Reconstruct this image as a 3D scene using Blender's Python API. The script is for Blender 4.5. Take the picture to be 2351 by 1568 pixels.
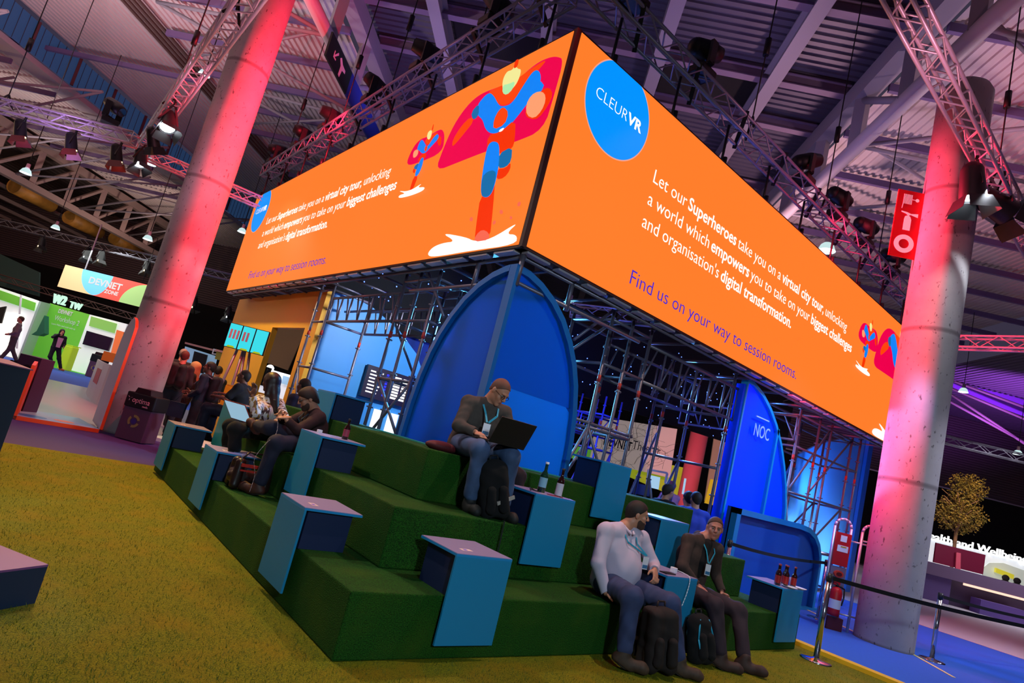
import bpy, bmesh, math, random
import numpy as np
from mathutils import Vector, Matrix
for _o in list(bpy.data.objects): bpy.data.objects.remove(_o)
SC = bpy.context.scene
COL = SC.collection
R = math.radians
# ------------------------------------------------------------ camera
CP = Vector((-1.923, -3.341, 1.475)); YAW, PIT, ROL, FPX = R(51.88), R(8.34), R(14.36), 1393.5
FW = Vector((math.cos(YAW)*math.cos(PIT), math.sin(YAW)*math.cos(PIT), math.sin(PIT)))
_r0 = Vector((math.sin(YAW), -math.cos(YAW), 0)); _u0 = _r0.cross(FW)
RT = _r0*math.cos(ROL) + _u0*math.sin(ROL); UP = -_r0*math.sin(ROL) + _u0*math.cos(ROL)
cd = bpy.data.cameras.new('camera'); cam = bpy.data.objects.new('camera', cd); COL.objects.link(cam)
cd.sensor_width = 36; cd.lens = FPX/2351*36; cd.clip_start = .05; cd.clip_end = 300
cd.shift_x = 13/2351; cd.shift_y = 35.5/2351
cam.matrix_world = Matrix(((RT.x, UP.x, -FW.x, CP.x), (RT.y, UP.y, -FW.y, CP.y), (RT.z, UP.z, -FW.z, CP.z), (0, 0, 0, 1)))
SC.camera = cam
# ------------------------------------------------------------ world, exposure
w = bpy.data.worlds.new('world'); SC.world = w; w.use_nodes = True
bg = w.node_tree.nodes['Background']; bg.inputs[0].default_value = (.42, .34, .62, 1); bg.inputs[1].default_value = .09
SC.view_settings.view_transform = 'Standard'; SC.view_settings.look = 'None'
SC.view_settings.exposure = 0; SC.view_settings.gamma = 1; SC.view_settings.use_curve_mapping = False
# ------------------------------------------------------------ measured directions of the hall
ra = R(47.5); SD = Vector((math.cos(ra), math.sin(ra), 0)); TD = Vector((math.sin(ra), -math.cos(ra), 0))
def st(s, t, z=0): return SD*s + TD*t + Vector((0, 0, z))
def ray(x, y): return FW + RT*((x-1162.5)/FPX) - UP*((y-819.5)/FPX)
def gz(x, y, z=0): d = ray(x, y); return CP + d*((z-CP.z)/d.z)
def gx(x, y, X): d = ray(x, y); return CP + d*((X-CP.x)/d.x)
def gy(x, y, Y): d = ray(x, y); return CP + d*((Y-CP.y)/d.y)
def gs(x, y, s): d = ray(x, y); return CP + d*((s-CP.dot(SD))/d.dot(SD))
def gt(x, y, t): d = ray(x, y); return CP + d*((t-CP.dot(TD))/d.dot(TD))
# ------------------------------------------------------------ lights
def light(kind, name, loc, to, col, power, size=.1, angle=60, blend=.5, sy=None):
    L = bpy.data.lights.new(name, kind); o = bpy.data.objects.new(name, L); COL.objects.link(o)
    L.color = col; L.energy = power; o.location = loc
    if to is not None: o.rotation_euler = (Vector(to)-Vector(loc)).to_track_quat('-Z', 'Y').to_euler()
    if kind == 'SPOT': L.spot_size = R(angle); L.spot_blend = blend; L.shadow_soft_size = size
    elif kind == 'AREA':
        L.size = size
        if sy: L.shape = 'RECTANGLE'; L.size_y = sy
    else: L.shadow_soft_size = size
    return o
light('SPOT', 'red_spot', (1.6, 8.2, 3.5), (.1, 9.8, 3.6), (1, .02, .05), 600, .05, 120, .7)
light('SPOT', 'red_spot', (1.5, 8.0, 6.9), (.1, 9.8, 7.0), (1, .02, .05), 1500, .05, 150, .6)
light('SPOT', 'red_spot', (1.6, 6.2, 6.6), (.1, 9.8, 1.5), (1, .02, .05), 900, .05, 50, .7)
light('SPOT', 'red_spot', (8.0, 1.5, 6.8), (9.4, .2, 6.4), (1, .03, .08), 1200, .05, 150, .6)
light('SPOT', 'red_spot', (7.4, 1.3, 3.4), (9.4, .2, 3.4), (1, .03, .08), 700, .05, 120, .8)
light('SPOT', 'red_rim', (3.6, 1.2, 6.7), (3.2, .4, .8), (1, .05, .05), 160, .05, 80, .7)
light('SPOT', 'red_rim', (1.5, 4.4, 6.7), (.6, 3.6, .8), (1, .05, .06), 200, .05, 70, .7)
light('SPOT', 'red_rim', (1.75, 1.55, 6.7), (1.4, 1.1, 1.3), (1, .05, .05), 90, .05, 50, .7)
light('SPOT', 'white_spot', (8.25, -.7, 6.95), (9.0, -.4, 3.0), (.85, .9, 1), 600, .05, 100, .6)
light('SPOT', 'white_wash', (10.5, -3.5, 5.0), (9.4, 0, 1.5), (.8, .8, 1), 350, .1, 50, .8)  # soft fill added for the lower part of the right pillar
light('SPOT', 'top_white', (-.93, 3.5, 6.0), (.5, .6, 0), (1, .85, .75), 560, .08, 95, .8)
light('SPOT', 'top_white', (-.93, 7.0, 6.0), (-1.9, 4.6, 0), (1, .62, .1), 1500, .08, 80, .9)
light('SPOT', 'top_white', (3.5, -.55, 7.5), (3.2, .4, 0), (1, .82, .68), 850, .08, 75, .8)
light('SPOT', 'front_cool', (-2.5, -8, 4.5), (3, 1, .8), (.6, .85, 1), 1300, .3, 70, .8)  # fill added behind the camera to lift the table fronts
light('SPOT', 'noc_blue', (8.3, 4.2, 3.3), (8.0, 2.0, 2.4), (.1, .35, 1), 900, .1, 130, .5)
light('SPOT', 'noc_blue_front', (8.3, -1.5, 5.5), (8.3, 1.9, 2.0), (.1, .42, 1), 1200, .1, 44, .7)
light('SPOT', 'noc_blue', (3.6, 4.6, 3.4), (2.2, 2.2, 1.8), (.1, .55, 1), 900, .1, 120, .7)
light('SPOT', 'noc_white', (12.2, 2.45, 1.0), (12.6, 3.2, 1.0), (.75, .85, 1), 90, .1, 140, .7)
light('SPOT', 'noc_white', (14.2, 2.3, .9), (14.2, 3.2, .9), (.75, .85, 1), 70, .1, 140, .7)
light('SPOT', 'wall_blue_light', (3.8, 5.0, 3.4), (3.4, 7.9, 2.2), (.8, .9, 1), 450, .1, 130, .7)
light('SPOT', 'yellow_wall_light', (.3, 10.5, 5.8), (2.3, 10.5, 2.6), (1, .85, .5), 700, .1, 110, .7)
light('POINT', 'warm_far', (-14, 30, 7.0), None, (1, .6, .35), 1200, .3)
light('SPOT', 'violet_roof', (35.5, 4, 6.2), (38, 6.2, 11), (.5, .12, 1), 2600, .2, 110)

for _x, _y, _z, _c, _e in ((-5, 10, 7.2, (1, .76, .76), 1500), (-13, 16, 7, (1, .78, .76), 1500), (-3, 17, 7.4, (.95, .7, .8), 900), (-20, 22, 6, (1, .75, .65), 900), (5, 12, 9, (.5, .32, .9), 260), (2, 4, 8.8, (.35, .25, 1), 220), (9, 5, 8.6, (.6, .4, .8), 200), (15, 6, 7.6, (1, .55, .62), 800), (12, -1, 8.2, (.9, .6, .75), 350)):
    light('SPOT', 'up_wash', (_x, _y, _z), (_x+.01, _y, _z+5), _c, _e, .2, 158, .5)  # uplights added in place of house lamps and spill on the roof
light('POINT', 'booth_blue', (7.6, 5.9, 2.9), None, (.08, .16, 1), 260, .1)  # added to bring out the blue scaffold inside the booth
light('POINT', 'booth_white', (7.8, 9.5, 2.6), None, (.8, .85, 1), 80, .1)
light('SPOT', 'right_white', (13.5, -4.5, 6.5), (12, -2, 0), (.9, .9, 1), 900, .2, 100, .8)  # fill added to brighten the blue carpet and pale floor
light('SPOT', 'trim_fill', (7.5, -.55, 7.3), (7.0, -.8, 0), (1, .95, .9), 260, .08, 60, .8)  # fill added to brighten the yellow edging
light('SPOT', 'arch_blue', (12.6, 2.4, 2.2), (13.2, 3.2, 2.6), (.15, .4, 1), 120, .1, 150, .8)  # added to strengthen the blue high on the far arch
light('SPOT', 'girder_wash', st(18, -21, 6.2), st(20, -26, 9.2), (1, .8, .74), 650, .2, 140, .7)  # both girder washes are added to brighten the brown girder
light('SPOT', 'girder_wash', st(28, -21, 6.2), st(29, -26, 9.2), (1, .72, .6), 650, .2, 140, .7)
light('SPOT', 'pink_truss_wash', (-.3, 7.5, 4.8), (-.93, 9, 6.1), (1, .35, .5), 120, .1, 150, .7)  # truss washes are added to tint the trusses pink and violet
light('SPOT', 'violet_truss_wash', (-2.6, 12.3, 4.6), (-3.2, 14, 6), (.6, .35, 1), 140, .1, 140, .7)
light('SPOT', 'pink_truss_wash', (5.5, -1.2, 6.2), (6.5, -.5, 7.6), (1, .35, .45), 110, .1, 150, .7)
light('SPOT', 'pink_truss_wash', (-.2, 4.2, 4.2), (-.93, 5, 6.1), (1, .4, .55), 110, .1, 150, .7)

# ------------------------------------------------------------ materials
MATS = {}
def srgb(c):
    if isinstance(c, str): c = [int(c[i:i+2], 16)/255 for i in (0, 2, 4)]
    return tuple((x/12.92 if x <= .04045 else ((x+.055)/1.055)**2.4) for x in c)
def mat(name, col='808080', rough=.6, metal=0, emit=0, ecol=None, alpha=1, noise=0, nscale=20, bump=0, trans=0, col2=None, spec=None):
    if name in MATS: return MATS[name]
    m = bpy.data.materials.new(name); m.use_nodes = True; nt = m.node_tree; p = nt.nodes['Principled BSDF']
    c = srgb(col); p.inputs['Base Color'].default_value = (*c, 1); p.inputs['Roughness'].default_value = rough; p.inputs['Metallic'].default_value = metal
    if spec is not None: p.inputs['Specular IOR Level'].default_value = spec
    if emit >= .75: p.inputs['Base Color'].default_value = (*(x*.04 for x in c), 1); p.inputs['Specular IOR Level'].default_value = .1
    if emit: p.inputs['Emission Color'].default_value = (*(srgb(ecol) if ecol else c), 1); p.inputs['Emission Strength'].default_value = emit
    if alpha < 1: p.inputs['Alpha'].default_value = alpha
    if trans: p.inputs['Transmission Weight'].default_value = trans
    if noise or bump or col2:
        tc = nt.nodes.new('ShaderNodeTexCoord'); n = nt.nodes.new('ShaderNodeTexNoise'); n.inputs['Scale'].default_value = nscale; n.inputs['Detail'].default_value = 6
        nt.links.new(tc.outputs['Object'], n.inputs['Vector'])
        if noise or col2:
            r = nt.nodes.new('ShaderNodeValToRGB'); r.color_ramp.elements[0].position = .35; r.color_ramp.elements[1].position = .65
            c2 = srgb(col2) if col2 else tuple(x*(1-noise) for x in c)
            r.color_ramp.elements[0].color = (*c2, 1); r.color_ramp.elements[1].color = (*c, 1)
            nt.links.new(n.outputs['Fac'], r.inputs['Fac']); nt.links.new(r.outputs['Color'], p.inputs['Base Color'])
        if bump:
            b = nt.nodes.new('ShaderNodeBump'); b.inputs['Strength'].default_value = bump; b.inputs['Distance'].default_value = .01
            nt.links.new(n.outputs['Fac'], b.inputs['Height']); nt.links.new(b.outputs['Normal'], p.inputs['Normal'])
    MATS[name] = m; return m
# ------------------------------------------------------------ objects
def tag(o, label=None, cat=None, group=None, kind=None):
    if label: o['label'] = label
    if cat: o['category'] = cat
    if group: o['group'] = group
    if kind: o['kind'] = kind
    return o
def empty(name, loc=(0, 0, 0), label=None, cat=None, group=None, rz=0):
    o = bpy.data.objects.new(name, None); COL.objects.link(o); o.location = loc; o.rotation_euler = (0, 0, rz)
    o.empty_display_size = .1
    return tag(o, label, cat, group)
KIDS = {}
ORD = ('first', 'second', 'third', 'fourth', 'fifth', 'sixth', 'seventh', 'eighth', 'ninth', 'tenth', 'eleventh', 'twelfth', 'thirteenth', 'fourteenth', 'fifteenth', 'sixteenth')
class MB:
    def __init__(s): s.v = []; s.f = []; s.mi = []; s.sm = []
    def add(s, vs, fs, mi=0, smooth=False):
        k = len(s.v); s.v += [tuple(v) for v in vs]; s.f += [tuple(i+k for i in f) for f in fs]
        s.mi += [mi]*len(fs); s.sm += [smooth]*len(fs); return s
    def box(s, a, b, mi=0, M=None):
        (x0, y0, z0), (x1, y1, z1) = a, b
        vs = [Vector(q) for q in ((x0,y0,z0),(x1,y0,z0),(x1,y1,z0),(x0,y1,z0),(x0,y0,z1),(x1,y0,z1),(x1,y1,z1),(x0,y1,z1))]
        if M: vs = [M @ v for v in vs]
        return s.add(vs, [(0,3,2,1),(4,5,6,7),(0,1,5,4),(1,2,6,5),(2,3,7,6),(3,0,4,7)], mi)
    def tube(s, p, q, r, n=8, mi=0, r2=None, caps=True):
        p, q = Vector(p), Vector(q); d = (q-p)
        if d.length < 1e-6: return s
        d.normalize(); a = d.orthogonal().normalized(); b = d.cross(a); r2 = r if r2 is None else r2
        vs = [p+(a*math.cos(2*math.pi*i/n)+b*math.sin(2*math.pi*i/n))*r for i in range(n)] + [q+(a*math.cos(2*math.pi*i/n)+b*math.sin(2*math.pi*i/n))*r2 for i in range(n)]
        s.add(vs, [(i, (i+1) % n, n+(i+1) % n, n+i) for i in range(n)], mi, True)
        if caps: s.add(vs[:n], [tuple(range(n))[::-1]], mi); s.add(vs[n:], [tuple(range(n))], mi)
        return s
    def path(s, pts, r, n=6, mi=0):
        for a, b in zip(pts, pts[1:]): s.tube(a, b, r, n, mi)
        return s
    def bar(s, p, q, w, h, mi=0, up=(0, 0, 1)):
        p, q, up = Vector(p), Vector(q), Vector(up); d = (q-p).normalized(); a = d.cross(up)
        if a.length < 1e-4: a = d.cross(Vector((1, 0, 0)))
        a.normalize(); b = a.cross(d)
        vs = [c + a*(w/2*i) + b*(h/2*j) for c in (p, q) for i, j in ((-1,-1),(1,-1),(1,1),(-1,1))]
        return s.add(vs, [(0,1,2,3),(7,6,5,4),(0,4,5,1),(1,5,6,2),(2,6,7,3),(3,7,4,0)], mi)
    def lathe(s, prof, c=(0, 0, 0), n=20, mi=0, M=None):
        vs = []; c = Vector(c)
        for r, z in prof:
            for i in range(n):
                v = Vector((r*math.cos(2*math.pi*i/n), r*math.sin(2*math.pi*i/n), z)); v = (M @ v if M else v) + c; vs.append(v)
        m = len(prof)
        fs = [(j*n+i, j*n+(i+1) % n, (j+1)*n+(i+1) % n, (j+1)*n+i) for j in range(m-1) for i in range(n)]
        s.add(vs, fs, mi, True); return s
    def prism(s, poly, O, U, V, W, mi=0, mside=None):
        """poly (u,v) list on plane O + uU + vV, extruded by W"""
        O, U, V, W = Vector(O), Vector(U), Vector(V), Vector(W); n = len(poly)
        a = [O+U*u+V*v for u, v in poly]; b = [x+W for x in a]
        s.add(a+b, [tuple(range(n)), tuple(range(2*n-1, n-1, -1))], mi)
        s.add(a+b, [(i, n+i, n+(i+1) % n, (i+1) % n) for i in range(n)], mi if mside is None else mside); return s
    def quad(s, a, b, c, d, mi=0): return s.add([a, b, c, d], [(0, 1, 2, 3)], mi)
    def slab(s, pts, w, mi=0):
        pts = [Vector(p) for p in pts]; nrm = (pts[1]-pts[0]).cross(pts[-1]-pts[0]).normalized()*w; n = len(pts)
        q = [p+nrm for p in pts]
        return s.add(pts+q, [tuple(range(n-1, -1, -1)), tuple(range(n, 2*n))]+[(i, (i+1) % n, n+(i+1) % n, n+i) for i in range(n)], mi)
    def sphere(s, c, r, n=12, m=8, mi=0, sc=(1, 1, 1), M=None):
        prof = [(math.sin(math.pi*j/m)*r, -math.cos(math.pi*j/m)*r) for j in range(m+1)]
        S = Matrix.Diagonal((*sc, 1)); return s.lathe(prof, c, n, mi, (M @ S if M else S))
    def build(s, name, m, parent=None, bevel=0, **kw):
        me = bpy.data.meshes.new(name); me.from_pydata(s.v, [], s.f)
        for x in (m if isinstance(m, (list, tuple)) else [m]): me.materials.append(x)
        me.polygons.foreach_set('material_index', s.mi); me.polygons.foreach_set('use_smooth', s.sm)
        me.update(); bm = bmesh.new(); bm.from_mesh(me); bmesh.ops.remove_doubles(bm, verts=bm.verts, dist=1e-5)
        bmesh.ops.recalc_face_normals(bm, faces=bm.faces); bm.to_mesh(me); bm.free()
        o = bpy.data.objects.new(name, me); COL.objects.link(o)
        if parent is not None:
            o.parent = parent; o.matrix_parent_inverse = wm(parent).inverted()
            KIDS.setdefault(parent.name, []).append(o.name)
        if bevel: b = o.modifiers.new('b', 'BEVEL'); b.width = bevel; b.segments = 2; b.limit_method = 'ANGLE'
        return tag(o, **kw) if kw else o
def wm(o):
    M = o.matrix_basis.copy()
    while o.parent: M = o.parent.matrix_basis @ o.matrix_parent_inverse @ M if False else (o.parent.matrix_basis @ o.matrix_parent_inverse) @ M; o = o.parent
    return M
def copy_tree(o, M=None, label=None, group=None, parent=None):
    c = o.copy(); COL.objects.link(c)
    if parent is not None: c.parent = parent; c.matrix_parent_inverse = o.matrix_parent_inverse.copy()
    if M is not None: c.matrix_basis = M @ o.matrix_basis
    if label: c['label'] = label
    if group: c['group'] = group
    for k in KIDS.get(o.name, []):
        ch = bpy.data.objects[k]; d = copy_tree(ch, parent=c); KIDS.setdefault(c.name, []).append(d.name)
    return c
def text(body, size, O, U, V, m, name='lettering', parent=None, off=0, depth=.002, lift=.004, width=None, spacing=1, align='LEFT'):
    """lettering on the plane O + uU + vV (U right, V up); width fits the line to that length"""
    cu = bpy.data.curves.new(name, 'FONT'); cu.body = body; cu.size = size; cu.offset = off; cu.extrude = depth; cu.resolution_u = 3; cu.space_character = spacing; cu.align_x = align
    o = bpy.data.objects.new(name, cu); COL.objects.link(o)
    dg = bpy.context.evaluated_depsgraph_get(); dg.update(); me = bpy.data.meshes.new_from_object(o.evaluated_get(dg))
    bpy.data.objects.remove(o)
    U, V = Vector(U).normalized(), Vector(V).normalized(); N = U.cross(V)
    xs = [v.co.x for v in me.vertices]; k = 1
    if width and xs: k = width/(max(xs)-min(xs))
    O = Vector(O)+N*lift
    for v in me.vertices: v.co = O+U*(v.co.x*k)+V*v.co.y+N*v.co.z
    me.materials.clear(); me.materials.append(m); me.update()
    q = bpy.data.objects.new(name, me); COL.objects.link(q)
    if parent is not None:
        q.parent = parent; q.matrix_parent_inverse = wm(parent).inverted(); KIDS.setdefault(parent.name, []).append(q.name)
    return q
def textw(body, size, off=0):
    cu = bpy.data.curves.new('t', 'FONT'); cu.body = body; cu.size = size; cu.offset = off
    o = bpy.data.objects.new('t', cu); COL.objects.link(o); dg = bpy.context.evaluated_depsgraph_get(); dg.update()
    me = bpy.data.meshes.new_from_object(o.evaluated_get(dg)); xs = [v.co.x for v in me.vertices]; bpy.data.objects.remove(o)
    return max(xs)
def chaikin(p, n=2):
    for _ in range(n):
        q = []
        for i in range(len(p)):
            a, b = p[i], p[(i+1) % len(p)]
            q += [(a[0]*.75+b[0]*.25, a[1]*.75+b[1]*.25), (a[0]*.25+b[0]*.75, a[1]*.25+b[1]*.75)]
        p = q
    return p
X_, Y_, Z_ = Vector((1, 0, 0)), Vector((0, 1, 0)), Vector((0, 0, 1))
ART = [
 ('crimson', [(9.396,1.347),(9.446,1.686),(9.551,2.03),(9.775,2.263),(10.02,2.345),(10.291,2.333),(10.865,2.275),(11.009,2.347),(11.211,2.395),(11.399,2.383),(11.541,2.338),(11.683,2.245),(11.673,1.803),(11.649,1.372),(11.159,1.351),(10.592,1.372),(9.967,1.36)]),
 ('redor', [(10.191,2.337),(10.802,2.286),(11.115,2.359),(11.375,2.376),(11.252,2.279),(11.124,2.184),(10.872,1.952),(10.623,1.978),(10.365,2.232)]),
 ('blue', [(10.075,2.215),(10.237,2.307),(10.383,2.226),(10.579,2.013),(10.693,1.957),(10.876,1.941),(11.022,2.158),(11.136,2.301),(11.256,2.267),(11.346,2.126),(11.334,1.973),(11.075,1.718),(10.944,1.616),(10.782,1.58),(10.589,1.607),(10.415,1.722),(10.299,1.883),(10.178,1.973),(10.104,2.028),(10.069,2.15)]),
 ('dblue', [(9.935,2.101),(10.081,2.202),(10.161,1.989),(10.053,1.95)]),
 ('blue', [(11.324,2.114),(11.472,1.965),(11.255,1.861),(11.156,1.932),(11.214,1.973),(11.288,2.027)]),
 ('redor', [(9.964,2.036),(10.083,1.934),(9.913,1.793),(9.779,1.694),(9.69,1.648),(9.651,1.772),(9.774,1.944)]),
 ('redor', [(10.71,1.951),(10.858,1.824),(10.844,1.665),(10.615,1.656),(10.563,1.807),(10.613,1.929)]),
 ('red', [(10.524,1.612),(10.784,1.575),(11.045,1.687),(11.147,1.383),(11.141,1.268),(10.976,1.239),(10.607,1.338)]),
 ('dblue', [(10.886,1.261),(11.129,1.3),(11.191,1.101),(11.115,1.032),(10.948,1.054)]),
 ('red', [(10.945,1.049),(11.119,1.021),(11.184,1.084),(11.218,0.98),(11.142,0.891),(10.982,0.899)]),
 ('red', [(10.74,0.725),(10.959,0.919),(11.073,0.532),(11.184,0.102),(10.878,0.118),(10.811,0.38)]),
 ('blue', [(10.588,1.384),(10.614,1.47),(10.703,1.478),(10.834,1.414),(10.91,1.245),(10.971,1.034),(10.986,0.816),(10.959,0.705),(10.864,0.683),(10.738,0.745),(10.657,0.98)]),
 ('dblue', [(10.661,1.0),(10.754,1.057),(10.879,1.044),(10.951,0.989),(10.977,0.818),(10.951,0.711),(10.862,0.687),(10.741,0.744)]),
 ('white', [(10.762,1.616),(10.86,1.623),(10.842,1.58),(10.764,1.58)]),
 ('red', [(11.423,1.943),(11.554,1.934),(11.664,1.806),(11.62,1.67),(11.51,1.552),(11.372,1.577),(11.224,1.674),(11.211,1.796)]),
 ('pink', [(11.26,1.664),(11.188,1.823),(11.242,1.934),(11.37,1.945),(11.496,1.88),(11.557,1.765),(11.53,1.641),(11.425,1.573)]),
 ('yellow', [(10.519,2.396),(10.572,2.496),(10.68,2.467),(10.725,2.527),(10.801,2.444),(10.887,2.408),(10.896,2.285),(10.844,2.178),(10.686,2.126),(10.58,2.225)]),
 ('mint', [(10.563,2.299),(10.706,2.267),(10.824,2.268),(10.817,2.156),(10.718,2.105),(10.602,2.171)]),
 ('red', [(10.707,2.474),(10.695,2.607),(10.77,2.604),(10.787,2.481)]),
 ('white', [(9.849,0.047),(9.931,0.144),(10.164,0.181),(10.477,0.167),(10.055,0.335),(10.689,0.197),(10.876,0.122),(11.191,0.105),(11.672,0.273),(11.464,0.141),(11.684,0.109),(11.703,-0.01),(10.896,0.006),(10.039,-0.002)]),
 ('pink2', [(10.873,0.114),(10.885,0.207),(10.981,0.261),(11.13,0.205),(11.192,0.108)]),
 ('pink2', [(10.639,0.454),(10.697,0.465),(10.74,0.41),(10.679,0.399)]),
 ('pink2', [(11.229,0.461),(11.282,0.465),(11.321,0.409),(11.263,0.409)]),
 ('pink2', [(11.539,0.511),(11.596,0.51),(11.604,0.455),(11.551,0.459)]),
 ('pink2', [(11.16,0.34),(11.215,0.342),(11.226,0.294),(11.171,0.292)]),
 ('pink2', [(11.461,0.352),(11.501,0.351),(11.524,0.312),(11.482,0.313)]),
 ('crimson', [(8.417,1.631),(8.49,1.922),(8.657,2.031),(8.883,2.009),(9.154,2.045),(9.292,2.024),(9.42,1.879),(9.481,1.613),(8.922,1.597)]),
 ('redor', [(8.807,1.992),(9.226,2.021),(9.096,1.917),(8.958,1.836)]),
 ('red', [(9.198,1.914),(9.315,1.919),(9.385,1.748),(9.302,1.757)]),
 ('blue', [(8.659,1.855),(8.679,1.988),(8.747,2.007),(8.874,1.901),(8.982,1.813),(9.082,1.944),(9.191,1.988),(9.269,1.89),(9.076,1.789),(8.983,1.728),(8.872,1.737),(8.737,1.831)]),
 ('redor', [(8.906,1.863),(8.999,1.821),(8.976,1.742),(8.914,1.781)]),
 ('pink', [(8.607,1.743),(8.569,1.84),(8.645,1.866),(8.732,1.825),(8.74,1.742),(8.665,1.717)]),
 ('red', [(8.862,1.733),(9.03,1.717),(9.014,1.624),(8.935,1.589),(8.786,1.628)]),
 ('red', [(8.732,1.505),(8.78,1.556),(8.835,1.435),(8.766,1.449)]),
 ('dblue', [(8.738,1.56),(8.857,1.6),(8.911,1.479),(8.777,1.503)]),
 ('red', [(8.829,1.388),(8.966,1.371),(8.917,1.137),(8.82,1.131)]),
 ('blue', [(8.864,1.586),(8.907,1.668),(8.983,1.643),(9.002,1.483),(8.949,1.363),(8.843,1.377)]),
 ('yellow', [(8.881,1.997),(8.873,2.098),(8.987,2.096),(9.018,1.973),(8.974,1.929)]),
 ('red', [(8.968,2.091),(8.967,2.195),(8.993,2.175),(9.016,2.078)]),
 ('white', [(8.517,1.093),(8.541,1.133),(8.737,1.122),(8.433,1.22),(8.818,1.137),(9.183,1.209),(9.045,1.154),(9.287,1.124),(9.255,1.068),(8.949,1.053),(8.631,1.068)]),
]
# ============================================================ materials of the place
def turf_mat(name, a, b, c, scale=1.0):
    m = bpy.data.materials.new(name); m.use_nodes = True; nt = m.node_tree; p = nt.nodes['Principled BSDF']; L = nt.links.new
    tc = nt.nodes.new('ShaderNodeTexCoord')
    n1 = nt.nodes.new('ShaderNodeTexNoise'); n1.inputs['Scale'].default_value = 160*scale; n1.inputs['Detail'].default_value = 3
    n2 = nt.nodes.new('ShaderNodeTexNoise'); n2.inputs['Scale'].default_value = 3; n2.inputs['Detail'].default_value = 4
    r = nt.nodes.new('ShaderNodeValToRGB'); e = r.color_ramp.elements
    e[0].position = .3; e[0].color = (*srgb(a), 1); e[1].position = .62; e[1].color = (*srgb(b), 1)
    mx = nt.nodes.new('ShaderNodeMix'); mx.data_type = 'RGBA'; mx.inputs[7].default_value = (*srgb(c), 1)
    r2 = nt.nodes.new('ShaderNodeMapRange'); r2.inputs[1].default_value = .45; r2.inputs[2].default_value = .75; r2.inputs[4].default_value = .5
    L(tc.outputs['Object'], n1.inputs['Vector']); L(tc.outputs['Object'], n2.inputs['Vector']); L(n1.outputs['Fac'], r.inputs['Fac'])
    L(n2.outputs['Fac'], r2.inputs[0]); L(r2.outputs[0], mx.inputs[0]); L(r.outputs['Color'], mx.inputs[6]); L(mx.outputs[2], p.inputs['Base Color'])
    b_ = nt.nodes.new('ShaderNodeBump'); b_.inputs['Strength'].default_value = .9; b_.inputs['Distance'].default_value = .012
    L(n1.outputs['Fac'], b_.inputs['Height']); L(b_.outputs['Normal'], p.inputs['Normal']); p.inputs['Roughness'].default_value = .8
    p.inputs['Specular IOR Level'].default_value = .2; MATS[name] = m; return m
TURF = turf_mat('turf', '3a4806', '8c8a0a', '987806'); TURF2 = turf_mat('turf_block', '082404', '1f5c10', '3c5a10', .8)  # gold of the warm light is put into the carpet's colours
def concrete():
    m = mat('concrete', 'a8a4a4', .75, noise=.12, nscale=3, bump=.15); nt = m.node_tree; L = nt.links.new; p = nt.nodes['Principled BSDF']
    tc = nt.nodes['Texture Coordinate']; v = nt.nodes.new('ShaderNodeTexNoise'); v.inputs['Scale'].default_value = 14; v.inputs['Detail'].default_value = 2
    mp = nt.nodes.new('ShaderNodeMapping'); mp.inputs['Scale'].default_value = (1.4, 1.4, .8); L(tc.outputs['Object'], mp.inputs[0]); L(mp.outputs[0], v.inputs['Vector'])
    r = nt.nodes.new('ShaderNodeValToRGB'); e = r.color_ramp.elements; e[0].position = .27; e[0].color = (.12, .12, .12, 1); e[1].position = .36; e[1].color = (1, 1, 1, 1)
    w1 = nt.nodes.new('ShaderNodeTexWave'); w1.wave_type = 'BANDS'; w1.bands_direction = 'Z'; w1.inputs['Scale'].default_value = .125; w1.inputs['Distortion'].default_value = .15
    r3 = nt.nodes.new('ShaderNodeValToRGB'); f = r3.color_ramp.elements; f[0].position = 0; f[0].color = (.35, .33, .33, 1); f[1].position = .0012; f[1].color = (1, 1, 1, 1)
    L(tc.outputs['Object'], w1.inputs['Vector']); L(w1.outputs['Fac'], r3.inputs['Fac'])
    src = p.inputs['Base Color'].links[0].from_socket
    for q in (r, r3):
        mx = nt.nodes.new('ShaderNodeMix'); mx.data_type = 'RGBA'; mx.blend_type = 'MULTIPLY'; mx.inputs[0].default_value = .8
        L(src, mx.inputs[6]); L(q.outputs['Color'], mx.inputs[7]); src = mx.outputs[2]
    L(v.outputs['Fac'], r.inputs['Fac']); L(src, p.inputs['Base Color']); return m
CONC = concrete()
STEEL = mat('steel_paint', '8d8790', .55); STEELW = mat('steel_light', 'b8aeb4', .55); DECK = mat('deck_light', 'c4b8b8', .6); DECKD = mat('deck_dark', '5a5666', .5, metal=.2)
ALU = mat('aluminium', 'c4bcc8', .4, metal=.35); BLACK = mat('black_plastic', '0d0d10', .5); BLK2 = mat('black_cloth', '0a090c', .95)
GALV = mat('galvanised', '8f8d9b', .42, metal=.7); CHROME = mat('chrome', 'd8d8dc', .12, metal=1)
CYAN = mat('cyan_paint', '0f86b8', .5); NAVY = mat('navy_paint', '12224a', .55); TOPW = mat('top_lilac_light', '9d93bd', .35); EDGE = mat('edge_blue', '1a8fd0', .45)  # pinkish overhead light on the tabletops is put into their lilac
BLUEP = mat('blue_paint', '0a5cc8', .45); BLUEF = mat('blue_frame', '0c66b4', .4)
ORANGE = mat('screen_orange', 'ff7d2a', .6, emit=1.02)
WHITEE = mat('screen_white', 'fff4ea', .6, emit=1.3)
GLOW = mat('lamp_glow', 'ffffff', .5, emit=9, ecol='e8f4ff'); GLOWW = mat('lamp_glow_warm', 'ffffff', .5, emit=7, ecol='ffd9a0')
WHITE = mat('white_paint', 'e8e8ee', .5); RED = mat('red_paint', 'c8101c', .45)
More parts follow.
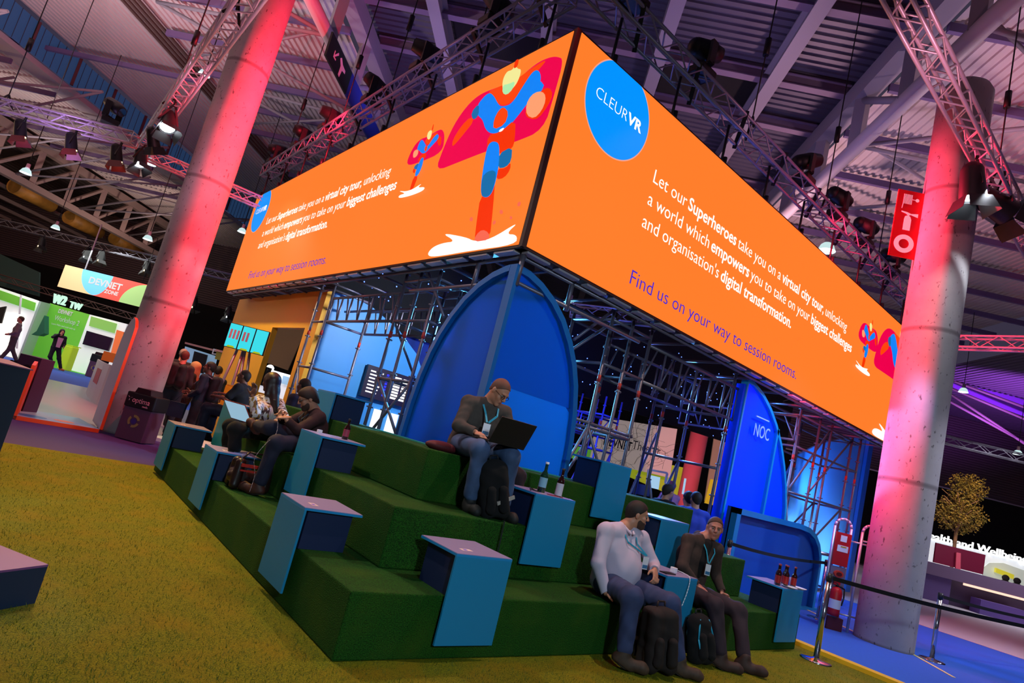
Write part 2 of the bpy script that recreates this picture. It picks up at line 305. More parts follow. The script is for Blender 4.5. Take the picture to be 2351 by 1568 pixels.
# ============================================================ floor
m = MB(); L_ = 90
m.quad(st(-30, -L_), st(-30, L_), st(75, L_), st(75, -L_)); m.build('floor', mat('hall_floor', '6f6870', .5, noise=.15, nscale=2), kind='structure')
g1, g2 = gz(50, 1020), gz(355, 1075)
TX1 = 6.35
m = MB(); m.prism([(-16, 6.38), (-16, -12), (TX1, -12), (TX1, .2), (TX1, 6.38)], (0, 0, .002), X_, Y_, (0, 0, .02)); t_ = m.build('turf_carpet', TURF)
tag(t_, 'artificial grass carpet, olive and gold, laid in front of the stepped seating', 'grass carpet')
m = MB(); m.prism([(-16, 6.38), (TX1, 6.38), (TX1, 16), (-1.0, 16), (-1.0, 9.95), (-16, 9.95)], (0, 0, .002), X_, Y_, (0, 0, .006)); tag(m.build('purple_carpet', mat('purple_carpet', '4c3c86', .9, noise=.08, nscale=60)), 'violet carpet strip between the grass carpet and the round-topped portal', 'carpet')
m = MB(); m.prism([(TX1+.15, -12), (14.5, -12), (14.5, 3.1), (TX1+.15, 3.1)], (0, 0, .002), X_, Y_, (0, 0, .006)); tag(m.build('blue_carpet', mat('blue_carpet', '2f68dc', .9, noise=.08, nscale=60)), 'blue carpet walkway around the right concrete pillar', 'carpet')
m = MB(); m.box((TX1, -12, .002), (TX1+.15, .9, .07)); tag(m.build('edge_trim', mat('yellow_trim', 'f8c428', .4)), 'yellow edging strip between the grass carpet and the blue carpet', 'floor edging')
for a, b, n in (((1845, 1396), (1965, 1452), 'left'), ((2096, 1502), (2190, 1555), 'right')): m = MB(); m.bar(gz(*a, .012), gz(*b, .012), .05, .006); tag(m.build('floor_tape', mat('tape', 'f0e6a0', .5)), 'pale yellow floor tape line on the blue carpet, %s of the pillar foot' % n, 'floor tape')
m = MB(); m.prism([(14.6, -14), (40, -14), (40, 14), (14.6, 14)], (0, 0, .002), X_, Y_, (0, 0, .006)); tag(m.build('pale_floor', mat('pale_floor', 'd6d2dc', .35)), 'pale grey glossy floor beyond the blue carpet', 'floor covering')
c0, c1, c2, c3 = gz(58, 953, .004), gz(88, 862, .004), gz(203, 893, .004), gz(215, 985, .004)
m = MB(); m.slab([c0+Vector((-3, 0, 0)), c3+Vector((1.2, 0, 0)), c2+Vector((4, 0, 0)), c1+Vector((-8, 0, 0))], .006); tag(m.build('pale_floor', mat('pale_floor2', 'a09aa4', .3)), 'pale reflective floor seen through the round-topped portal', 'floor covering')
a_, b_ = c1+Vector((-8, 0, 0)), c2+Vector((4, 0, 0)); dv = (gz(105, 838, .004)-c1)
m = MB(); m.slab([a_, b_, b_+dv, a_+dv], .006); tag(m.build('blue_carpet', mat('blue_carpet2', '3a5cc0', .9)), 'blue carpet strip crossing behind the pale floor on the left', 'carpet')
# ============================================================ ceiling
def corr(name, s0, s1, t0, t1, z0, z1, along, pitch, depth, mt):
    """corrugated deck; ribs run along S or T"""
    m = MB(); n = int(((t1-t0) if along == 'S' else (s1-s0))/pitch); prof = []
    for i in range(n):
        for k, d in ((0, 0), (.42, 0), (.5, 1), (.92, 1)): prof.append(((i+k)*pitch, d*depth))
    for (a, da), (b, db) in zip(prof, prof[1:]):
        if along == 'S':
            f = lambda q: z0+(z1-z0)*q/(t1-t0)
            m.quad(st(s0, t0+a, f(a)+da), st(s1, t0+a, f(a)+da), st(s1, t0+b, f(b)+db), st(s0, t0+b, f(b)+db))
        else:
            m.quad(st(s0+a, t0, z0+da), st(s0+b, t0, z0+db), st(s0+b, t1, z1+db), st(s0+a, t1, z1+da))
    return m.build(name, mt, kind='structure')
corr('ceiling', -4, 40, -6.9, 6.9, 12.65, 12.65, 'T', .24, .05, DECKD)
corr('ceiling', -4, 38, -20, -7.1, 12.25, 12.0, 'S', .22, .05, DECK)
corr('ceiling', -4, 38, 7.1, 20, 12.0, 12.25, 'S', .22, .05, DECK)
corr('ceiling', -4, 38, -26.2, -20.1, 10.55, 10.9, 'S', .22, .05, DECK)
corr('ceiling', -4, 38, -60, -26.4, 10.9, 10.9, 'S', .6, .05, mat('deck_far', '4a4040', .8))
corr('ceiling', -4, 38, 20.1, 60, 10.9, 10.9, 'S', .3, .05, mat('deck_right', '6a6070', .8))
m = MB(); m.slab([st(38, -60, 0), st(38, 60, 0), st(38, 60, 6.1), st(38, -60, 6.1)], .2); m.build('wall_back', BLK2, kind='structure')
m = MB()
for i in range(44): z = 6.1+i*.16; m.box((38, -60, z), (38.25, 60, z+.13), M=Matrix(((SD.x, TD.x, 0, 0), (SD.y, TD.y, 0, 0), (0, 0, 1, 0), (0, 0, 0, 1))))
m.build('trim_1', mat('cladding', '5a4a50', .7), kind='structure')
m = MB(); m.slab([st(-4, -45, 0), st(-4, -45, 11), st(38, -45, 11), st(38, -45, 0)], .2); m.build('wall_left', mat('dark_wall', '1c171b', .9), kind='structure')
m = MB(); m.slab([st(-4, 45, 0), st(38, 45, 0), st(38, 45, 11), st(-4, 45, 11)], .2); m.build('wall_right', MATS['dark_wall'], kind='structure')
m = MB(); m.tube(st(37.7, 8, 6.05), st(37.7, 44, 6.05), .05); tag(m.build('curtain_rail', mat('rail', 'c8c8d0', .4)), 'thin pale rail along the top of the black back curtain', 'rail')
# clerestory on the left
m = MB(); m.slab([st(-4, -20.05, 10.95), st(38, -20.05, 10.95), st(38, -20.05, 12.1), st(-4, -20.05, 12.1)], .02)
m.build('window_1', mat('clerestory_glass', '30486e', .25, emit=.16, ecol='4a78b8'), kind='structure')
for i in range(0, 14):
    s = 3+i*2.05
    m = MB(); m.bar(st(s, -19.98, 10.95), st(s, -19.98, 12.1), .13, .1); tag(m.build('window_post', mat('post_brown', '5a2a34', .6)), ORD[i]+' dark red post of the blue clerestory strip, counted from the near end', 'window post', 'posts of the clerestory window strip')
m = MB()
for i in range(100): m.bar(st(2+i*.34, -20.0, 10.95), st(2+i*.34, -20.0, 12.1), .015, .02)
m.build('trim_2', mat('mullion', '2a3350', .6), kind='structure')
def ibeam(name, p, q, w, h, label, group, mt=STEEL, cat='beam'):
    e = MB(); p, q = Vector(p), Vector(q); z = Vector((0, 0, 1))
    e.bar(p-z*(h/2), q-z*(h/2), w, h*.1); e.bar(p+z*(h/2), q+z*(h/2), w, h*.1); e.bar(p, q, w*.2, h)
    return tag(e.build(name, mt), label, cat, group)
for i, (t, w) in enumerate(((4.55, .34), (1.65, .34), (-1.3, .3), (-4.3, .34))):
    ibeam('roof_beam', st(-3, t, 12.2), st(37, t, 12.2), w, .5, ORD[i]+' grey roof beam from the right running away under the dark central deck', 'long beams under the central roof deck')
for i, s in enumerate((4.2, 8.3, 10.9, 12.8, 16.6, 20.6, 24.8)):
    ibeam('cross_beam', st(s, -6.6, 12.42), st(s, 6.6, 12.42), .22, .28, ORD[i]+' mauve cross beam from the near end, spanning between the two roof girders', 'cross beams under the central roof deck', mat('beam_mauve', '7c6a80', .6))
for a, b in ((1.9, 4.4), (-4.1, -1.5)):
    m = MB(); m.slab([st(11.1, a, 12.56), st(12.6, a, 12.56), st(12.6, b, 12.56), st(11.1, b, 12.56)], .04)
    tag(m.build('roof_hatch', BLK2), 'square black opening in the roof deck between cross beams, %s of the screen corner' % ('right' if a > 0 else 'left'), 'roof opening')
for t, sd in ((-6.7, 'left'), (6.7, 'right')):
    e = empty('roof_girder', st(0, t, 10.4), 'big steel roof girder with round bottom tube, over the %s concrete pillar' % sd, 'roof girder')
    m = MB(); m.bar(st(-3, t, 12.05), st(37, t, 12.05), .42, .5); m.build('top_chord', STEEL, e)
    m = MB(); m.tube(st(-3, t, 10.5), st(37, t, 10.5), .17, 14); m.build('bottom_tube', STEELW, e)
    for i in range(15):
        s = 4.1+i*2.05
        m = MB(); m.bar(st(s, t, 10.5), st(s, t, 11.85), .26, .26); m.build('post', STEEL, e)
    for i in range(0, 15, 2):
        s = 4.1+i*2.05; m = MB(); m.tube(st(s, t, 10.5), st(s+2.05, t, 11.8), .09); m.build('brace', STEEL, e)
for t, a, b, zz, n in ((-6.7, -20, -7, 11.85, 'left'), (6.7, 7, 20, 11.85, 'right')):
    for i in range(11):
        s = 5.6+i*2.05
        m = MB(); m.bar(st(s, max(a, -14), zz), st(s, b, zz), .1, .2); tag(m.build('purlin', mat('purlin_paint', '6b5a86', .5)), '%s violet-grey purlin from the near end of the %s sloping roof deck' % (ORD[i], n), 'purlin', 'purlins of the %s roof bay' % n)
    for i in range(6):
        s = 6+i*4.1; q = -1 if t < 0 else 1
        e = empty('roof_tie', st(s, t, 10.5), '%s set of slender crossing steel ties from the near end of the %s roof bay' % (ORD[i], n), 'steel tie', 'crossing ties of the %s roof bay' % n)
        m = MB(); m.tube(st(s, t, 10.5), st(s+2, t+q*6.5, 11.75), .055); m.build('tie_rod', STEEL, e)
        m = MB(); m.tube(st(s+4.1, t, 10.5), st(s+2, t+q*6.5, 11.75), .055); m.build('tie_rod', STEEL, e)
        m = MB(); m.tube(st(s, t+q*.2, 10.6), st(s+4.1, t+q*6.5, 11.4), .04); m.build('tie_rod', STEEL, e)
m = MB(); m.bar(st(15.9, -24, 11.5), st(15.9, -14, 11.5), .12, .16); tag(m.build('purlin', MATS['purlin_paint']), 'single long violet tube crossing in front of the blue clerestory strip', 'purlin')
for i in range(4):
    m = MB(); t = -14.2-.22*i; m.bar(st(-3, t, 11.98), st(37, t, 11.98), .1, .07); tag(m.build('roof_rail', mat('flashing', '57453f', .6)), ORD[i]+' brown rail from the right in the bundle of four on the left roof deck', 'roof rail', 'bundle of brown rails on the left roof deck')
m = MB(); m.bar(st(-3, -20.6, 10.85), st(37, -20.6, 10.85), .9, .2); tag(m.build('eaves_beam', STEELW), 'wide pale beam below the blue clerestory strip', 'beam')
for i in range(10):
    s = 9+i*2.05
    m = MB(); m.bar(st(s, -25.75, 10.35), st(s, -20.3, 10.35), .1, .18); tag(m.build('purlin', MATS['purlin_paint']), ORD[i]+' violet-grey purlin from the near end under the deck beyond the clerestory', 'purlin', 'purlins of the lower left roof bay')
for i in range(5):
    s = 10+i*4.1; e = empty('roof_tie', st(s, -26, 8.3), ORD[i]+' set of thin cross ties from the near end under the lower left deck', 'steel tie', 'crossing ties of the lower left roof bay')
    for a, b in (((s, -26, 8.2), (s+2, -17.5, 10.4)), ((s+4.1, -26, 8.2), (s+2, -17.5, 10.4)), ((s, -26, 9.9), (s+2, -22, 10.3)), ((s+2, -21, 10.2), (s+2, -26, 8.2))):
        m = MB(); m.tube(st(*a), st(*b), .05); m.build('tie_rod', STEEL, e)
GB = mat('girder_brown', '94807c', .6)
e = empty('lattice_girder', st(20, -26, 8), 'heavy brown lattice girder at the far left with posts and diagonals', 'roof girder')
m = MB(); m.bar(st(2, -26, 10.1), st(37, -26, 10.1), .4, .4); m.build('top_chord', GB, e)
m = MB(); m.bar(st(2, -26, 8.1), st(37, -26, 8.1), .4, .3); m.build('bottom_chord', GB, e)
for i in range(13):
    s = 8+i*2.2; m = MB(); m.bar(st(s, -26, 8.2), st(s, -26, 10), .26, .26); m.build('post', GB, e)
    m = MB(); m.bar(st(s, -26, 8.2), st(s+2.2, -26, 10), .14, .14); m.build('diagonal', GB, e)
for i in range(6):
    s = 14+i*4; m = MB(); m.tube(st(s, -29.5, 8.4+.15*(i % 2)), st(s+2.6, -29.5, 8.4+.15*(i % 2)), .42, 16)
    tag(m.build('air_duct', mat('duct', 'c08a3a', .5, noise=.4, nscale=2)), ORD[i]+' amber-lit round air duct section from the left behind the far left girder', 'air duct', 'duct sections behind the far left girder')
for i in range(5):
    t = -31-i*3; m = MB(); m.bar(st(5, t, 8.6), st(37, t, 8.6), .2, .2); tag(m.build('roof_beam', GB), ORD[i]+' dim brown roof beam beyond the far left girder', 'beam', 'dim beams beyond the far left girder')
# far right roof panel, its violet light put into the colour
m = MB(); m.slab([gs(2155, 882, 30), gs(2330, 843, 30), gs(2500, 850, 30), gs(2500, 1010, 30)], .08); tag(m.build('roof_panel', mat('deck_violet_light', '9a5ad8', .6)), 'violet-lit sloping roof panel at the far right behind the pillar', 'roof panel')
for i, (a, b) in enumerate((((2190, 875), (2420, 960)), ((2180, 890), (2420, 990)), ((2175, 900), (2400, 1050)), ((2240, 875), (2420, 920)), ((2150, 905), (2351, 1015)))):
    m = MB(); m.tube(gs(*a, 29.6), gs(*b, 29.6), .07); tag(m.build('tie_rod', GB), ORD[i]+' thin dark tie rod crossing the violet roof panel at far right', 'steel tie', 'tie rods at the violet roof panel')
# ============================================================ pillars
def pillar(x, y, r, z1, label):
    m = MB(); ch = .25
    m.lathe([(r, 0), (r, z1-ch), (r-.06, z1-ch+.12), (r-.22, z1), (0, z1)], (0, 0, 0), 48)
    o = m.build('concrete_pillar', CONC); o.location = (x, y, 0); return tag(o, label, 'pillar')
pillar(.08, 9.81, .412, 9.75, 'tall round concrete pillar glowing red, left of the screens beside the litter bin')
pillar(9.4, .14, .41, 9.75, 'tall round concrete pillar, pink on its left side, right of the screens by the fire point')
p_ = gs(1605, 1000, 26); m = MB(); m.lathe([(.42, 0), (.42, 8), (0, 8)], (0, 0, 0), 24); o = m.build('concrete_pillar', mat('conc_pink_light', 'd8707c', .7)); o.location = (p_.x, p_.y, 0)  # pink light on this pillar is put into its concrete colour
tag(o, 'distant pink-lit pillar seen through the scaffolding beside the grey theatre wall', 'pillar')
# ============================================================ LED screens
SX, SY, Z0, Z1, SLN = 1.805, 1.632, 3.61, 6.21, 11.72
PAL = {'crimson': mat('art_crimson', 'f0004c', .6, emit=1), 'redor': mat('art_redor', 'ff4408', .6, emit=1), 'red': mat('art_red', 'f83400', .6, emit=1), 'blue': mat('art_blue', '0484f8', .6, emit=1),
 'dblue': mat('art_dblue', '0c70b0', .6, emit=.95), 'pink': mat('art_pink', 'ffa070', .6, emit=1), 'pink2': mat('art_pink2', 'f86850', .6, emit=1), 'yellow': mat('art_yellow', 'f4ec98', .6, emit=1), 'mint': mat('art_mint', 'b0ecac', .6, emit=1), 'white': WHITEE}
DISC = mat('art_disc', '0094ff', .6, emit=1); RIM = mat('art_rim', 'f4a48c', .6, emit=1); VIOL = mat('art_violet', '5030d0', .6, emit=.85)
def screen(O, U, label):
    """O bottom-left corner as read, U reading direction"""
    N = Vector(U).cross(Z_); O = Vector(O); U = Vector(U)
    e = empty('led_screen', O+U*(SLN/2), label, 'led screen')
    m = MB(); m.prism([(0, 0), (SLN, 0), (SLN, Z1-Z0), (0, Z1-Z0)], O-N*.002, U, Z_, -N*.01); m.build('display', ORANGE, e)
    m = MB(); D = .16
    m.prism([(-.03, -.03), (SLN+.03, -.03), (SLN+.03, Z1-Z0+.03), (-.03, Z1-Z0+.03)], O-N*.012, U, Z_, -N*D); m.build('casing', mat('casing', '2a0d10', .6), e)
    for k in range(24):
        m = MB(); m.prism([(k*.488+.05, -.055), (k*.488+.4, -.055), (k*.488+.4, -.03), (k*.488+.05, -.03)], O-N*.03, U, Z_, -N*.1); m.build('bottom_bracket', ALU, e)
    P = O
    c = [(.83+.575*math.cos(a), 2.1+.575*math.sin(a)) for a in [i*2*math.pi/72 for i in range(72)]]
    def clip(c, top=Z1-Z0): return [(u, min(v, top)) for u, v in c]
    m = MB(); m.prism(clip([(.83+.59*math.cos(a), 2.1+.59*math.sin(a)) for a in [i*2*math.pi/72 for i in range(72)]]), P+N*.0005, U, Z_, N*.0005); m.build('disc_rim', RIM, e)
    m = MB(); m.prism(clip(c), P+N*.001, U, Z_, N*.001); m.build('blue_disc', DISC, e)
    for i, (cn, poly) in enumerate(ART):
        pl = chaikin(poly, 2) if len(poly) > 8 else chaikin(poly, 1)
        m = MB(); m.prism([(min(max(u, 0), SLN), min(v, Z1-Z0)) for u, v in pl], P+N*(.0012+.0006*i), U, Z_, N*.0004); m.build('artwork', PAL[cn], e)
    T = lambda s, size, u, v, mt, off=0, width=None: text(s, size, P+U*u+Z_*v, U, Z_, mt, 'lettering', e, off=off, depth=.0008, lift=.004, width=width)
    T('CLEUR', .2, .4, 2.05, WHITEE, -.004, .58); T('VR', .2, 1.01, 2.05, WHITEE, .005, .28)
    def line(parts, u0, u1, v, size):
        ws = [textw(s.replace(' ', 'i') if not s.strip() else s, size, o) for s, o in parts]; sp = size*.26
        tot = sum(ws)+sp*(len(ws)-1); k = (u1-u0)/tot; u = u0
        for (s, o), w_ in zip(parts, ws): T(s, size, u, v, WHITEE, o, w_*k); u += (w_+sp)*k
    b, l = .0034, -.0015
    line([('Let our', l), ('Superheroes', b), ('take you on a', l), ('virtual city tour,', b), ('unlocking', l)], 1.68, 7.9, 1.6, .26)
    line([('a world which', l), ('empowers', b), ('you to take on your', l), ('biggest challenges', b)], 1.68, 8.27, 1.29, .26)
    line([("and organisation's", l), ('digital transformation.', b)], 1.67, 5.82, .98, .26)
    T('Find us on your way to session rooms.', .27, 1.67, .22, VIOL, -.002, 4.62)
    return e

screen((SX, 13.42, Z0), (0, -1, 0), 'long orange LED screen facing left with caped figures beside the dark corner')
screen((SX+.075, SY, Z0), (1, 0, 0), 'long orange LED screen facing right, its large blue circle next to the dark corner')
m = MB(); m.box((SX+.01, SY+.01, Z0-.02), (SX+.075, SY+.09, Z1+.03)); tag(m.build('corner_post', mat('corner', '2c0206', .6)), 'dark red vertical post closing the corner between the two LED screens', 'corner post')
# ============================================================ trusses
def truss(A, B, sz, label, mt=ALU, cat='lighting truss', step=.3, r=.025, group=None, name='lighting_truss', n=6):
    A, B = Vector(A), Vector(B); d = (B-A).normalized(); a = d.cross(Z_).normalized(); b = a.cross(d); Ln = (B-A).length
    e = empty(name, A, label, cat, group)
    cs = [a*(i*sz/2)+b*(j*sz/2) for i, j in ((-1, -1), (1, -1), (1, 1), (-1, 1))]
    for c in cs: m = MB(); m.tube(A+c, B+c, r, n+2); m.build('chord', mt, e)
    k = max(2, int(Ln/step))
    for q in range(4):
        c1, c2 = cs[q], cs[(q+1) % 4]; m = MB()
        for i in range(k):
            p, s_ = A+d*(Ln*i/k), A+d*(Ln*(i+1)/k)
            m.tube(p+(c1 if i % 2 else c2), s_+(c2 if i % 2 else c1), r*.5, 5, caps=False)
        m.tube(A+c1, A+c2, r*.6, 5); m.tube(B+c1, B+c2, r*.6, 5); m.build('lacing', mt, e)
    return e
TRP = mat('truss_violet', 'a298b4', .4, metal=.4)
truss((1.97, 2.2, 7.13), (1.97, 14.0, 7.13), .28, 'aluminium truss hung over the left-facing orange screen', TRP)
truss((1.75, 1.88, 7.13), (14.0, 1.88, 7.13), .28, 'aluminium truss hung over the right-facing orange screen', TRP)
for i in range(9):
    y = 2.4+i*1.4
    m = MB(); m.tube((1.95, y, 6.2), (1.95, y, 7.0), .02); m.tube((1.9, y, 6.25), (1.9, y, 6.45), .035); tag(m.build('hanger_rod', BLACK), ORD[i]+' black rod from the corner hanging the left-facing screen from its truss', 'hanger rod', 'hanger rods of the left-facing screen')
    x = 2.6+i*1.3
    m = MB(); m.tube((x, 1.85, 6.2), (x, 1.85, 7.0), .02); m.tube((x, 1.8, 6.25), (x, 1.8, 6.45), .035); tag(m.build('hanger_rod', BLACK), ORD[i]+' black rod from the corner hanging the right-facing screen from its truss', 'hanger rod', 'hanger rods of the right-facing screen')
    for q, (px_, py_) in enumerate((((1.97, y+.35)), ((x+.35, 1.88)))):
        m = MB(); m.bar((px_-.17, py_-.17, 7.3) if q else (px_-.17, py_, 7.3), (px_+.17, py_+.17, 6.95) if q else (px_+.17, py_, 6.95), .06, .04); tag(m.build('truss_clamp', BLACK), '%s black strap clamp from the corner on the truss over the %s-facing screen' % (ORD[i], 'right' if q else 'left'), 'clamp', 'clamps of the truss over the %s-facing screen' % ('right' if q else 'left'))
truss((-.93, 1.8, 6.12), (-.93, 13.1, 6.12), .25, 'pink-lit truss running over the grass carpet at upper left', ALU)
truss((-.8, 13.1, 6.0), (2.6, 12.95, 6.0), .25, 'pink-lit truss passing behind the left pillar to the screen end', ALU)
truss((-6.2, 16.4, 6.0), (-1.15, 12.45, 6.0), .26, 'violet-lit truss entering from the left edge', ALU)
truss((-.5, -.6, 7.6), (15, -.52, 7.6), .26, 'near pink-lit truss crossing the upper right corner', ALU, r=.028)
truss((13, 6, 6.0), (13, -6, 6.0), .24, 'thin pink-lit truss right of the right pillar', ALU)
truss((-8, 39.2, 6.0), (8.5, 23.6, 6.0), .3, 'long thin truss under the far left roof', GALV, step=.5)
truss((20, 9.5, 6.0), (30.5, .2, 6.0), .3, 'thin grey truss low at the far right', GALV, step=.5)
truss(gs(-40, 625, 25.6), gs(330, 735, 25.6), .3, 'dark truss just above the bright booths at far left', mat('truss_rust', '6a4a4a', .6), step=.45)
truss(gs(1310, 712, 12), gs(1560, 742, 12), .3, 'pale truss seen between the blue arch and the screen', ALU, step=.4)
# ============================================================ stepped seating
DX = [0, .476, .969]; DY = [0, .542, 1.062]; HH = [0, .434, .88, 1.314]; WW = [6.043, 5.566, 5.059]; LL = [6.03, 5.5, 4.98]
e = empty('stepped_seating', (3, .3, 0), 'three-tier corner seating block covered in green artificial grass', 'seating')
for i in range(3):
    x, y, W_, L__ = DX[i], DY[i], WW[i], LL[i]
    m = MB(); m.prism([(x, y), (W_, y), (W_, 1.56), (1.5, 1.56), (1.5, L__), (x, L__)], (0, 0, HH[i] if i else .023), X_, Y_, (0, 0, HH[i+1]-(HH[i] if i else .023)))
    m.build('tier', TURF2, e, bevel=.012)
m = MB(); m.box((1.51, 1.57, 1.24), (3.9, 1.66, 1.325)); m.box((1.51, 1.6, 1.24), (1.6, 4.98, 1.325)); m.build('back_ledge', mat('teal_ledge', '2c9a8c', .5), e)
def side_table(side, a, tier, label, sticker=True):
    """side 'R': front hangs over the riser facing -Y, width along X from a; 'L': faces -X, width along Y from a"""
    z0 = HH[tier]; base = (DX if side == 'L' else DY)[tier-1]; f = base-.055
    def tr(u, v, z): return Vector((u, v, z)) if side == 'R' else Vector((v, u, z))
    e = empty('side_table', tr(a+.25, f+.25, z0), label, 'side table', 'side tables clipped onto the grass steps')
    def bx(u0, u1, v0, v1, za, zb):
        p, q = tr(u0, v0, za), tr(u1, v1, zb); m = MB(); m.box(tuple(min(p[i], q[i]) for i in range(3)), tuple(max(p[i], q[i]) for i in range(3))); return m
    bx(a, a+.5, f, f+.46, z0+.276, z0+.292).build('top_rim', EDGE, e); bx(a+.002, a+.498, f+.002, f+.458, z0+.292, z0+.296).build('table_top', TOPW, e)
    bx(a, a+.5, f, f+.018, z0-.305, z0+.276).build('front_panel', CYAN, e, bevel=.002)
    bx(a+.035, a+.465, f+.018+.03, f+.4, z0+.001, z0+.276).build('pedestal', NAVY, e)
    if sticker:
        bx(a+.12, a+.21, f+.1, f+.15, z0+.2965, z0+.2975).build('info_card', mat('card', 'f4ded8', .5), e); bx(a+.14, a+.17, f+.11, f+.135, z0+.2976, z0+.298).build('card_mark', mat('card_mark', '5038e0', .5), e)
    return e
side_table('R', .667, 1, 'blue side table nearest the camera on the lowest step, right of the front corner')
side_table('L', .84, 1, 'blue side table on the lowest step just left of the front corner')
side_table('L', 3.275, 1, 'blue side table with the dark handbag beside it, on the left lowest step')
side_table('L', 5.38, 1, 'blue side table at the far left end of the lowest step')
side_table('L', 2.01, 2, 'blue side table on the middle step beside the bearded man with glasses')
side_table('R', 1.765, 2, 'blue side table carrying a water bottle and a brown bottle, below the laptop man')
side_table('R', 3.11, 3, 'blue side table on the top step, tall against the scaffolding')
side_table('R', 3.62, 2, 'blue side table on the middle step behind the man in the brown hoodie')
side_table('R', 3.085, 1, 'blue side table between the two seated men on the right, phone charger on top')
side_table('R', 5.385, 1, 'blue side table at the right end of the lowest step holding beer bottles', False)
side_table('L', 3.1, 3, 'blue side table on the top step behind the man with glasses')
side_table('L', 4.85, 2, 'small blue side table behind the open laptop screen')
# left foreground blocks
p = gz(80, 1385, .023); q = gz(0, 1400, .023); d = (p-q).normalized(); n_ = d.cross(Z_)*-1
DKB = mat('dark_blue_board', '1b3558', .6); PURT = mat('purple_top', '8c5a9c', .5)
e = empty('low_seat_cube', p, 'low dark blue cube seat with purple top cut by the left edge', 'seat cube')
m = MB(); m.prism([(0, 0), (-1.2, 0), (-1.2, .6), (0, .6)], p, d, n_, (0, 0, .2)); m.build('cube_body', DKB, e)
m = MB(); m.prism([(0, 0), (-1.2, 0), (-1.2, .6), (0, .6)], p+Z_*.2, d, n_, (0, 0, .012)); m.build('cube_top', PURT, e)
b = Vector((-1.69, 4.66, 0)); e = empty('tall_counter', b, 'tall dark blue counter block at the left edge with mauve top', 'counter')
m = MB(); m.prism([(0, 0), (-1.3, .1), (-1.3, .9), (-.2, .9)], b+Z_*.023, X_, Y_, (0, 0, 1.02)); m.build('counter_body', DKB, e)
m = MB(); m.prism([(.02, -.02), (-1.32, .08), (-1.3, .9), (-.2, .9)], b+Z_*1.044, X_, Y_, (0, 0, .012)); m.build('counter_top', PURT, e)
b = gs(40, 866, 6.2); b.z = 0; zA = gs(75, 818, 6.2).z; wA = (gs(100, 822, 6.2)-gs(50, 812, 6.2)).dot(TD)*1.0; b = gs(47, 812, 6.2); b.z = 0; e = empty('arched_stand', b, 'mauve stand with an arched dark opening behind the tall counter', 'display stand')
ar = [(0, 0), (wA, 0), (wA, zA), (0, zA)]; m = MB(); m.prism(ar, b, TD, Z_, SD*.3); m.build('stand_body', mat('mauve_board', '4c3050', .6), e)
m = MB(); m.prism([(u*wA, z*zA) for u, z in [(.0, .02), (1.0, .02), (1.0, .6), (.95, .72), (.8, .8), (.5, .85), (.2, .8), (.05, .72), (0, .6)]], b-SD*.006, TD, Z_, SD*.005); m.build('arch_shadow', mat('arch_shade', '140c1c', .8), e)  # arch shadow laid on the front as a thin dark sheet
# portal with printed circles
F0, F1 = gz(35, 965, 0), gz(225, 995, 0); K0, K1 = gz(50, 945, 0), gz(209, 974, 0)
OE = mat('orange_edge', 'f05a18', .5); GI = mat('portal_inside', 'b4bcd4', .45); GF = mat('portal_floor', '8cc8e8', .4)
e = empty('portal_frame', F0, 'open portal element with orange front edge, pale printed inside and one tall rounded fin', 'portal')
fu = (K1-F1); fu = fu.normalized(); dp = (K1-F1).length; U1 = (F1-F0).normalized()
fin = chaikin([(0, .07), (dp, .07), (dp, 1.5), (dp*.9, 1.95), (dp*.6, 2.12), (dp*.25, 2.12), (0, 1.9)], 0)
fin = [(0, .07), (dp, .07), (dp, 1.45), (dp*.97, 1.7), (dp*.85, 1.92), (dp*.65, 2.06), (dp*.42, 2.12), (dp*.2, 2.06), (.02, 1.93), (0, 1.8)]
m = MB(); m.prism(fin, F1, fu, Z_, U1*.05, 0, 1); m.build('right_fin', [GI, OE], e)
m = MB(); m.prism([(0, .07), (dp, .07), (dp, .5), (dp*.8, .8), (dp*.4, .95), (0, .9)], F0, (K0-F0).normalized(), Z_, U1*-.05, 0, 1); m.build('left_fin', [mat('portal_orange', 'd8481c', .5), OE], e)
m = MB(); m.prism([(0, 0), ((F1-F0).length, 0), ((F1-F0).length, dp), (0, dp)], F0+Z_*.009, U1, Z_.cross(U1), Z_*.065, 0, 1); m.build('threshold', [GF, OE], e)
for (x, y, rr, c) in ((.25, .3, .22, '3a8cd0'), (.72, .3, .15, 'f0a04c'), (1.0, .3, .12, '6ac0f0')):
    V1 = Z_.cross(U1); m = MB(); m.prism([(x+rr*math.cos(i*.3142), y+rr*.8*math.sin(i*.3142)) for i in range(20)], F0+Z_*.0745, U1, V1, Z_*.001); m.build('printed_circle', mat('pc'+c, c, .4), e)
# counter beyond portal
e = empty('reception_counter', gz(165, 915), 'pale curved reception counter with a red emblem, seen through the portal', 'counter')
P0, P1 = gz(203, 905), gz(222, 928); h1 = 1.05; pts = [gz(200, 903), gz(204, 912), gz(212, 921), gz(224, 930), gz(240, 938)]
m = MB()
for a_, b_ in zip(pts, pts[1:]): m.slab([a_, b_, b_+Z_*h1, a_+Z_*h1], .04)
m.build('curved_front', mat('counter_pale', 'd0ccd0', .4), e)
m = MB(); m.slab([pts[1]+Z_*.45+SD*-.06, pts[2]+Z_*.45+SD*-.06, pts[2]+Z_*.85+SD*-.06, pts[1]+Z_*.85+SD*-.06], .005); m.build('emblem', mat('emblem_red', 'c04a50', .5), e)
m = MB(); m.prism([(.05, 0), (.6, 0), (.6, .28), (.05, .28)], pts[0]+Z_*h1, TD, Z_, SD*.3); tag(m.build('counter_box', mat('amber', 'd89a38', .5)), 'amber box standing on the pale curved reception counter', 'box')
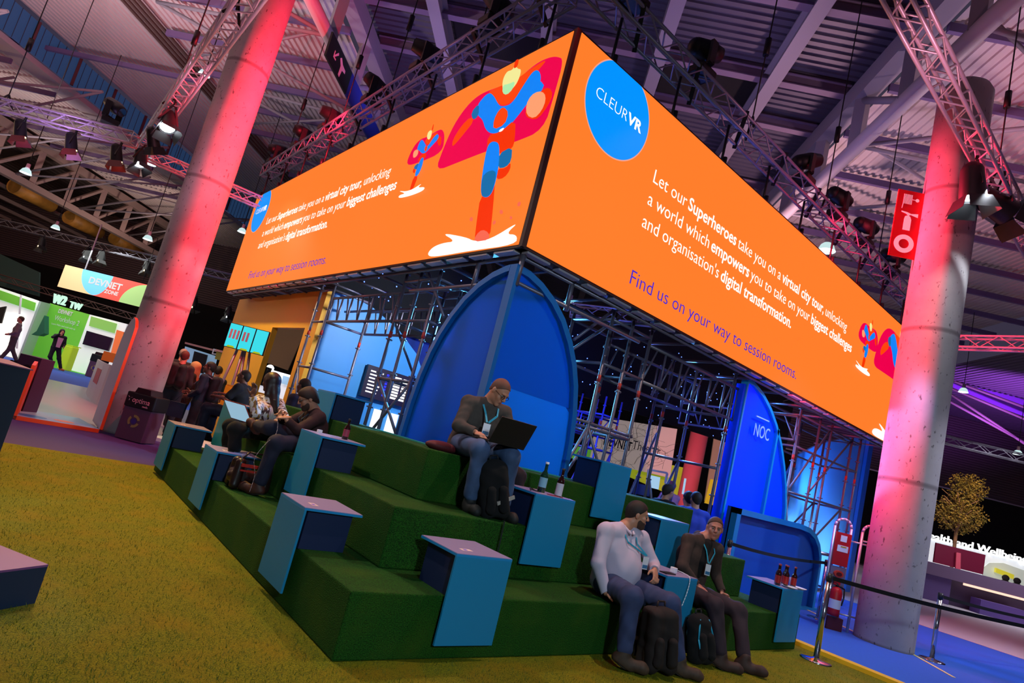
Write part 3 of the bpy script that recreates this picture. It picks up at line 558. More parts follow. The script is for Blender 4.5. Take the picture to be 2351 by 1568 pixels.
# litter bin
def recycle_bin(P, k, label, wd=.5, h=.93):
    e = empty('litter_bin', P, label, 'litter bin'); U, N = TD, SD*-1
    A = P-U*(wd/2)-SD*.0
    m = MB(); m.prism([(0, .02), (wd, .02), (wd, h*.62), (0, h*.62)], A, U, Z_, SD*.4); m.build('bin_body', mat('bin_mauve', '5c3c54', .5), e, bevel=.01)
    m = MB(); m.prism([(-.02, h*.62), (wd+.02, h*.62), (wd+.02, h*.9), (-.02, h*.9)], A-SD*.01, U, Z_, SD*.42); m.build('bin_head', BLACK, e, bevel=.02)
    m = MB(); m.prism([(.1, h*.9), (wd-.1, h*.9), (wd-.13, h), (.13, h)], A, U, Z_, SD*.35); m.build('bin_lid', mat('bin_lid', '2a1016', .4), e)
    if k:
        text('optima', .13, A-SD*.012+U*.11+Z_*h*.72, U, Z_, mat('bin_text', 'e8a0b0', .5), 'lettering', e, width=.32)
        text('media', .05, A-SD*.012+U*.32+Z_*h*.66, U, Z_, MATS['bin_text'], 'lettering', e, width=.1)
        m = MB()
        for i in range(3):
            a = .4+i*2.09; m.prism([(.07*math.cos(a+i2*.25-.5)+0, .07*math.sin(a+i2*.25-.5)) for i2 in range(3)], A-SD*.011+U*.055+Z_*h*.78, U, Z_, N*.0015) if False else m.bar(A-SD*.012+U*(.06+.015*math.cos(a))+Z_*(h*.78+.015*math.sin(a)), A-SD*.012+U*(.06+.045*math.cos(a))+Z_*(h*.78+.045*math.sin(a)), .012, .003)
        m.build('emblem', MATS['bin_text'], e)
    m = MB(); c = A-SD*.002+U*wd*.5+Z_*h*.38; rr = .11*wd/.5
    for i in range(3):
        a0 = i*2.094+.3
        for j in range(4):
            a, b = a0+j*.38, a0+(j+1)*.38
            m.prism([(rr*.62*math.cos(a), rr*.62*math.sin(a)), (rr*math.cos(a), rr*math.sin(a)), (rr*math.cos(b), rr*math.sin(b)), (rr*.62*math.cos(b), rr*.62*math.sin(b))], c, U, Z_, N*.002)
    m.build('recycling_mark', mat('rec_olive', '9a8c50', .5), e)
    m = MB(); m.prism([(rr*.45*math.cos(i*.5236), rr*.45*math.sin(i*.5236)) for i in range(12)], c, U, Z_, N*.002); m.build('mark_centre', mat('rec_blue', '382a80', .5), e)
recycle_bin(gz(291, 1013), 1, 'mauve litter bin with black head and round recycling mark beside the red pillar')
recycle_bin(gz(207, 867), 0, 'grey litter bin with green ring mark beside the green workshop stand', .55, 1.15)
# ============================================================ yellow wall, blue wall, arches
YEL = mat('yellow_wall', 'f0a80c', .6)
m = MB(); a, b_, c_, d_ = 7.92, 8.52, 10.48, 13.9; zt, zo = 3.56, 2.79
poly = [(a, 0), (b_, 0), (b_, zo), (c_, zo), (c_, 0), (d_, 0), (d_, zt), (a, zt)]
m.prism(poly, (2.3, 0, 0), Y_, Z_, (.12, 0, 0)); m.build('wall_yellow', YEL, kind='structure')
BL = mat('pale_blue_wall', '3a92d8', .5); BN = mat('blue_wall_shaded', '0c2c80', .5)
m = MB(); m.prism([(2.32, 0), (5.2, 0), (5.2, 1.8), (5.0, 2.4), (4.55, 2.95), (4.0, 3.3), (3.3, 3.55), (2.95, 3.6), (2.32, 3.56)], (0, 7.95, 0), X_, Z_, (0, .12, 0)); m.build('wall_blue', BL, kind='structure')
m = MB(); m.prism([(3.3, 0), (7.4, 0), (7.4, 2.2), (6.8, 2.9), (5.8, 3.3), (4.4, 3.6), (3.3, 3.7)], (0, 8.6, 0), X_, Z_, (0, .12, 0)); m.build('wall_shaded', BN, kind='structure')  # arch wing in shadow, its shade put into the dark blue
def glaze(name, c, a, tr=.5):
    m = bpy.data.materials.new(name); m.use_nodes = True; nt = m.node_tree; L = nt.links.new
    for n in list(nt.nodes): nt.nodes.remove(n)
    o = nt.nodes.new('ShaderNodeOutputMaterial'); d = nt.nodes.new('ShaderNodeBsdfDiffuse'); t = nt.nodes.new('ShaderNodeBsdfTranslucent'); g = nt.nodes.new('ShaderNodeBsdfGlossy'); tp = nt.nodes.new('ShaderNodeBsdfTransparent')
    for q in (d, t): q.inputs[0].default_value = (*srgb(c), 1)
    tp.inputs[0].default_value = (*srgb(c), 1); g.inputs['Roughness'].default_value = .4
    m1 = nt.nodes.new('ShaderNodeMixShader'); m1.inputs[0].default_value = tr; L(d.outputs[0], m1.inputs[1]); L(t.outputs[0], m1.inputs[2])
    m2 = nt.nodes.new('ShaderNodeMixShader'); m2.inputs[0].default_value = 1-a; L(m1.outputs[0], m2.inputs[1]); L(tp.outputs[0], m2.inputs[2])
    m3 = nt.nodes.new('ShaderNodeMixShader'); m3.inputs[0].default_value = .025; L(m2.outputs[0], m3.inputs[1]); L(g.outputs[0], m3.inputs[2]); L(m3.outputs[0], o.inputs[0])
    MATS[name] = m; return m
GB1 = glaze('blue_sheet', '1278c4', .75); GB2 = glaze('blue_sheet_pale', '1e98dc', .88); GB3 = glaze('blue_sheet_lit', '1468f4', .9)
OG = [(0, 3.43), (.2, 3.42), (.42, 3.36), (.65, 3.25), (.87, 3.09), (1.07, 2.87), (1.22, 2.64), (1.33, 2.4), (1.42, 2.08), (1.47, 1.75), (1.49, 1.43), (1.5, .9), (1.5, .05)]
def inset(og, w):
    out = []
    for i, (u, z) in enumerate(og):
        a = og[max(i-1, 0)]; b = og[min(i+1, len(og)-1)]; tx, tz = b[0]-a[0], b[1]-a[1]; l = math.hypot(tx, tz); out.append((u+tz/l*w, z-tx/l*w) if i else (u, z-w))
    return out
def wing(e, O, U, W, og, sheet, frame, fw=.075, dep=.12, mull=(), split=None, base=True, sheet2=None):
    ins = inset(og, fw); ins = [(max(u, .001), z) for u, z in ins]; ins[-1] = (ins[-1][0], og[-1][1])
    m = MB(); m.prism(og + ins[::-1], O, U, Z_, W*dep); m.build('frame', frame, e)
    if base: m = MB(); m.prism([(0, og[-1][1]), (fw*.7, og[-1][1]), (fw*.7, og[0][1]-fw), (0, og[0][1]-fw)], O, U, Z_, W*dep); m.build('spine_post', frame, e)
    pl = [(.02, og[-1][1])]+[(max(u, .02), z) for u, z in ins]
    if split:
        lo = [(u, min(z, split)) for u, z in pl]; hi = [(u, max(z, split)) for u, z in pl]
        m = MB(); m.prism(hi, O+W*dep*.45, U, Z_, W*.006); m.build('sheet', sheet, e); m = MB(); m.prism(lo, O+W*dep*.45, U, Z_, W*.006); m.build('sheet', sheet2 or sheet, e)
    else: m = MB(); m.prism(pl, O+W*dep*.45, U, Z_, W*.006); m.build('sheet', sheet, e)
    for u, zt in mull: m = MB(); m.box((0, 0, 0), (1, 1, 1), M=Matrix(((U.x*.06, W.x*dep, 0, O.x+U.x*u), (U.y*.06, W.y*dep, 0, O.y+U.y*u), (0, 0, zt-og[-1][1], og[-1][1]), (0, 0, 0, 1)))); m.build('mullion', frame, e)
e = empty('pointed_arch', (1.9, 1.75, 0), 'large translucent blue pointed arch folded round the screen corner behind the laptop man', 'arch panel')
wing(e, Vector((1.9, 1.865, 0)), Y_, X_, [(max(u-.12, 0), z) for u, z in OG], GB1, BLUEF, base=False)
wing(e, Vector((1.9, 1.74, 0)), X_, Y_, OG, GB1, BLUEF, split=2.12, sheet2=GB2)
NG = [(0, 3.55), (.2, 3.55), (.55, 3.45), (.9, 3.27), (1.2, 3.05), (1.5, 2.75), (1.75, 2.4), (1.95, 2.05), (2.08, 1.7), (2.13, 1.45), (2.15, .05)]
e = empty('pointed_arch', (7.2, 1.9, 0), 'vivid blue half arch panel lettered NOC under the right-facing screen', 'arch panel')
wing(e, Vector((7.2, 1.9, 0)), X_, Y_, NG, GB3, mat('cyan_frame', '12a0c8', .4), fw=.06, mull=((1.25, 2.98),))
m = MB(); m.box((7.14, 1.92, .05), (7.2, 2.06, 3.45)); m.build('side_sheet', GB3, e)
q = gy(1727, 998, 1.88); text('NOC', .3, q, X_, Z_, WHITE, 'lettering', e, depth=.004, lift=.01, width=.52)
m = MB(); a, b_ = gy(1737, 955, 1.88), gy(1765, 969, 1.88); b_.z = a.z; m.bar(a, b_, .02, .02); m.build('lettering_bar', WHITE, e)
for x, y0, y1 in ((1688, 1005, 1075), (1679, 1012, 1045), (1697, 1010, 1090), (1672, 1060, 1100), (1690, 1085, 1120)):
    m = MB(); a = gy(x, y0, 3.6); b_ = Vector((a.x, a.y, gy(x-14, y1, 3.6).z)); m.bar(a, b_, .03, .02); tag(m.build('light_tube', mat('tube_white', 'ffffff', .5, emit=2.2, ecol='c8d8ff')), 'white light tube glimmering just left of the vivid blue arch', 'light tube', 'light tubes left of the blue arch')
e = empty('low_blue_panel', (8.8, 1.6, 0), 'low solid blue panel with rounded top corner behind the barrier tape', 'panel')
lp = [(0, .05), (3.3, .05), (3.3, .75), (3.24, 1.0), (3.1, 1.2), (2.88, 1.36), (2.6, 1.45), (2.2, 1.48), (0, 1.48)]
m = MB(); m.prism(lp, (7.13, 1.72, 0), X_, Z_, (0, .08, 0)); m.build('panel_board', mat('board_blue', '0a4a9c', .5), e)
li = inset([(0, 1.48), (2.2, 1.48), (2.6, 1.45), (2.88, 1.36), (3.1, 1.2), (3.24, 1.0), (3.3, .75), (3.3, .05)], .09); li[0] = (0, 1.39); lo_ = [(0, 1.48), (2.2, 1.48), (2.6, 1.45), (2.88, 1.36), (3.1, 1.2), (3.24, 1.0), (3.3, .75), (3.3, .05)]
m = MB(); m.prism(lo_+li[::-1], (7.13, 1.62, 0), X_, Z_, (0, .12, 0)); m.build('panel_frame', mat('board_frame', '0e7ab0', .45), e)
m = MB(); m.prism([(0, .05), (.12, .05), (.12, 1.48), (0, 1.48)], (7.13, 1.62, 0), X_, Z_, (0, .12, 0)); m.build('panel_frame', MATS['board_frame'], e)
m = MB(); m.box((6.9, 1.62, .009), (10.6, 1.95, .05)); m.build('panel_plinth', MATS['board_frame'], e)
YF = 3.15; pz = [(1830, 1046), (1870, 1025), (1910, 1012), (1960, 1005), (1998, 1010), (1962, 1345), (1800, 1345)]
po = [gy(x, y, YF) for x, y in pz]; xr = po[4].x; e = empty('pointed_arch', (po[4].x, YF, 0), 'brightly lit pale blue arch panel behind the scaffolding near the right pillar', 'arch panel')
pl = [(po[6].x-1, .1), (xr, .1), (xr, po[4].z)]+[(q.x, q.z) for q in po[3::-1]]+[(po[6].x-1, po[0].z-.8)]
m = MB(); m.prism(pl, (0, YF, 0), X_, Z_, (0, .05, 0)); m.build('sheet', mat('lit_blue_board', '4a98ec', .5), e)
m = MB(); m.prism([(xr-.3, .1), (xr, .1), (xr, po[4].z), (xr-.3, po[4].z)], (0, YF-.1, 0), X_, Z_, (0, .08, 0)); m.build('frame', mat('frame_mid', '1466c8', .5), e)
# ============================================================ scaffolding
SCM = mat('scaffold_tube', '76707f', .45, metal=.55); SCR = mat('scaffold_red', 'c83020', .5); SCB = mat('scaffold_blue_light', '4a50c0', .4, metal=.3)
def tower(label, posts, z1, ledgers, diag, mt=SCM, group=None, z0=.01, red=(2.6,)):
    c = sum((Vector((x, y, 0)) for x, y in posts), Vector())/len(posts)
    e = empty('scaffold_tower', c, label, 'scaffolding', group)
    for x, y in posts:
        m = MB(); m.tube((x, y, z0), (x, y, z1), .024, 10); s_ = m.build('standard', mt, e)
        m = MB()
        for k in range(1, int(z1/.5)+1): m.tube((x-.05, y, k*.5+.07), (x+.05, y, k*.5+.07), .012, 5); m.tube((x, y-.05, k*.5+.07), (x, y+.05, k*.5+.07), .012, 5)
        m.build('rosette', mt, s_)
        for zr in red: m = MB(); m.tube((x, y, zr), (x, y, zr+.09), .0255, 10); m.build('red_mark', SCR, s_)
    for (a, b) in ledgers:
        for z in (.3, 1.0, 2.0, 2.85, 3.45):
            if z < z1: m = MB(); m.tube((*posts[a], z), (*posts[b], z), .022, 8); m.build('ledger', mt, e)
    for p, q in diag: m = MB(); m.tube(p, q, .02, 8); m.build('diagonal_brace', mt, e)
    return e
def girder(label, A, B, h, mt=SCM, n=6, group=None):
    A, B = Vector(A), Vector(B); e = empty('scaffold_girder', A, label, 'scaffolding', group)
    for dz in (0, h): m = MB(); m.tube(A+Z_*dz, B+Z_*dz, .024, 8); m.build('chord', mt, e)
    for i in range(n+1):
        p = A.lerp(B, i/n)
        m = MB(); m.tube(p, p+Z_*h, .016, 6); m.build('web_post', mt, e)
        if i < n: q = A.lerp(B, (i+.5)/n); m = MB(); m.tube(p, q+Z_*h, .014, 6); m.build('web_diagonal', mt, e)
    return e
tower('steel scaffold tower standing left of the blue pointed arch', [(2.1, 3.62), (2.1, 4.12), (2.1, 4.54), (2.8, 3.62), (2.8, 4.54), (2.8, 4.12)], 3.58, [(0, 2), (3, 5), (0, 3), (2, 4), (3, 4)],
      [((2.1, 3.62, 1.3), (2.1, 4.54, 2.0)), ((2.1, 4.54, 1.0), (2.1, 3.62, 2.0)), ((2.8, 3.62, .4), (2.1, 3.62, 2)), ((2.1, 3.25, 2.9), (2.1, 3.95, 3.56)), ((2.8, 4.54, 2.0), (2.1, 4.54, 2.85))])
girder('lattice scaffold girder spanning from the left tower to the yellow wall', (2.1, 4.6, 2.85), (2.1, 7.0, 2.85), .43)
girder('rear lattice scaffold girder behind the one beside the yellow wall', (2.85, 4.6, 2.85), (2.85, 7.0, 2.85), .43)
tower('scaffold posts beside the edge of the yellow wall', [(2.1, 7.1), (2.85, 7.1), (2.1, 7.7)], 3.58, [(0, 1), (0, 2)], [((2.1, 7.1, 1.0), (2.1, 7.7, 2))])
tower('steel scaffold tower standing right of the blue pointed arch', [(3.85, 2.02), (4.27, 2.02), (4.69, 2.02), (3.85, 2.75), (4.69, 2.75)], 3.58, [(0, 2), (3, 4), (0, 3), (2, 4)],
      [((3.25, 2.02, 2.98), (3.82, 2.02, 3.56)), ((3.3, 2.1, 2.84), (4.1, 2.1, 3.58)), ((3.4, 2.02, 1.0), (3.85, 2.02, 2.0)), ((3.4, 2.3, .3), (4.27, 2.3, 2.0)), ((4.69, 2.02, 1.0), (3.85, 2.02, 2.0)), ((3.3, 2.02, 2.05), (4.75, 2.02, 2.05)), ((4.69, 2.75, 1.0), (3.85, 2.75, 2.0))])
girder('lattice scaffold girder between the right tower and the NOC arch', (4.7, 2.02, 2.83), (7.15, 2.02, 2.83), .52)
girder('rear lattice scaffold girder behind the one beside the NOC arch', (4.7, 2.75, 2.83), (7.15, 2.75, 2.83), .52)
tower('scaffold posts at the left edge of the NOC arch', [(7.0, 2.02), (7.0, 2.75), (6.75, 3.3), (6.3, 2.75)], 3.58, [(0, 1), (1, 2)], [((6.3, 2.75, .3), (7.0, 2.75, 2.0)), ((7.0, 2.75, .3), (6.3, 2.75, 1.6)), ((6.3, 3.3, .3), (7.0, 3.3, 2.4))])
tower('steel scaffold tower between the NOC arch and the right pillar', [(9.49, 2.05), (10.35, 2.05), (10.9, 2.05), (11.97, 2.05), (12.43, 2.05), (9.6, 2.8), (11.2, 2.8), (12.43, 2.8)], 3.58, [(0, 4), (5, 7), (0, 5), (4, 7)],
      [((9.5, 2.05, 2.0), (10.9, 2.05, 3.5)), ((10.35, 2.05, 2.1), (12.0, 2.05, 3.5)), ((9.6, 2.8, 2.9), (11.0, 2.8, 2.0)), ((9.5, 2.05, .3), (12.0, 2.05, 2.0)), ((10.0, 2.8, .3), (12.4, 2.8, 2.0)), ((9.5, 2.05, 1.9), (10.2, 2.05, .3))])
girder('short lattice scaffold girder at the top of the tower by the right pillar', (9.4, 2.05, 2.95), (9.42, 4.6, 2.95), .45, n=5)
e = empty('scaffold_ring', (1.95, 1.8, 3.5), 'scaffold tubes running directly under both LED screens', 'scaffolding')
for a, b_ in (((1.98, 1.75, 3.54), (1.98, 13.3, 3.54)), ((1.95, 1.8, 3.54), (13.4, 1.8, 3.54)), ((2.7, 2.5, 3.54), (2.7, 7.85, 3.54)), ((2.7, 2.5, 3.54), (13.3, 2.5, 3.54)), ((1.98, 1.8, 3.25), (1.98, 4.1, 3.25)), ((1.95, 1.8, 3.25), (4.2, 1.8, 3.25)), ((2.7, 2.5, 3.25), (2.7, 7.8, 3.25))):
    m = MB(); m.tube(a, b_, .024, 8); m.build('tube', SCM, e)
for i in range(12):
    m = MB(); m.tube((1.98, 2.3+i*.95, 3.54), (2.7 if i < 6 else 2.28, 2.3+i*.95, 3.54), .02, 6); m.build('cross_tube', SCM, e); m = MB(); m.tube((2.4+i*.95, 1.8, 3.54), (2.4+i*.95, 2.5, 3.54), .02, 6); m.build('cross_tube', SCM, e)
for q in ((1.96, 1.76), (1.98, 2.6), (2.8, 1.8)): m = MB(); m.tube((*q, 3.2), (*q, 3.6), .03, 8); m.build('short_post', SCM, e)
# scaffold inside, its blue light put into the tube colour
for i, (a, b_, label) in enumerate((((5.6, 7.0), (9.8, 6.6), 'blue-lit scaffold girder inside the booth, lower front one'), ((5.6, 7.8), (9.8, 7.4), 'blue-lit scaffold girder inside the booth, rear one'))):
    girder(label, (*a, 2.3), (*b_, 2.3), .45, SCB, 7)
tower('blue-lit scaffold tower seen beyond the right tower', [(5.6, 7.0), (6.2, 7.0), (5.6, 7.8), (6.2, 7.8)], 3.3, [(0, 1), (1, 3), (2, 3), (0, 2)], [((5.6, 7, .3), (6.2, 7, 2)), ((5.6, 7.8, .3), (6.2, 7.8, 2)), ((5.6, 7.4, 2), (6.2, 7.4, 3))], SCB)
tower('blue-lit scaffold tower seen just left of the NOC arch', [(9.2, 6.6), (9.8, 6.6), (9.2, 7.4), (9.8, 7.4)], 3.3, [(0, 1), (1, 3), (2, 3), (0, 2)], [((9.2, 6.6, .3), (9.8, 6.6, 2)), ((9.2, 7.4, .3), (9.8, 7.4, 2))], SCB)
# black star curtain over the booth
m = MB(); m.slab([(22, 8.3, 3.7), (9, 8.3, 3.35), (2.6, 8.3, 3.3), (2.6, 8.3, 5.2), (10.2, 8.3, 5.2), (12, 8.3, 6.4), (22, 8.3, 9)], .05); sc_ = m.build('star_curtain', BLK2); tag(sc_, 'black curtain with tiny blue lights hung behind the scaffolding', 'curtain')
STAR = mat('star_led', 'a0b8ff', .5, emit=6, ecol='5070ff'); rnd = random.Random(4)
starm = MB(); starm.sphere((0, 0, 0), .014, 6, 4); st0 = starm.build('star_light', STAR, label='pin-point blue light on the black star curtain', cat='light', group='pin lights of the black star curtain'); st0.location = (4, 8.24, 3.8)
for i in range(120):
    x_ = 2.8+rnd.random()*15; c = st0.copy(); COL.objects.link(c); c.location = (x_, 8.2, 3.6+rnd.random()*(1.5 if x_ < 11 else 2.2))
# ============================================================ things on the left behind
q0, q1 = gs(527, 750, 8.7), gs(623, 752, 8.7); q2 = gs(607, 812, 8.7)
O = Vector((q0.x, q0.y, 0)); wd = (q1-q0).dot(TD); zt = (q0.z+q1.z)/2; zb = zt-.53
e = empty('screen_stand', O+TD*wd/2, 'stand of three upright turquoise screens in front of the yellow wall', 'display')
for k in range(3):
    m = MB(); w1 = wd/3; m.prism([(k*w1+.006, 0), ((k+1)*w1-.006, 0), ((k+1)*w1-.006, .53), (k*w1+.006, .53)], O+Z_*zb, TD, Z_, SD*.06); t = m.build('monitor', BLACK, e)
    m = MB(); m.prism([(k*w1+.014, .012), ((k+1)*w1-.014, .012), ((k+1)*w1-.014, .518), (k*w1+.014, .518)], O+Z_*zb-SD*.002, TD, Z_, SD*.002); m.build('monitor_image', mat('turquoise', '34c4d0', .4, emit=1.3), t)
    m = MB(); m.prism([(k*w1+.06, .012), ((k+1)*w1-.05, .012), ((k+1)*w1-.08, .05), (k*w1+.09, .05)], O+Z_*zb-SD*.003, TD, Z_, SD*.001); m.build('image_tab', mat('lime', 'b8c820', .4, emit=.8), t)
    if k < 2:
        for j in range(3-k):
            m = MB(); m.prism([(k*w1+.05+j*.08, .2), (k*w1+.1+j*.08, .2), (k*w1+.1+j*.08, .4), (k*w1+.05+j*.08, .4)], O+Z_*zb-SD*.003, TD, Z_, SD*.001); m.build('image_picture', mat('pic', '8a5a68', .4, emit=.5), t)
for x0, x1 in ((.3, -.05), (.45, .4), (.5, .75), (.62, 1.0)): m = MB(); m.tube(O+TD*(wd*x0)+SD*.1+Z_*zb, O+TD*(wd*x1)+SD*.2+Z_*.01, .03, 8); m.build('leg', GALV, e)
e = empty('yellow_bench', gs(535, 890, 9.2), 'yellow box bench behind the bald man', 'bench'); q = gs(515, 895, 8.6)
m = MB(); m.prism([(0, -.5), (1.0, -.5), (1.0, .1), (0, .1)], q, TD, Z_, SD*.4); m.build('bench_box', mat('yellow_box', 'e8a818', .5), e)
m = MB(); m.prism([(.02, .1), (.98, .1), (.98, .13), (.02, .13)], q, TD, Z_, SD*.4); m.build('bench_pad', mat('yellow_pad', 'c88c14', .6), e)
q = gs(585, 845, 10); e = empty('loudspeaker', Vector((q.x, q.y, 0)), 'small black loudspeaker on a pole in front of the bright stands', 'loudspeaker')
m = MB(); m.prism([(0, -.35), (.3, -.35), (.3, .1), (0, .1)], q, TD, Z_, SD*.25); m.build('cabinet', BLACK, e, bevel=.02)
m = MB(); m.tube(q+TD*.15+SD*.12-Z_*.35, Vector((q.x, q.y, .01))+TD*.15+SD*.12, .02); m.build('pole', GALV, e)
m = MB(); m.prism([(.03, -.32), (.27, -.32), (.27, .07), (.03, .07)], q-SD*.004, TD, Z_, SD*.003); m.build('grille', mat('grille', '241c22', .9), e)
# schedule board + posters on the blue wall
e = empty('schedule_board', (4.0, 7.8, 2.1), 'dark schedule screen with white and blue text columns on the pale blue wall', 'display')
m = MB(); m.prism([(3.5, 1.78), (4.6, 1.78), (4.6, 2.42), (3.5, 2.42)], (0, 7.9, 0), X_, Z_, (0, -.08, 0)); m.build('board_body', mat('board_dark', '22162c', .4), e)
rr_ = random.Random(2); wt = mat('text_glow', 'ffffff', .5, emit=1.4); bt = mat('blue_glow', '3038ff', .5, emit=1.3)
for k in range(7):
    m = MB(); z = 2.3-k*.07; m.box((3.58, 7.812, z), (3.7+rr_.random()*.18, 7.818, z+.028)); m.build('text_line', wt, e)
for c in range(3):
    for k in range(8):
        m = MB(); z = 2.3-k*.06; x = 3.95+c*.2; m.box((x, 7.812, z), (x+(.05 if c == 0 else .15), 7.818, z+.04)); m.build('text_cell', bt if c == 0 else wt, e)
for x0, x1 in ((3.93, 4.12), (4.27, 4.5), (4.6, 4.8)):
    m = MB(); m.box((x0, 7.88, 1.2), (x1, 7.92, 1.6)); tag(m.build('wall_poster', mat('poster_glow', 'ecf4ff', .5, emit=1.2)), 'small bright white monitor low on the pale blue wall', 'monitor', 'small white monitors on the pale blue wall')  # posters given a glow of their own
# ============================================================ barriers, fire point, signs
def stanchion(P, label, lean=0, grp=None):
    P = Vector(P); e = empty('barrier_post', P, label, 'barrier post', grp)
    m = MB(); m.lathe([(.17, .0), (.17, .01), (.15, .018), (.04, .03), (.033, .04), (0, .04)], P, 28); m.build('base', CHROME, e)
    m = MB(); m.tube(P+Z_*.03, P+Z_*.9, .032, 18); m.build('pole', CHROME, e)
    m = MB(); m.tube(P+Z_*.9, P+Z_*.985, .036, 18); m.tube(P+Z_*.985, P+Z_*.99, .03, 18); m.build('belt_head', mat('belt_head', '3a3a40', .4, metal=.5), e)
    return e
S1, S2, S3, S4 = Vector((5.89, -.31, .023)), Vector((9.5, 1.17, .009)), Vector((9.57, -.46, .009)), Vector((6.5, 1.3, .023))
stanchion(S1, 'chrome barrier post on the grass carpet beside the yellow edging'); stanchion(S2, 'barrier post on the blue carpet in front of the fire point'); stanchion(S3, 'barrier post right of the concrete pillar'); stanchion(S4, 'barrier post partly hidden behind the right end of the grass steps')
def belt(A, B, label):
    m = MB(); A = A+Z_*.94; B = B+Z_*.94; n = 10
    for i in range(n):
        f = lambda k: A.lerp(B, k/n)-Z_*(.05*4*(k/n)*(1-k/n))
        m.bar(f(i), f(i+1), .003, .048)
    tag(m.build('barrier_belt', BLK2), label, 'barrier belt')
belt(S4, S2, 'black barrier belt stretched in front of the low blue panel'); belt(S1, Vector((10.2, -2.2, .023)), 'black barrier belt crossing the foot of the right pillar'); belt(S3, Vector((13.5, -1.6, .009)), 'black barrier belt leading off the right edge in front of the counter'); belt(S2, Vector((10.6, 1.6, .009)), 'short black belt end behind the fire point post')
F = gz(1925, 1447, .009); d1 = TD; e = empty('fire_point', F, 'fire point trolley with two rounded aluminium frames and red alarm panel', 'fire point')
AL2 = mat('alu_frame', 'c8c0d0', .35, metal=.5)
for off, nm in ((-.18, 0), (.26, 1)):
    b0 = F+TD*off; hh = 1.72; w2 = .12; V = Vector((SD.x, SD.y, 0)); 
    pts = [b0-TD*.13+Z_*0]+[b0-TD*.13+Z_*(hh-.13)]+[b0+TD*(-.13*math.cos(a))+Z_*(hh-.13+.13*math.sin(a)) for a in (.5, 1.0, 1.57, 2.1, 2.6)]+[b0+TD*.13+Z_*(hh-.13), b0+TD*.13]
    m = MB(); m.path(pts, .022, 10); m.build('hoop_frame', AL2, e)
    for z in (.25, .75, 1.45): m = MB(); m.tube(b0-TD*.13+Z_*z, b0+TD*.13+Z_*z, .014); m.build('crossbar', AL2, e)
for z in (.25, 1.4): m = MB(); m.tube(F-TD*.05+Z_*z, F+TD*.39+Z_*z, .014); m.build('crossbar', AL2, e)
O = F-TD*.29-SD*.02; m = MB(); m.prism([(0, .98), (.24, .98), (.24, 1.5), (0, 1.5)], O, TD, Z_, SD*-.03); pn = m.build('alarm_panel', RED, e)
for a in ((.07, 1.36, .1, .1), (.04, 1.2, .17, .1)): m = MB(); m.prism([(a[0], a[1]), (a[0]+a[2], a[1]), (a[0]+a[2], a[1]+a[3]), (a[0], a[1]+a[3])], O-SD*.032, TD, Z_, SD*-.002); m.build('notice', WHITE, pn)
m = MB(); m.prism([(.09, 1.27), (.18, 1.27), (.18, 1.29), (.09, 1.29)], O-SD*.035, TD, Z_, SD*-.002); m.build('notice_stripe', mat('stripe_y', 'd0a020', .5), pn)
m = MB(); m.prism([(0, .62), (.24, .62), (.24, .96), (0, .96)], O, TD, Z_, SD*-.02); lpn = m.build('lower_panel', mat('panel_grey', '7c6c84', .5), e)
m = MB(); m.prism([(.12+.075*math.cos(i*.524), .85+.055*math.sin(i*.524)) for i in range(12)], O-SD*.02, TD, Z_, SD*-.04); m.build('bell', mat('bell_red', 'e0402c', .4), lpn)
m = MB(); m.prism([(.12+.045*math.cos(i*.524), .85+.03*math.sin(i*.524)) for i in range(12)], O-SD*.06, TD, Z_, SD*-.01); m.build('bell_centre', mat('bell_dark', '6a1414', .4), lpn)
m = MB(); m.prism([(.07, .68), (.17, .68), (.17, .76), (.07, .76)], O-SD*.02, TD, Z_, SD*-.03); m.build('call_point', RED, lpn)
ex = F-TD*.16+SD*.02; e2 = empty('fire_extinguisher', ex, 'red fire extinguisher hanging inside the fire point trolley', 'fire extinguisher')
m = MB(); m.lathe([(0, .0), (.085, .01), (.09, .05), (.09, .36), (.07, .42), (.03, .45), (0, .45)], ex+Z_*.2-SD*.08, 20); m.build('cylinder', RED, e2)
m = MB(); m.tube(ex+Z_*.65-SD*.08, ex+Z_*.7-SD*.08, .018); m.bar(ex+Z_*.7-SD*.08, ex+Z_*.73-SD*.08-TD*.12, .02, .012); m.build('valve', BLACK, e2)
m = MB(); m.path([ex+Z_*.68-SD*.08, ex+Z_*.64-SD*.08+TD*.12, ex+Z_*.5-SD*.08+TD*.13, ex+Z_*.38-SD*.08+TD*.11], .012, 8); m.build('hose', BLACK, e2)
m = MB(); m.lathe([(.0915, .12), (.0915, .26)], ex+Z_*.2-SD*.08, 20); m.build('label_band', WHITE, e2)
e2 = empty('extinguisher_stand', ex, 'dark red box under the fire extinguisher', 'stand'); m = MB(); m.prism([(-.1, .0), (.14, .0), (.14, .19), (-.1, .19)], ex-SD*.15, TD, Z_, SD*.16); m.build('stand_box', mat('darkred', '5a1420', .5), e2)
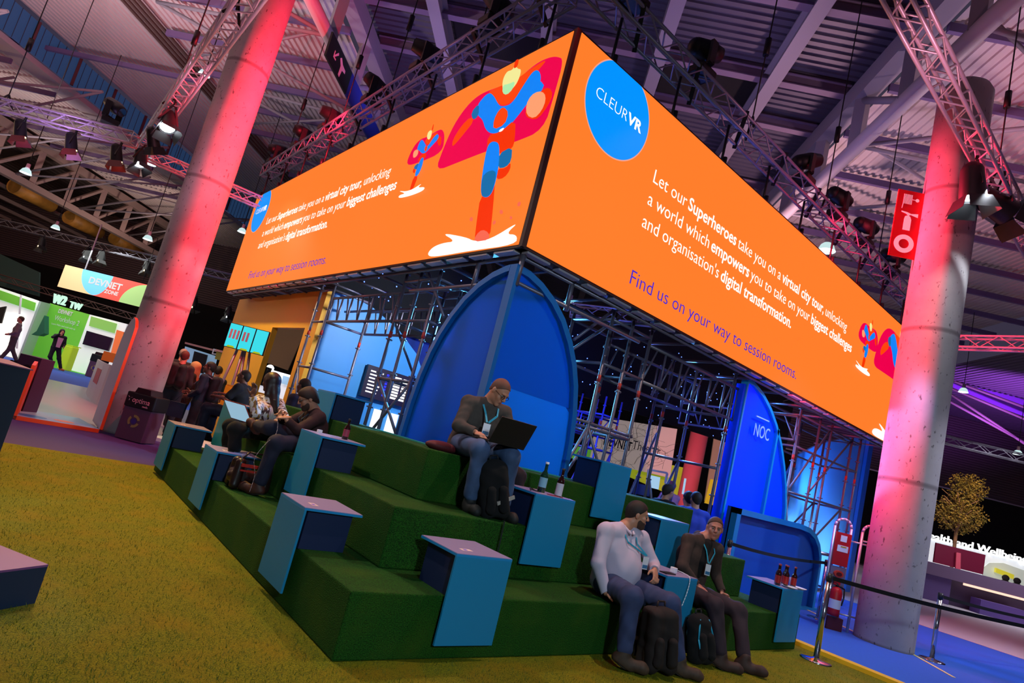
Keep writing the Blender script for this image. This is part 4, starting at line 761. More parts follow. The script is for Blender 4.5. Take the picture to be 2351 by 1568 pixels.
# flag sign on the pillar
A = Vector((8.815, .745, 0)); U = (Vector((9.13, .44, 0))-A).normalized(); W_ = (Vector((9.13, .44, 0))-A).length
e = empty('fire_sign', A+Z_*6.28, 'red projecting sign with hose, extinguisher and ring symbols on the right pillar', 'sign')
zb = 6.29; m = MB(); m.prism([(0, 0), (W_, 0), (W_, 1.23), (0, 1.23)], A+Z_*zb, U, Z_, U.cross(Z_)*-.02); m.build('sign_plate', mat('sign_red', 'c80410', .45), e)
SP = mat('sign_print', 'ffe4f4', .4, emit=.25); N = U.cross(Z_)
m = MB(); c = [(W_*.5+.165*math.cos(i*.262), .25+.165*math.sin(i*.262)) for i in range(24)]; ci = [(W_*.5+.085*math.cos(i*.262), .25+.085*math.sin(i*.262)) for i in range(24)]
for i in range(24): j = (i+1) % 24; m.prism([c[i], c[j], ci[j], ci[i]], A+Z_*zb+N*.001, U, Z_, N*.002)
m.build('ring_symbol', SP, e)
m = MB(); m.prism([(.16, .5), (.28, .5), (.28, .7), (.26, .75), (.23, .77), (.2, .77), (.17, .75), (.16, .7)], A+Z_*zb+N*.001, U, Z_, N*.002); m.prism([(.22, .77), (.26, .79), (.38, .76), (.38, .83), (.26, .81), (.2, .83), (.1, .84), (.1, .82), (.18, .8)], A+Z_*zb+N*.001, U, Z_, N*.002); m.build('extinguisher_symbol', SP, e)
m = MB()
for k in range(8): m.prism([(.1+k*.019, .98), (.11+k*.019, .98), (.11+k*.019, 1.16), (.1+k*.019, 1.16)], A+Z_*zb+N*.001, U, Z_, N*.002)
m.prism([(.25, 1.07), (.3, 1.07), (.3, 1.08), (.25, 1.08)], A+Z_*zb+N*.001, U, Z_, N*.002); m.prism([(.09, .89), (.1, .89), (.11, .98), (.1, .98)], A+Z_*zb+N*.001, U, Z_, N*.002)
c = [(.33+.032*math.cos(i*.524), 1.075+.032*math.sin(i*.524)) for i in range(12)]; m.prism(c, A+Z_*zb+N*.001, U, Z_, N*.002); m.build('hose_symbol', SP, e)
m = MB(); m.prism([(W_-.02, .2), (W_+.2, .2), (W_+.2, .24), (W_-.02, .24)], A+Z_*zb-N*.01, U, Z_, N*.01); m.build('bracket', STEEL, e)
# green / blue direction banner on left girder
P = [gt(765, 72, -6.2), gt(748, 127, -6.2), gt(818, 252, -6.2), gt(843, 240, -6.2), gt(860, 305, -6.2)]
b0 = gt(748, 127, -6.2); tt = gt(765, 72, -6.2); e = empty('direction_banner', b0, 'long green and blue direction banner hanging under the left roof girder', 'sign')
hh = tt.z-b0.z; U = SD; O = Vector((b0.x, b0.y, b0.z)); ln = 6.6
m = MB(); m.prism([(0, 0), (1.6, 0), (1.6, hh), (0, hh)], O, U, Z_, TD*-.05); m.build('green_field', mat('banner_green', '0c2a20', .5), e)
m = MB(); m.prism([(1.6, 0), (ln, 0), (ln, hh), (1.6, hh)], O, U, Z_, TD*-.05); m.build('blue_field', mat('banner_blue', '1a2c80', .5), e)
NB = TD; k = hh
ar = lambda u, v, s, fl=1: [(u+s*x*fl, v+s*y) for x, y in ((0, 0), (.5, 0), (.5, .12), (.2, .12), (.75, .62), (.62, .75), (.12, .22), (.12, .5), (0, .5))]
m = MB(); m.prism([(u, .35*k+ (v)) for u, v in ar(.35, 0, .35)], O+TD*.002, U, Z_, TD*.002); m.build('arrow_symbol', WHITE, e)
m = MB(); m.prism([(.85, .12*k), (.95, .1*k), (1.0, .45*k), (1.2, .5*k), (1.18, .62*k), (.95, .65*k), (.8, .8*k), (.72, .7*k), (.86, .5*k)], O+TD*.002, U, Z_, TD*.002); m.build('runner_symbol', WHITE, e)
m = MB(); m.prism([(u+4.9, .3*k+v) for u, v in ar(.35, 0, .35)], O+TD*.002, U, Z_, TD*.002); m.build('arrow_symbol', mat('pale_blue_print', '8c9ac8', .5), e)
# ============================================================ lights on trusses
def moving_head(P, aim, label, group, s=1):
    P = Vector(P); e = empty('moving_head_light', P, label, 'stage light', group); aim = Vector(aim).normalized()
    m = MB(); m.box((-.17*s, -.14*s, 0), (.17*s, .14*s, .11*s), M=Matrix.Translation(P)); m.build('base', BLACK, e, bevel=.015)
    c = P+Z_*.42*s; side = aim.cross(Z_).normalized()
    m = MB()
    for q in (-1, 1): m.bar(P+side*(q*.17*s)+Z_*.12*s, c+side*(q*.17*s)+Z_*.05, .05*s, .12*s)
    m.bar(P+side*-.19*s+Z_*.13*s, P+side*.19*s+Z_*.13*s, .1*s, .05*s); m.build('yoke', BLACK, e)
    m = MB(); m.tube(c-aim*.2*s, c+aim*.05*s, .13*s, 14, r2=.15*s); m.tube(c+aim*.05*s, c+aim*.24*s, .15*s, 14, r2=.11*s); m.sphere(c-aim*.18*s, .13*s, 14, 8); m.build('head', BLACK, e)
    m = MB(); m.tube(c+aim*.24*s, c+aim*.25*s, .09*s, 14); m.build('lens', mat('lens_dark', '202838', .1), e)
    return e
rl = random.Random(7)
for i, (y, a) in enumerate(((13.6, (-1, .3, -.2)), (11.7, (-1, .2, .1)), (10.0, (-1, .1, 0)), (7.8, (-.8, .5, .5)), (5.9, (-1, .4, .1)), (3.9, (-.6, .5, .5)))):
    moving_head((1.97, y, 7.3), a, ORD[i]+' black moving-head light from the far end on the truss over the left-facing screen', 'moving heads over the left-facing screen')
for i, (x, a) in enumerate(((2.75, (.3, -1, .2)), (4.35, (.9, -.3, .15)), (7.7, (.8, -.5, .4)), (9.15, (1, -.3, -.1)), (10.5, (1, -.4, -.05)), (12.1, (1, -.6, 0)))):
    moving_head((x, 1.88, 7.3), a, ORD[i]+' black moving-head light from the corner on the truss over the right-facing screen', 'moving heads over the right-facing screen')
moving_head(gz(250, 285, 6.2), (.6, -.7, -.4), 'black moving-head light on top of the violet-lit truss', None)
def par(P, aim, label, group=None, glow=GLOW, barn=BLACK, s=1.0, lit=None):
    P = Vector(P); aim = Vector(aim).normalized(); e = empty('stage_spotlight', P, label, 'stage spotlight', group)
    c = P-Z_*.32*s; side = aim.cross(Z_).normalized(); up = side.cross(aim)
    m = MB()
    for q in (-1, 1): m.bar(P+side*(q*.02), c+side*(q*.15*s), .02, .035)
    m.tube(P-Z_*.02, P+Z_*.08, .025); m.build('yoke', BLACK, e)
    m = MB(); m.tube(c-aim*.22*s, c+aim*.1*s, .1*s, 14, r2=.12*s, caps=False); m.sphere(c-aim*.2*s, .1*s, 14, 6); m.build('can', BLACK, e)
    m = MB(); m.tube(c+aim*.075*s, c+aim*.08*s, .108*s, 16); m.build('lens', glow, e)
    for k, (d, l) in enumerate(((up, side), (-up, side), (side, up), (-side, up))):
        a = c+aim*.1*s+d*.12*s; b = a+aim*.15*s+d*.06*s; m = MB(); m.slab([a-l*.11*s, a+l*.11*s, b+l*.14*s, b-l*.14*s], .004); m.build('barn_door', barn, e)
    return e
REDB = mat('barn_red', '5a1014', .5)
par((-.93, 9.3, 6.0), (.1, -.6, -1), 'big lit spotlight hanging from the pink truss left of the pillar', None, GLOW, BLACK, 1.15)
par((-.93, 10.9, 6.0), (.5, .2, -1), 'warm spotlight on the lower part of the pink truss', None, GLOWW, BLACK, 1.0)
par((-.93, 12.6, 6.0), (.2, -.4, -1), 'lit spotlight at the free end of the pink truss', None, GLOW, BLACK, 1.1)
for i, t in enumerate((.62, .8, .96)):
    p = Vector((-6.2, 16.4, 5.85)).lerp(Vector((-1.15, 12.45, 5.85)), t); par(p, (.3, -.1, -1), ('leftmost', 'middle', 'rightmost')[i]+' of three spotlights with barn doors under the violet truss', None, GLOWW, REDB, 1.05)
par((8.2, -.5, 7.45), (.1, -.1, -1), 'very bright white spotlight with barn doors in front of the right pillar', None, mat('lamp_glow_strong', 'ffffff', .5, emit=25, ecol='e8f4ff'), BLACK, 1.5)
par((9.6, -.52, 7.9), (.6, -.5, -.3), 'dark floodlight hanging behind the near truss at upper right', None, mat('lens_off', '281414', .2), BLACK, 1.8)
def bell(P, label, s=1):
    P = Vector(P); e = empty('high_bay_lamp', P, label, 'ceiling lamp', 'hanging bell lamps of the hall')
    m = MB(); m.lathe([(0, .5*s), (.1*s, .5*s), (.11*s, .22*s), (.13*s, .2*s)], P, 14); m.build('gear_box', STEELW, e)
    m = MB(); m.lathe([(.13*s, .2*s), (.22*s, .12*s), (.29*s, -.05*s), (.32*s, -.12*s)], P, 20); m.build('bell_shade', mat('shade_glow', 'd8f0f0', .3, emit=.9, ecol='d0f0f0'), e)
    m = MB(); m.lathe([(.3*s, -.1*s), (0, -.1*s)], P, 20); m.build('diffuser', GLOW, e)
    m = MB(); m.tube(P+Z_*.5*s, P+Z_*(11.6-P.z), .012, 5); m.build('drop_wire', BLACK, e)
for (x, y, D, s), lb_ in zip(((1898, 570, 19, 1), (345, 372, 19, .9), (60, 394, 22, .85), (128, 522, 26, .8), (340, 547, 24, .9), (470, 168, 15, .7), (2212, 897, 30, 1.0), (2337, 1040, 33, 1.0), (556, 530, 24, .9), (1308, 697, 17, .9)), ('above the top edge of the right-facing screen', 'under the free end of the pink truss', 'at the far left edge under the roof girder', 'at the left below the far left girder', 'just left of the red pillar', 'beside the pink truss and the top of the red pillar', 'just right of the right pillar', 'at the far right edge', 'between the red pillar and the left-facing screen', 'between the blue arch and the right-facing screen')):
    d = ray(x, y); k = math.hypot(d.x, d.y); bell(CP+d*(D/k), 'bell-shaped hall lamp '+lb_, s*(.8 if D == 19 and x > 1000 else .55))
# hoist chains
for i, (a, z0, z1) in enumerate((((-.93, 5.6), 6.3, 12), ((-.93, 9.9), 6.3, 12), ((1.97, 12.5), 7.4, 12.2), ((1.97, 9.2), 7.4, 12.2), ((1.97, 7.0), 7.4, 11.9), ((1.97, 4.2), 7.4, 12.4), ((5.8, 1.88), 7.4, 12.4), ((8.6, 1.88), 7.4, 12.2), ((11.3, 1.88), 7.4, 12), ((9.3, -.5), 7.8, 12), ((-3.5, 14.3), 6.2, 11.5))):
    e = empty('hoist_chain', (*a, z0), 'thin dark hoist chain, '+('near the top edge over the pink truss', 'at the far end of the pink truss', 'first from the far end over the left-facing screen', 'second from the far end over the left-facing screen', 'third from the far end over the left-facing screen', 'nearest the corner over the left-facing screen', 'nearest the corner over the right-facing screen', 'middle one over the right-facing screen', 'last one over the right-facing screen', 'over the near truss by the right pillar', 'over the violet-lit truss')[i], 'chain', 'hoist chains of the lighting trusses')
    m = MB(); m.tube((*a, z0), (*a, z1), .012, 5); m.build('chain', BLACK, e); m = MB(); m.tube((*a, z0+1.2), (*a, z0+1.5), .05, 8); m.build('hook_block', BLACK, e)
    m = MB(); m.path([(a[0]-.15, a[1]-.15, z0-.2), (a[0], a[1], z0+.1), (a[0]+.15, a[1]+.15, z0-.2)], .02); m.build('sling', BLACK, e)
# ============================================================ stands behind, left
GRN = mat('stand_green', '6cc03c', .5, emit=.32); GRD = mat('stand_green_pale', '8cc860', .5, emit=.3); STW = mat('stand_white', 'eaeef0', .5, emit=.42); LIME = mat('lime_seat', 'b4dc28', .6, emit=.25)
def flat(pts, s, th=.08):
    m = MB(); q = [gs(x, y, s) for x, y in pts]; m.add(q+[p+SD*th for p in q], [tuple(range(len(q))), tuple(range(2*len(q)-1, len(q)-1, -1))]+[(i, (i+1) % len(q), len(q)+(i+1) % len(q), len(q)+i) for i in range(len(q))]); return m
def down(p): return Vector((p.x, p.y, .002))
def wallpx(x0, y0, x1, y1, s, th=.1):
    a, b = gs(x0, y0, s), gs(x1, y1, s); m = MB(); q = [down(a), down(b), b, a]; m.add(q+[p+SD*th for p in q], [(0, 1, 2, 3), (7, 6, 5, 4), (0, 4, 5, 1), (1, 5, 6, 2), (2, 6, 7, 3), (3, 7, 4, 0)]); return m
e = empty('exhibition_stand', down(gs(40, 700, 21.6)), 'white exhibition stand with green header at the far left edge', 'exhibition stand')
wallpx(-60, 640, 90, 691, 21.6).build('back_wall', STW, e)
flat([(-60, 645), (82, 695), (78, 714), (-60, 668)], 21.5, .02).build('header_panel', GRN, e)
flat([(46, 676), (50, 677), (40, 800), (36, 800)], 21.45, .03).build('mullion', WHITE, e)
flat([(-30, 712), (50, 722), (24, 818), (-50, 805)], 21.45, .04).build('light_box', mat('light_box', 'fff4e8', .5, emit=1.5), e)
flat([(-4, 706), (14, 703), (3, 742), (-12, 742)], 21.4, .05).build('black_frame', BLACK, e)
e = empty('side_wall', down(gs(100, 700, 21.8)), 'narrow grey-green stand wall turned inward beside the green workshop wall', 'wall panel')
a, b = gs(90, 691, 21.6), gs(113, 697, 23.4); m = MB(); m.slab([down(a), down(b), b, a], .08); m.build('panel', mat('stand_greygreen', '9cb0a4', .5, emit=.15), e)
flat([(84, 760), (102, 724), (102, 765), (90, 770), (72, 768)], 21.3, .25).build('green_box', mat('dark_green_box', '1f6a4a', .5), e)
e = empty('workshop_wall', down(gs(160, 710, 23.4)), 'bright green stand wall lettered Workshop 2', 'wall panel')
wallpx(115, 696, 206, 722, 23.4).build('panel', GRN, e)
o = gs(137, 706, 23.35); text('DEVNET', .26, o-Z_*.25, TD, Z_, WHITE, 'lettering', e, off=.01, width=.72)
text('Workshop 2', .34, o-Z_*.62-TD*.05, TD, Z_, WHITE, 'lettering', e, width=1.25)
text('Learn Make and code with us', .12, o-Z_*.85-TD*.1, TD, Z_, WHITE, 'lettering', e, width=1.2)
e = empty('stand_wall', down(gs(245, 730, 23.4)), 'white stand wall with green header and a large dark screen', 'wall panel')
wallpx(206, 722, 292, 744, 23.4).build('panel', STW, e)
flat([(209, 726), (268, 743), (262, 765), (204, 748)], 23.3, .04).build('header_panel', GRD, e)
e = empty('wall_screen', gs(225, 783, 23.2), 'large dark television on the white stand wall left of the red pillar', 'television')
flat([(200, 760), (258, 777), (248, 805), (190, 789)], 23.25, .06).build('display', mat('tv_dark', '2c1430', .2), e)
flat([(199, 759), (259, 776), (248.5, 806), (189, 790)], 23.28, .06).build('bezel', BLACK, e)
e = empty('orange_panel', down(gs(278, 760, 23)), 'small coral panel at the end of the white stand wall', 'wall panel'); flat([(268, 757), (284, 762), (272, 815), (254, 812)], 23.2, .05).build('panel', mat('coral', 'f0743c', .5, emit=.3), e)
m = MB(); m.slab([gz(128, 822, .01), gz(216, 846, .01), gz(196, 868, .01), gz(122, 850, .01)], .01); tag(m.build('green_carpet', mat('green_mat', '50c028', .8, emit=.15)), 'bright green floor mat under the workshop table', 'mat')
e = empty('workshop_table', gz(185, 838), 'bright green workshop table with panel legs', 'table')
tl = gz(150, 836); U = TD
m = MB(); m.prism([(0, 0), (3.0, 0), (3.0, .8), (0, .8)], tl+Z_*.95, U, SD, Z_*.05); m.build('tabletop', GRN, e)
for k in (.15, 1.3, 2.5): m = MB(); m.prism([(k, .02), (k+.35, .02), (k+.35, .95), (k, .95)], tl+SD*.1, U, Z_, SD*.6); m.build('leg_panel', mat('green_deep', '3c9c20', .5, emit=.12), e)
def shell_chair(P, label, fl=1):
    e = empty('shell_chair', P, label, 'chair', 'white shell chairs at the green table'); P = Vector(P)
    m = MB(); m.prism([(-.22, .46), (.22, .46), (.25, .5), (.24, .85), (.2, .93), (.17, .9), (.18, .56), (-.22, .52)], P-SD*.22, TD*fl, Z_, SD*.44); m.build('shell', WHITE, e)
    for a, b in ((-.2, -.2), (.2, -.2), (-.2, .2), (.2, .2)): m = MB(); m.tube(P+TD*a*.6+SD*b*.6+Z_*.46, P+TD*a+SD*b, .014, 6); m.build('leg', mat('wood_leg', 'c8a068', .5), e)
shell_chair(gz(160, 848), 'white shell chair with wooden legs at the green workshop table, left one'); shell_chair(gz(190, 852), 'white shell chair with wooden legs at the green workshop table, right one')
e = empty('lime_pouf', gz(117, 842), 'lime green tall pouf behind the woman in the dark suit', 'pouf'); p = gz(108, 842)+SD*.5
m = MB(); m.prism([(0, .01), (.42, .01), (.42, 1.1), (0, 1.1)], p, TD, Z_, SD*.4); m.build('pouf_body', LIME, e, bevel=.05); m = MB(); m.prism([(.02, 1.1), (.4, 1.1), (.4, 1.14), (.02, 1.14)], p, TD, Z_, SD*.5); m.build('pouf_top', LIME, e)
GLT = mat('mint_letters', 'c8f8dc', .5, emit=1.1)
t_ = text('W2', .62, gs(119, 694, 23.5), TD, Z_, GLT, 'glowing_letters', None, off=.01, depth=.06, width=.68); tag(t_, 'glowing pale letters W2 standing on top of the green workshop wall', 'letters')
t_ = text('TW', .46, gs(158, 706, 24), TD, Z_, GLT, 'glowing_letters', None, off=.006, depth=.05, width=.62); tag(t_, 'glowing pale letters TW to the right of the letters W2', 'letters')
# DEVNET ZONE banner
e = empty('zone_banner', gs(235, 640, 22), 'hanging rectangular banner lettered DEVNET ZONE in sand, blue, red and green', 'banner')
A = gs(131, 659, 22); B = gs(340, 708, 22); A.z = (A.z+B.z)/2; U = TD; wl = (B-A).dot(TD); H = 1.05
def bn(name, poly, c, k): m = MB(); m.prism(poly, A-SD*.002*k, U, Z_, -SD*.002); m.build(name, mat('bn_'+c, c, .6, emit=.55), e)
bn('sand_field', [(0, 0), (wl, 0), (wl, H), (0, H)], 'd8b080', 0)
arc = lambda cx, cy, r, a0, a1: [(cx+r*math.cos(R(a)), min(max(cy+r*math.sin(R(a)), 0), H)) for a in range(a0, a1+1, 6)]
bn('blue_field', [(wl*.2, H)]+[(wl*.2+.9*(1-math.cos(k*.157)), H*(1-math.sin(k*.157))) for k in range(1, 11)]+[(wl*.75, 0), (wl*.75, H)], '62b0dc', 1)
bn('red_field', [(wl*.38, 0)]+[(wl*.38+.9*math.sin(k*.157)*1.1*.7, H*(1-math.cos(k*.157))) for k in range(1, 11)]+[(wl, H), (wl, 0)], 'ea4438', 2)
bn('green_field', [(wl*.68, 0)]+[(wl*.68+wl*.28*(1-math.cos(k*.157)), H*math.sin(k*.157)) for k in range(1, 11)]+[(wl, H), (wl, 0)], '94ba70', 3)
text('DEVNET', .42, A+U*(wl*.3)+Z_*.5-SD*.01, U, Z_, mat('bn_white', 'ffffff', .5, emit=.8), 'lettering', e, off=.012, width=wl*.36)
text('ZONE', .24, A+U*(wl*.5)+Z_*.24-SD*.01, U, Z_, MATS['bn_white'], 'lettering', e, off=.006, width=wl*.15)
for k in (.22, .85): m = MB(); m.tube(A+U*wl*k+Z_*H, A+U*wl*k+Z_*(H+2.2), .03 if k < .5 else .012, 6); m.build('suspension_rod', WHITE if k < .5 else BLACK, e)
for i, (x, y, g) in enumerate(((102, 552, GLOWW), (206, 576, GLOW), (238, 584, GLOWW), (343, 607, GLOWW), (452, 690, GLOWW), (530, 712, GLOW))):
    par(gs(x, y-10, 22.5), (.1, -.3, -1), ('first', 'second', 'third', 'fourth', 'fifth', 'sixth')[i]+' small lit spotlight from the left in the dark area around the zone banner', None, g, BLACK, 1.3)
# middle background
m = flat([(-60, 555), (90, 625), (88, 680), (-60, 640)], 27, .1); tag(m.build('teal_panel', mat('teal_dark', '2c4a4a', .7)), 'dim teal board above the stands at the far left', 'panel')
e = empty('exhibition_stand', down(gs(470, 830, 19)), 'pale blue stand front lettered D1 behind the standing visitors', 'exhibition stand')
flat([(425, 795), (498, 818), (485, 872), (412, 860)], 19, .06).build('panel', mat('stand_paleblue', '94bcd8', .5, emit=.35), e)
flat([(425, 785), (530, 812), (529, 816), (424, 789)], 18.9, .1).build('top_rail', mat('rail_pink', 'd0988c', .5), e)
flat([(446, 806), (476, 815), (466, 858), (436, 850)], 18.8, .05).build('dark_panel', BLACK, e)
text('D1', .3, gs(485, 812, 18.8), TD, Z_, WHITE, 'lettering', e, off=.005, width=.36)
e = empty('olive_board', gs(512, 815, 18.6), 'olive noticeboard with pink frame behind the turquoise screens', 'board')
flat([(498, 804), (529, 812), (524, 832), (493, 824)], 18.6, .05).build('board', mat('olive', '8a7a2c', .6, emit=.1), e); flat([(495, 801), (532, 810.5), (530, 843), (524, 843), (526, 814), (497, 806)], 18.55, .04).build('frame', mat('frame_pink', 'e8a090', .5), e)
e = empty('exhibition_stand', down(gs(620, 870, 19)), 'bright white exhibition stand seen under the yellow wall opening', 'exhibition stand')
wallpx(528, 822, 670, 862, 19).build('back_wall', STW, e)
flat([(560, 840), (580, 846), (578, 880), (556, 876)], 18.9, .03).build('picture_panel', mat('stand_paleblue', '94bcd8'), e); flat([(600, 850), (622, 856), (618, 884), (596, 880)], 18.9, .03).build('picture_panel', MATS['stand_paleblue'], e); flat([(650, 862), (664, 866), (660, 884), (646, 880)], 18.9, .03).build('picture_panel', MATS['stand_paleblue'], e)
q = gs(620, 846, 18.5); m = MB(); m.sphere(q, .14, 14, 10); tag(m.build('stand_lamp', mat('hot_glow', 'ffffff', .5, emit=12, ecol='e8f4ff')), 'dazzling white stand lamp above the head of the long-haired woman', 'lamp')
m = flat([(625, 700), (720, 715), (660, 850), (590, 825)], 34, .1); tag(m.build('brown_panel', mat('brown_panel', '8a6a4c', .7, emit=.12)), 'brown horizontally ribbed panel seen through the opening in the yellow wall', 'panel')
m = MB(); p = gz(480, 1000); m.slab([(.9, 10.0, .004), (2.25, 8.6, .004), (2.25, 15, .004), (.9, 15, .004)], .004); tag(m.build('grey_carpet', mat('grey_carpet', '4a4448', .9)), 'dark grey carpet area under the standing visitors', 'carpet')
e = empty('white_plinth', gz(372, 1008), 'low white plinth edge at the feet of the backpack visitor', 'plinth'); p = gz(335, 1007)
m = MB(); m.prism([(0, 0), (1.0, 0), (1.0, .07), (0, .07)], p+SD*.0, TD, Z_, SD*1.6); m.build('plinth_body', WHITE, e)
# ============================================================ stands behind, right
CM = mat('counter_mauve', '6c5a78', .5); CM2 = mat('counter_mauve_dark', '4a3e5c', .5)
e = empty('reception_counter', st(19.4, 18, 0), 'long mauve reception counter with a warm light strip at the right edge', 'counter')
a, b = gs(2120, 1287, 19.4), gs(2420, 1362, 19.4); z = (a.z+b.z)/2; L2 = (b-a).dot(TD)
m = MB(); m.prism([(0, z-.42), (L2, z-.42), (L2, z), (0, z)], Vector((a.x, a.y, 0)), TD, Z_, SD*.8); m.build('fascia', CM, e)
m = MB(); m.prism([(0, .01), (1.15, .01), (1.15, z-.42), (0, z-.42)], Vector((a.x, a.y, 0))+SD*.15, TD, Z_, SD*.6); m.build('front_panel', mat('counter_violet', '5c4a80', .5), e)
m = MB(); m.prism([(1.15, .01), (L2, .01), (L2, z-.42), (1.15, z-.42)], Vector((a.x, a.y, 0))+SD*.4, TD, Z_, SD*.4); m.build('front_panel', CM2, e)
m = MB(); m.prism([(1.5, z-.5), (L2, z-.5), (L2, z-.42), (1.5, z-.42)], Vector((a.x, a.y, 0))-SD*.02, TD, Z_, SD*.1); m.build('light_strip', mat('strip_warm', 'ffd0b8', .5, emit=1.3), e)
m = MB(); m.prism([(1.9, .01), (3.4, .01), (3.4, .5), (1.9, .5)], Vector((a.x, a.y, 0))-SD*.3, TD, Z_, SD*.5); tag(m.build('low_box', mat('violet_box', '5c4890', .5)), 'low violet box standing in front of the mauve counter', 'box')
e = empty('exhibition_stand', st(26, 21, 0), 'white stand lettered Health and Wellbeing behind the right counter', 'exhibition stand')
a = gs(2120, 1232, 26); b = gs(2351, 1290, 26); z = 2.35; A = Vector((a.x, a.y, 0))
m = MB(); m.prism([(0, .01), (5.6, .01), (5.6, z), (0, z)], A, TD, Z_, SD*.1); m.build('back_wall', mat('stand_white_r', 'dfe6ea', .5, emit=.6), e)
text('Health and Wellbeing', .5, gs(2143, 1240, 25.9)-TD*.62, TD, Z_, mat('letter_glow', 'ffffff', .5, emit=1.4), 'lettering', e, off=.004, depth=.03, width=4.75)
m = MB(); m.prism([(2.75, .9), (5.0, .9), (5.0, 1.7), (4.6, 1.95), (3.6, 2.05), (3.0, 1.9), (2.75, 1.6)], A-SD*.03, TD, Z_, SD*.02); m.build('niche', mat('niche', 'c8d0c4', .5, emit=.4), e)
m = MB(); m.prism([(3.2, 1.55), (4.0, 1.45), (4.0, 1.65), (3.2, 1.75)], A-SD*.2, TD, Z_, SD*.1); m.build('yellow_panel', mat('yellow_pic', 'd0c838', .5, emit=.5), e)
for k, t in ((0, 3.35), (1, 3.85)):
    m = MB(); m.sphere(A+TD*t-SD*.6+Z_*1.42, .14, 12, 8); m.sphere(A+TD*t-SD*.6+Z_*1.1, .26, 12, 8, sc=(1, 1, .9)); tag(m.build('person', mat('far_dark', '181014', .9)), ('left' if not k else 'right')+' of two dark-haired people far off behind the right counter', 'person')
e = empty('desk_monitor', st(22.5, 18.6, 1.2), 'big magenta-lit monitor seen from behind on the right counter', 'monitor')
flat([(2150, 1246), (2263, 1274), (2257, 1319), (2144, 1291)], 22, .08).build('monitor_back', mat('magenta_glow', '6a1030', .4, emit=.12), e); flat([(2196, 1268), (2206, 1270), (2205, 1330), (2193, 1330)], 21.9, .06).build('monitor_neck', mat('pink_neck', 'e05a70', .4), e)  # faint magenta glow put into the monitor's back
a, b = gs(2145, 1300, 22.3), gs(2265, 1335, 22.3); m = MB(); q = [down(a), down(b), b, a]; m.add(q+[p+SD*.4 for p in q], [(0, 1, 2, 3), (7, 6, 5, 4), (0, 4, 5, 1), (1, 5, 6, 2), (2, 6, 7, 3), (3, 7, 4, 0)]); m.build('monitor_desk', CM2, e)
light('SPOT', 'pink_pillar_fill', gs(1560, 1060, 20), gs(1600, 1060, 26), (1, .25, .3), 900, .1, 50)  # added to turn the distant pillar a brighter pink
# tree
rt = random.Random(11); T0 = gs(2188, 1262, 24.5); T0.z = 0; e = empty('olive_tree', T0, 'clipped ornamental tree with two leafy golden tiers above the right counter', 'tree')
m = MB(); m.path([T0, T0+Z_*1.5+TD*.05, T0+Z_*2.9+TD*.03, T0+Z_*4.2+TD*.15], .07, 8)
for i in range(26):
    a = rt.random()*6.28; z0 = 2.7+rt.random()*1.6; m.tube(T0+Z_*z0, T0+Z_*(z0+.5)+TD*math.cos(a)*.7+SD*math.sin(a)*.7, .018, 5)
m.build('trunk', mat('bark', '8a6448', .8), e)
m = MB()
for cx, cz, rx, rz, n in ((.05, 3.55, .98, .78, 2600), (.25, 4.75, .72, .72, 1700)):
    for i in range(n):
        v = Vector((rt.gauss(0, 1), rt.gauss(0, 1), rt.gauss(0, 1))).normalized()*(rt.random()**.4)
        k = 1+.18*math.sin(v.x*9)*math.cos(v.z*8+v.y*5)
        p = T0+TD*(cx+v.x*rx*k)+SD*(v.y*rx*k)+Z_*(cz+v.z*rz*k); d = Vector((rt.gauss(0, 1), rt.gauss(0, 1), rt.gauss(.4, 1))).normalized()*.1; s_ = d.orthogonal().normalized()*.03
        m.add([p, p+d*.5+s_, p+d, p+d*.5-s_], [(0, 1, 2, 3)])
m.build('foliage', mat('leaf_gold', 'a8883c', .6, col2='6a6428', nscale=3), e)
m = MB(); m.lathe([(.25, 0), (.35, .5), (.3, .5), (0, .45)], T0, 16); m.build('planter', mat('planter', '50404c', .6), e)
light('SPOT', 'tree_spot', T0+Z_*7-SD*4+TD*-2, T0+Z_*4, (1, .7, .35), 900, .1, 40)
# theatre wall
e = empty('theatre_wall', down(gs(1460, 1000, 26)), 'grey wall printed with fine tree lines and lettered DEVNET Theater', 'wall panel')
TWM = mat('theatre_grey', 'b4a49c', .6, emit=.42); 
flat([(1380, 957), (1555, 985), (1538, 1097), (1345, 1052)], 26, .15).build('wall_board', TWM, e)
text('DEVNET', .62, gs(1384, 1034-14, 25.9), TD, Z_, BLACK, 'lettering', e, off=.012, width=1.35); text('Theater', .62, gs(1450, 1030, 25.9), TD, Z_, BLACK, 'lettering', e, off=-.002, width=1.35)
m = MB(); rt = random.Random(5)
for i in range(70):
    p = gs(1385+rt.random()*145, 975+rt.random()*90, 25.92); a = rt.random()*6.28
    for k in range(3): q = p+TD*math.cos(a)*.3+Z_*math.sin(a)*.3; m.tube(p, q, .006, 4, caps=False); p = q; a += rt.uniform(-.9, .9)
m.build('line_drawing', mat('thin_line', '3c302c', .8), e)
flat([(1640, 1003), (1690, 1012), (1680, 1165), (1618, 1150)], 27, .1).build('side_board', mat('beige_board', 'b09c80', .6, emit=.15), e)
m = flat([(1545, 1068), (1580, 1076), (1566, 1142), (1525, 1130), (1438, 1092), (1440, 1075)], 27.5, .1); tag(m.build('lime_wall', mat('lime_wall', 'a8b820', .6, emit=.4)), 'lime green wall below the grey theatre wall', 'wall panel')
m = flat([(1632, 1100), (1672, 1108), (1668, 1168), (1618, 1155)], 25, .1); tag(m.build('yellow_wall_panel', mat('lime_y', 'c8c820', .6, emit=.25)), 'yellow-green panel just left of the NOC arch behind the scaffold', 'wall panel')
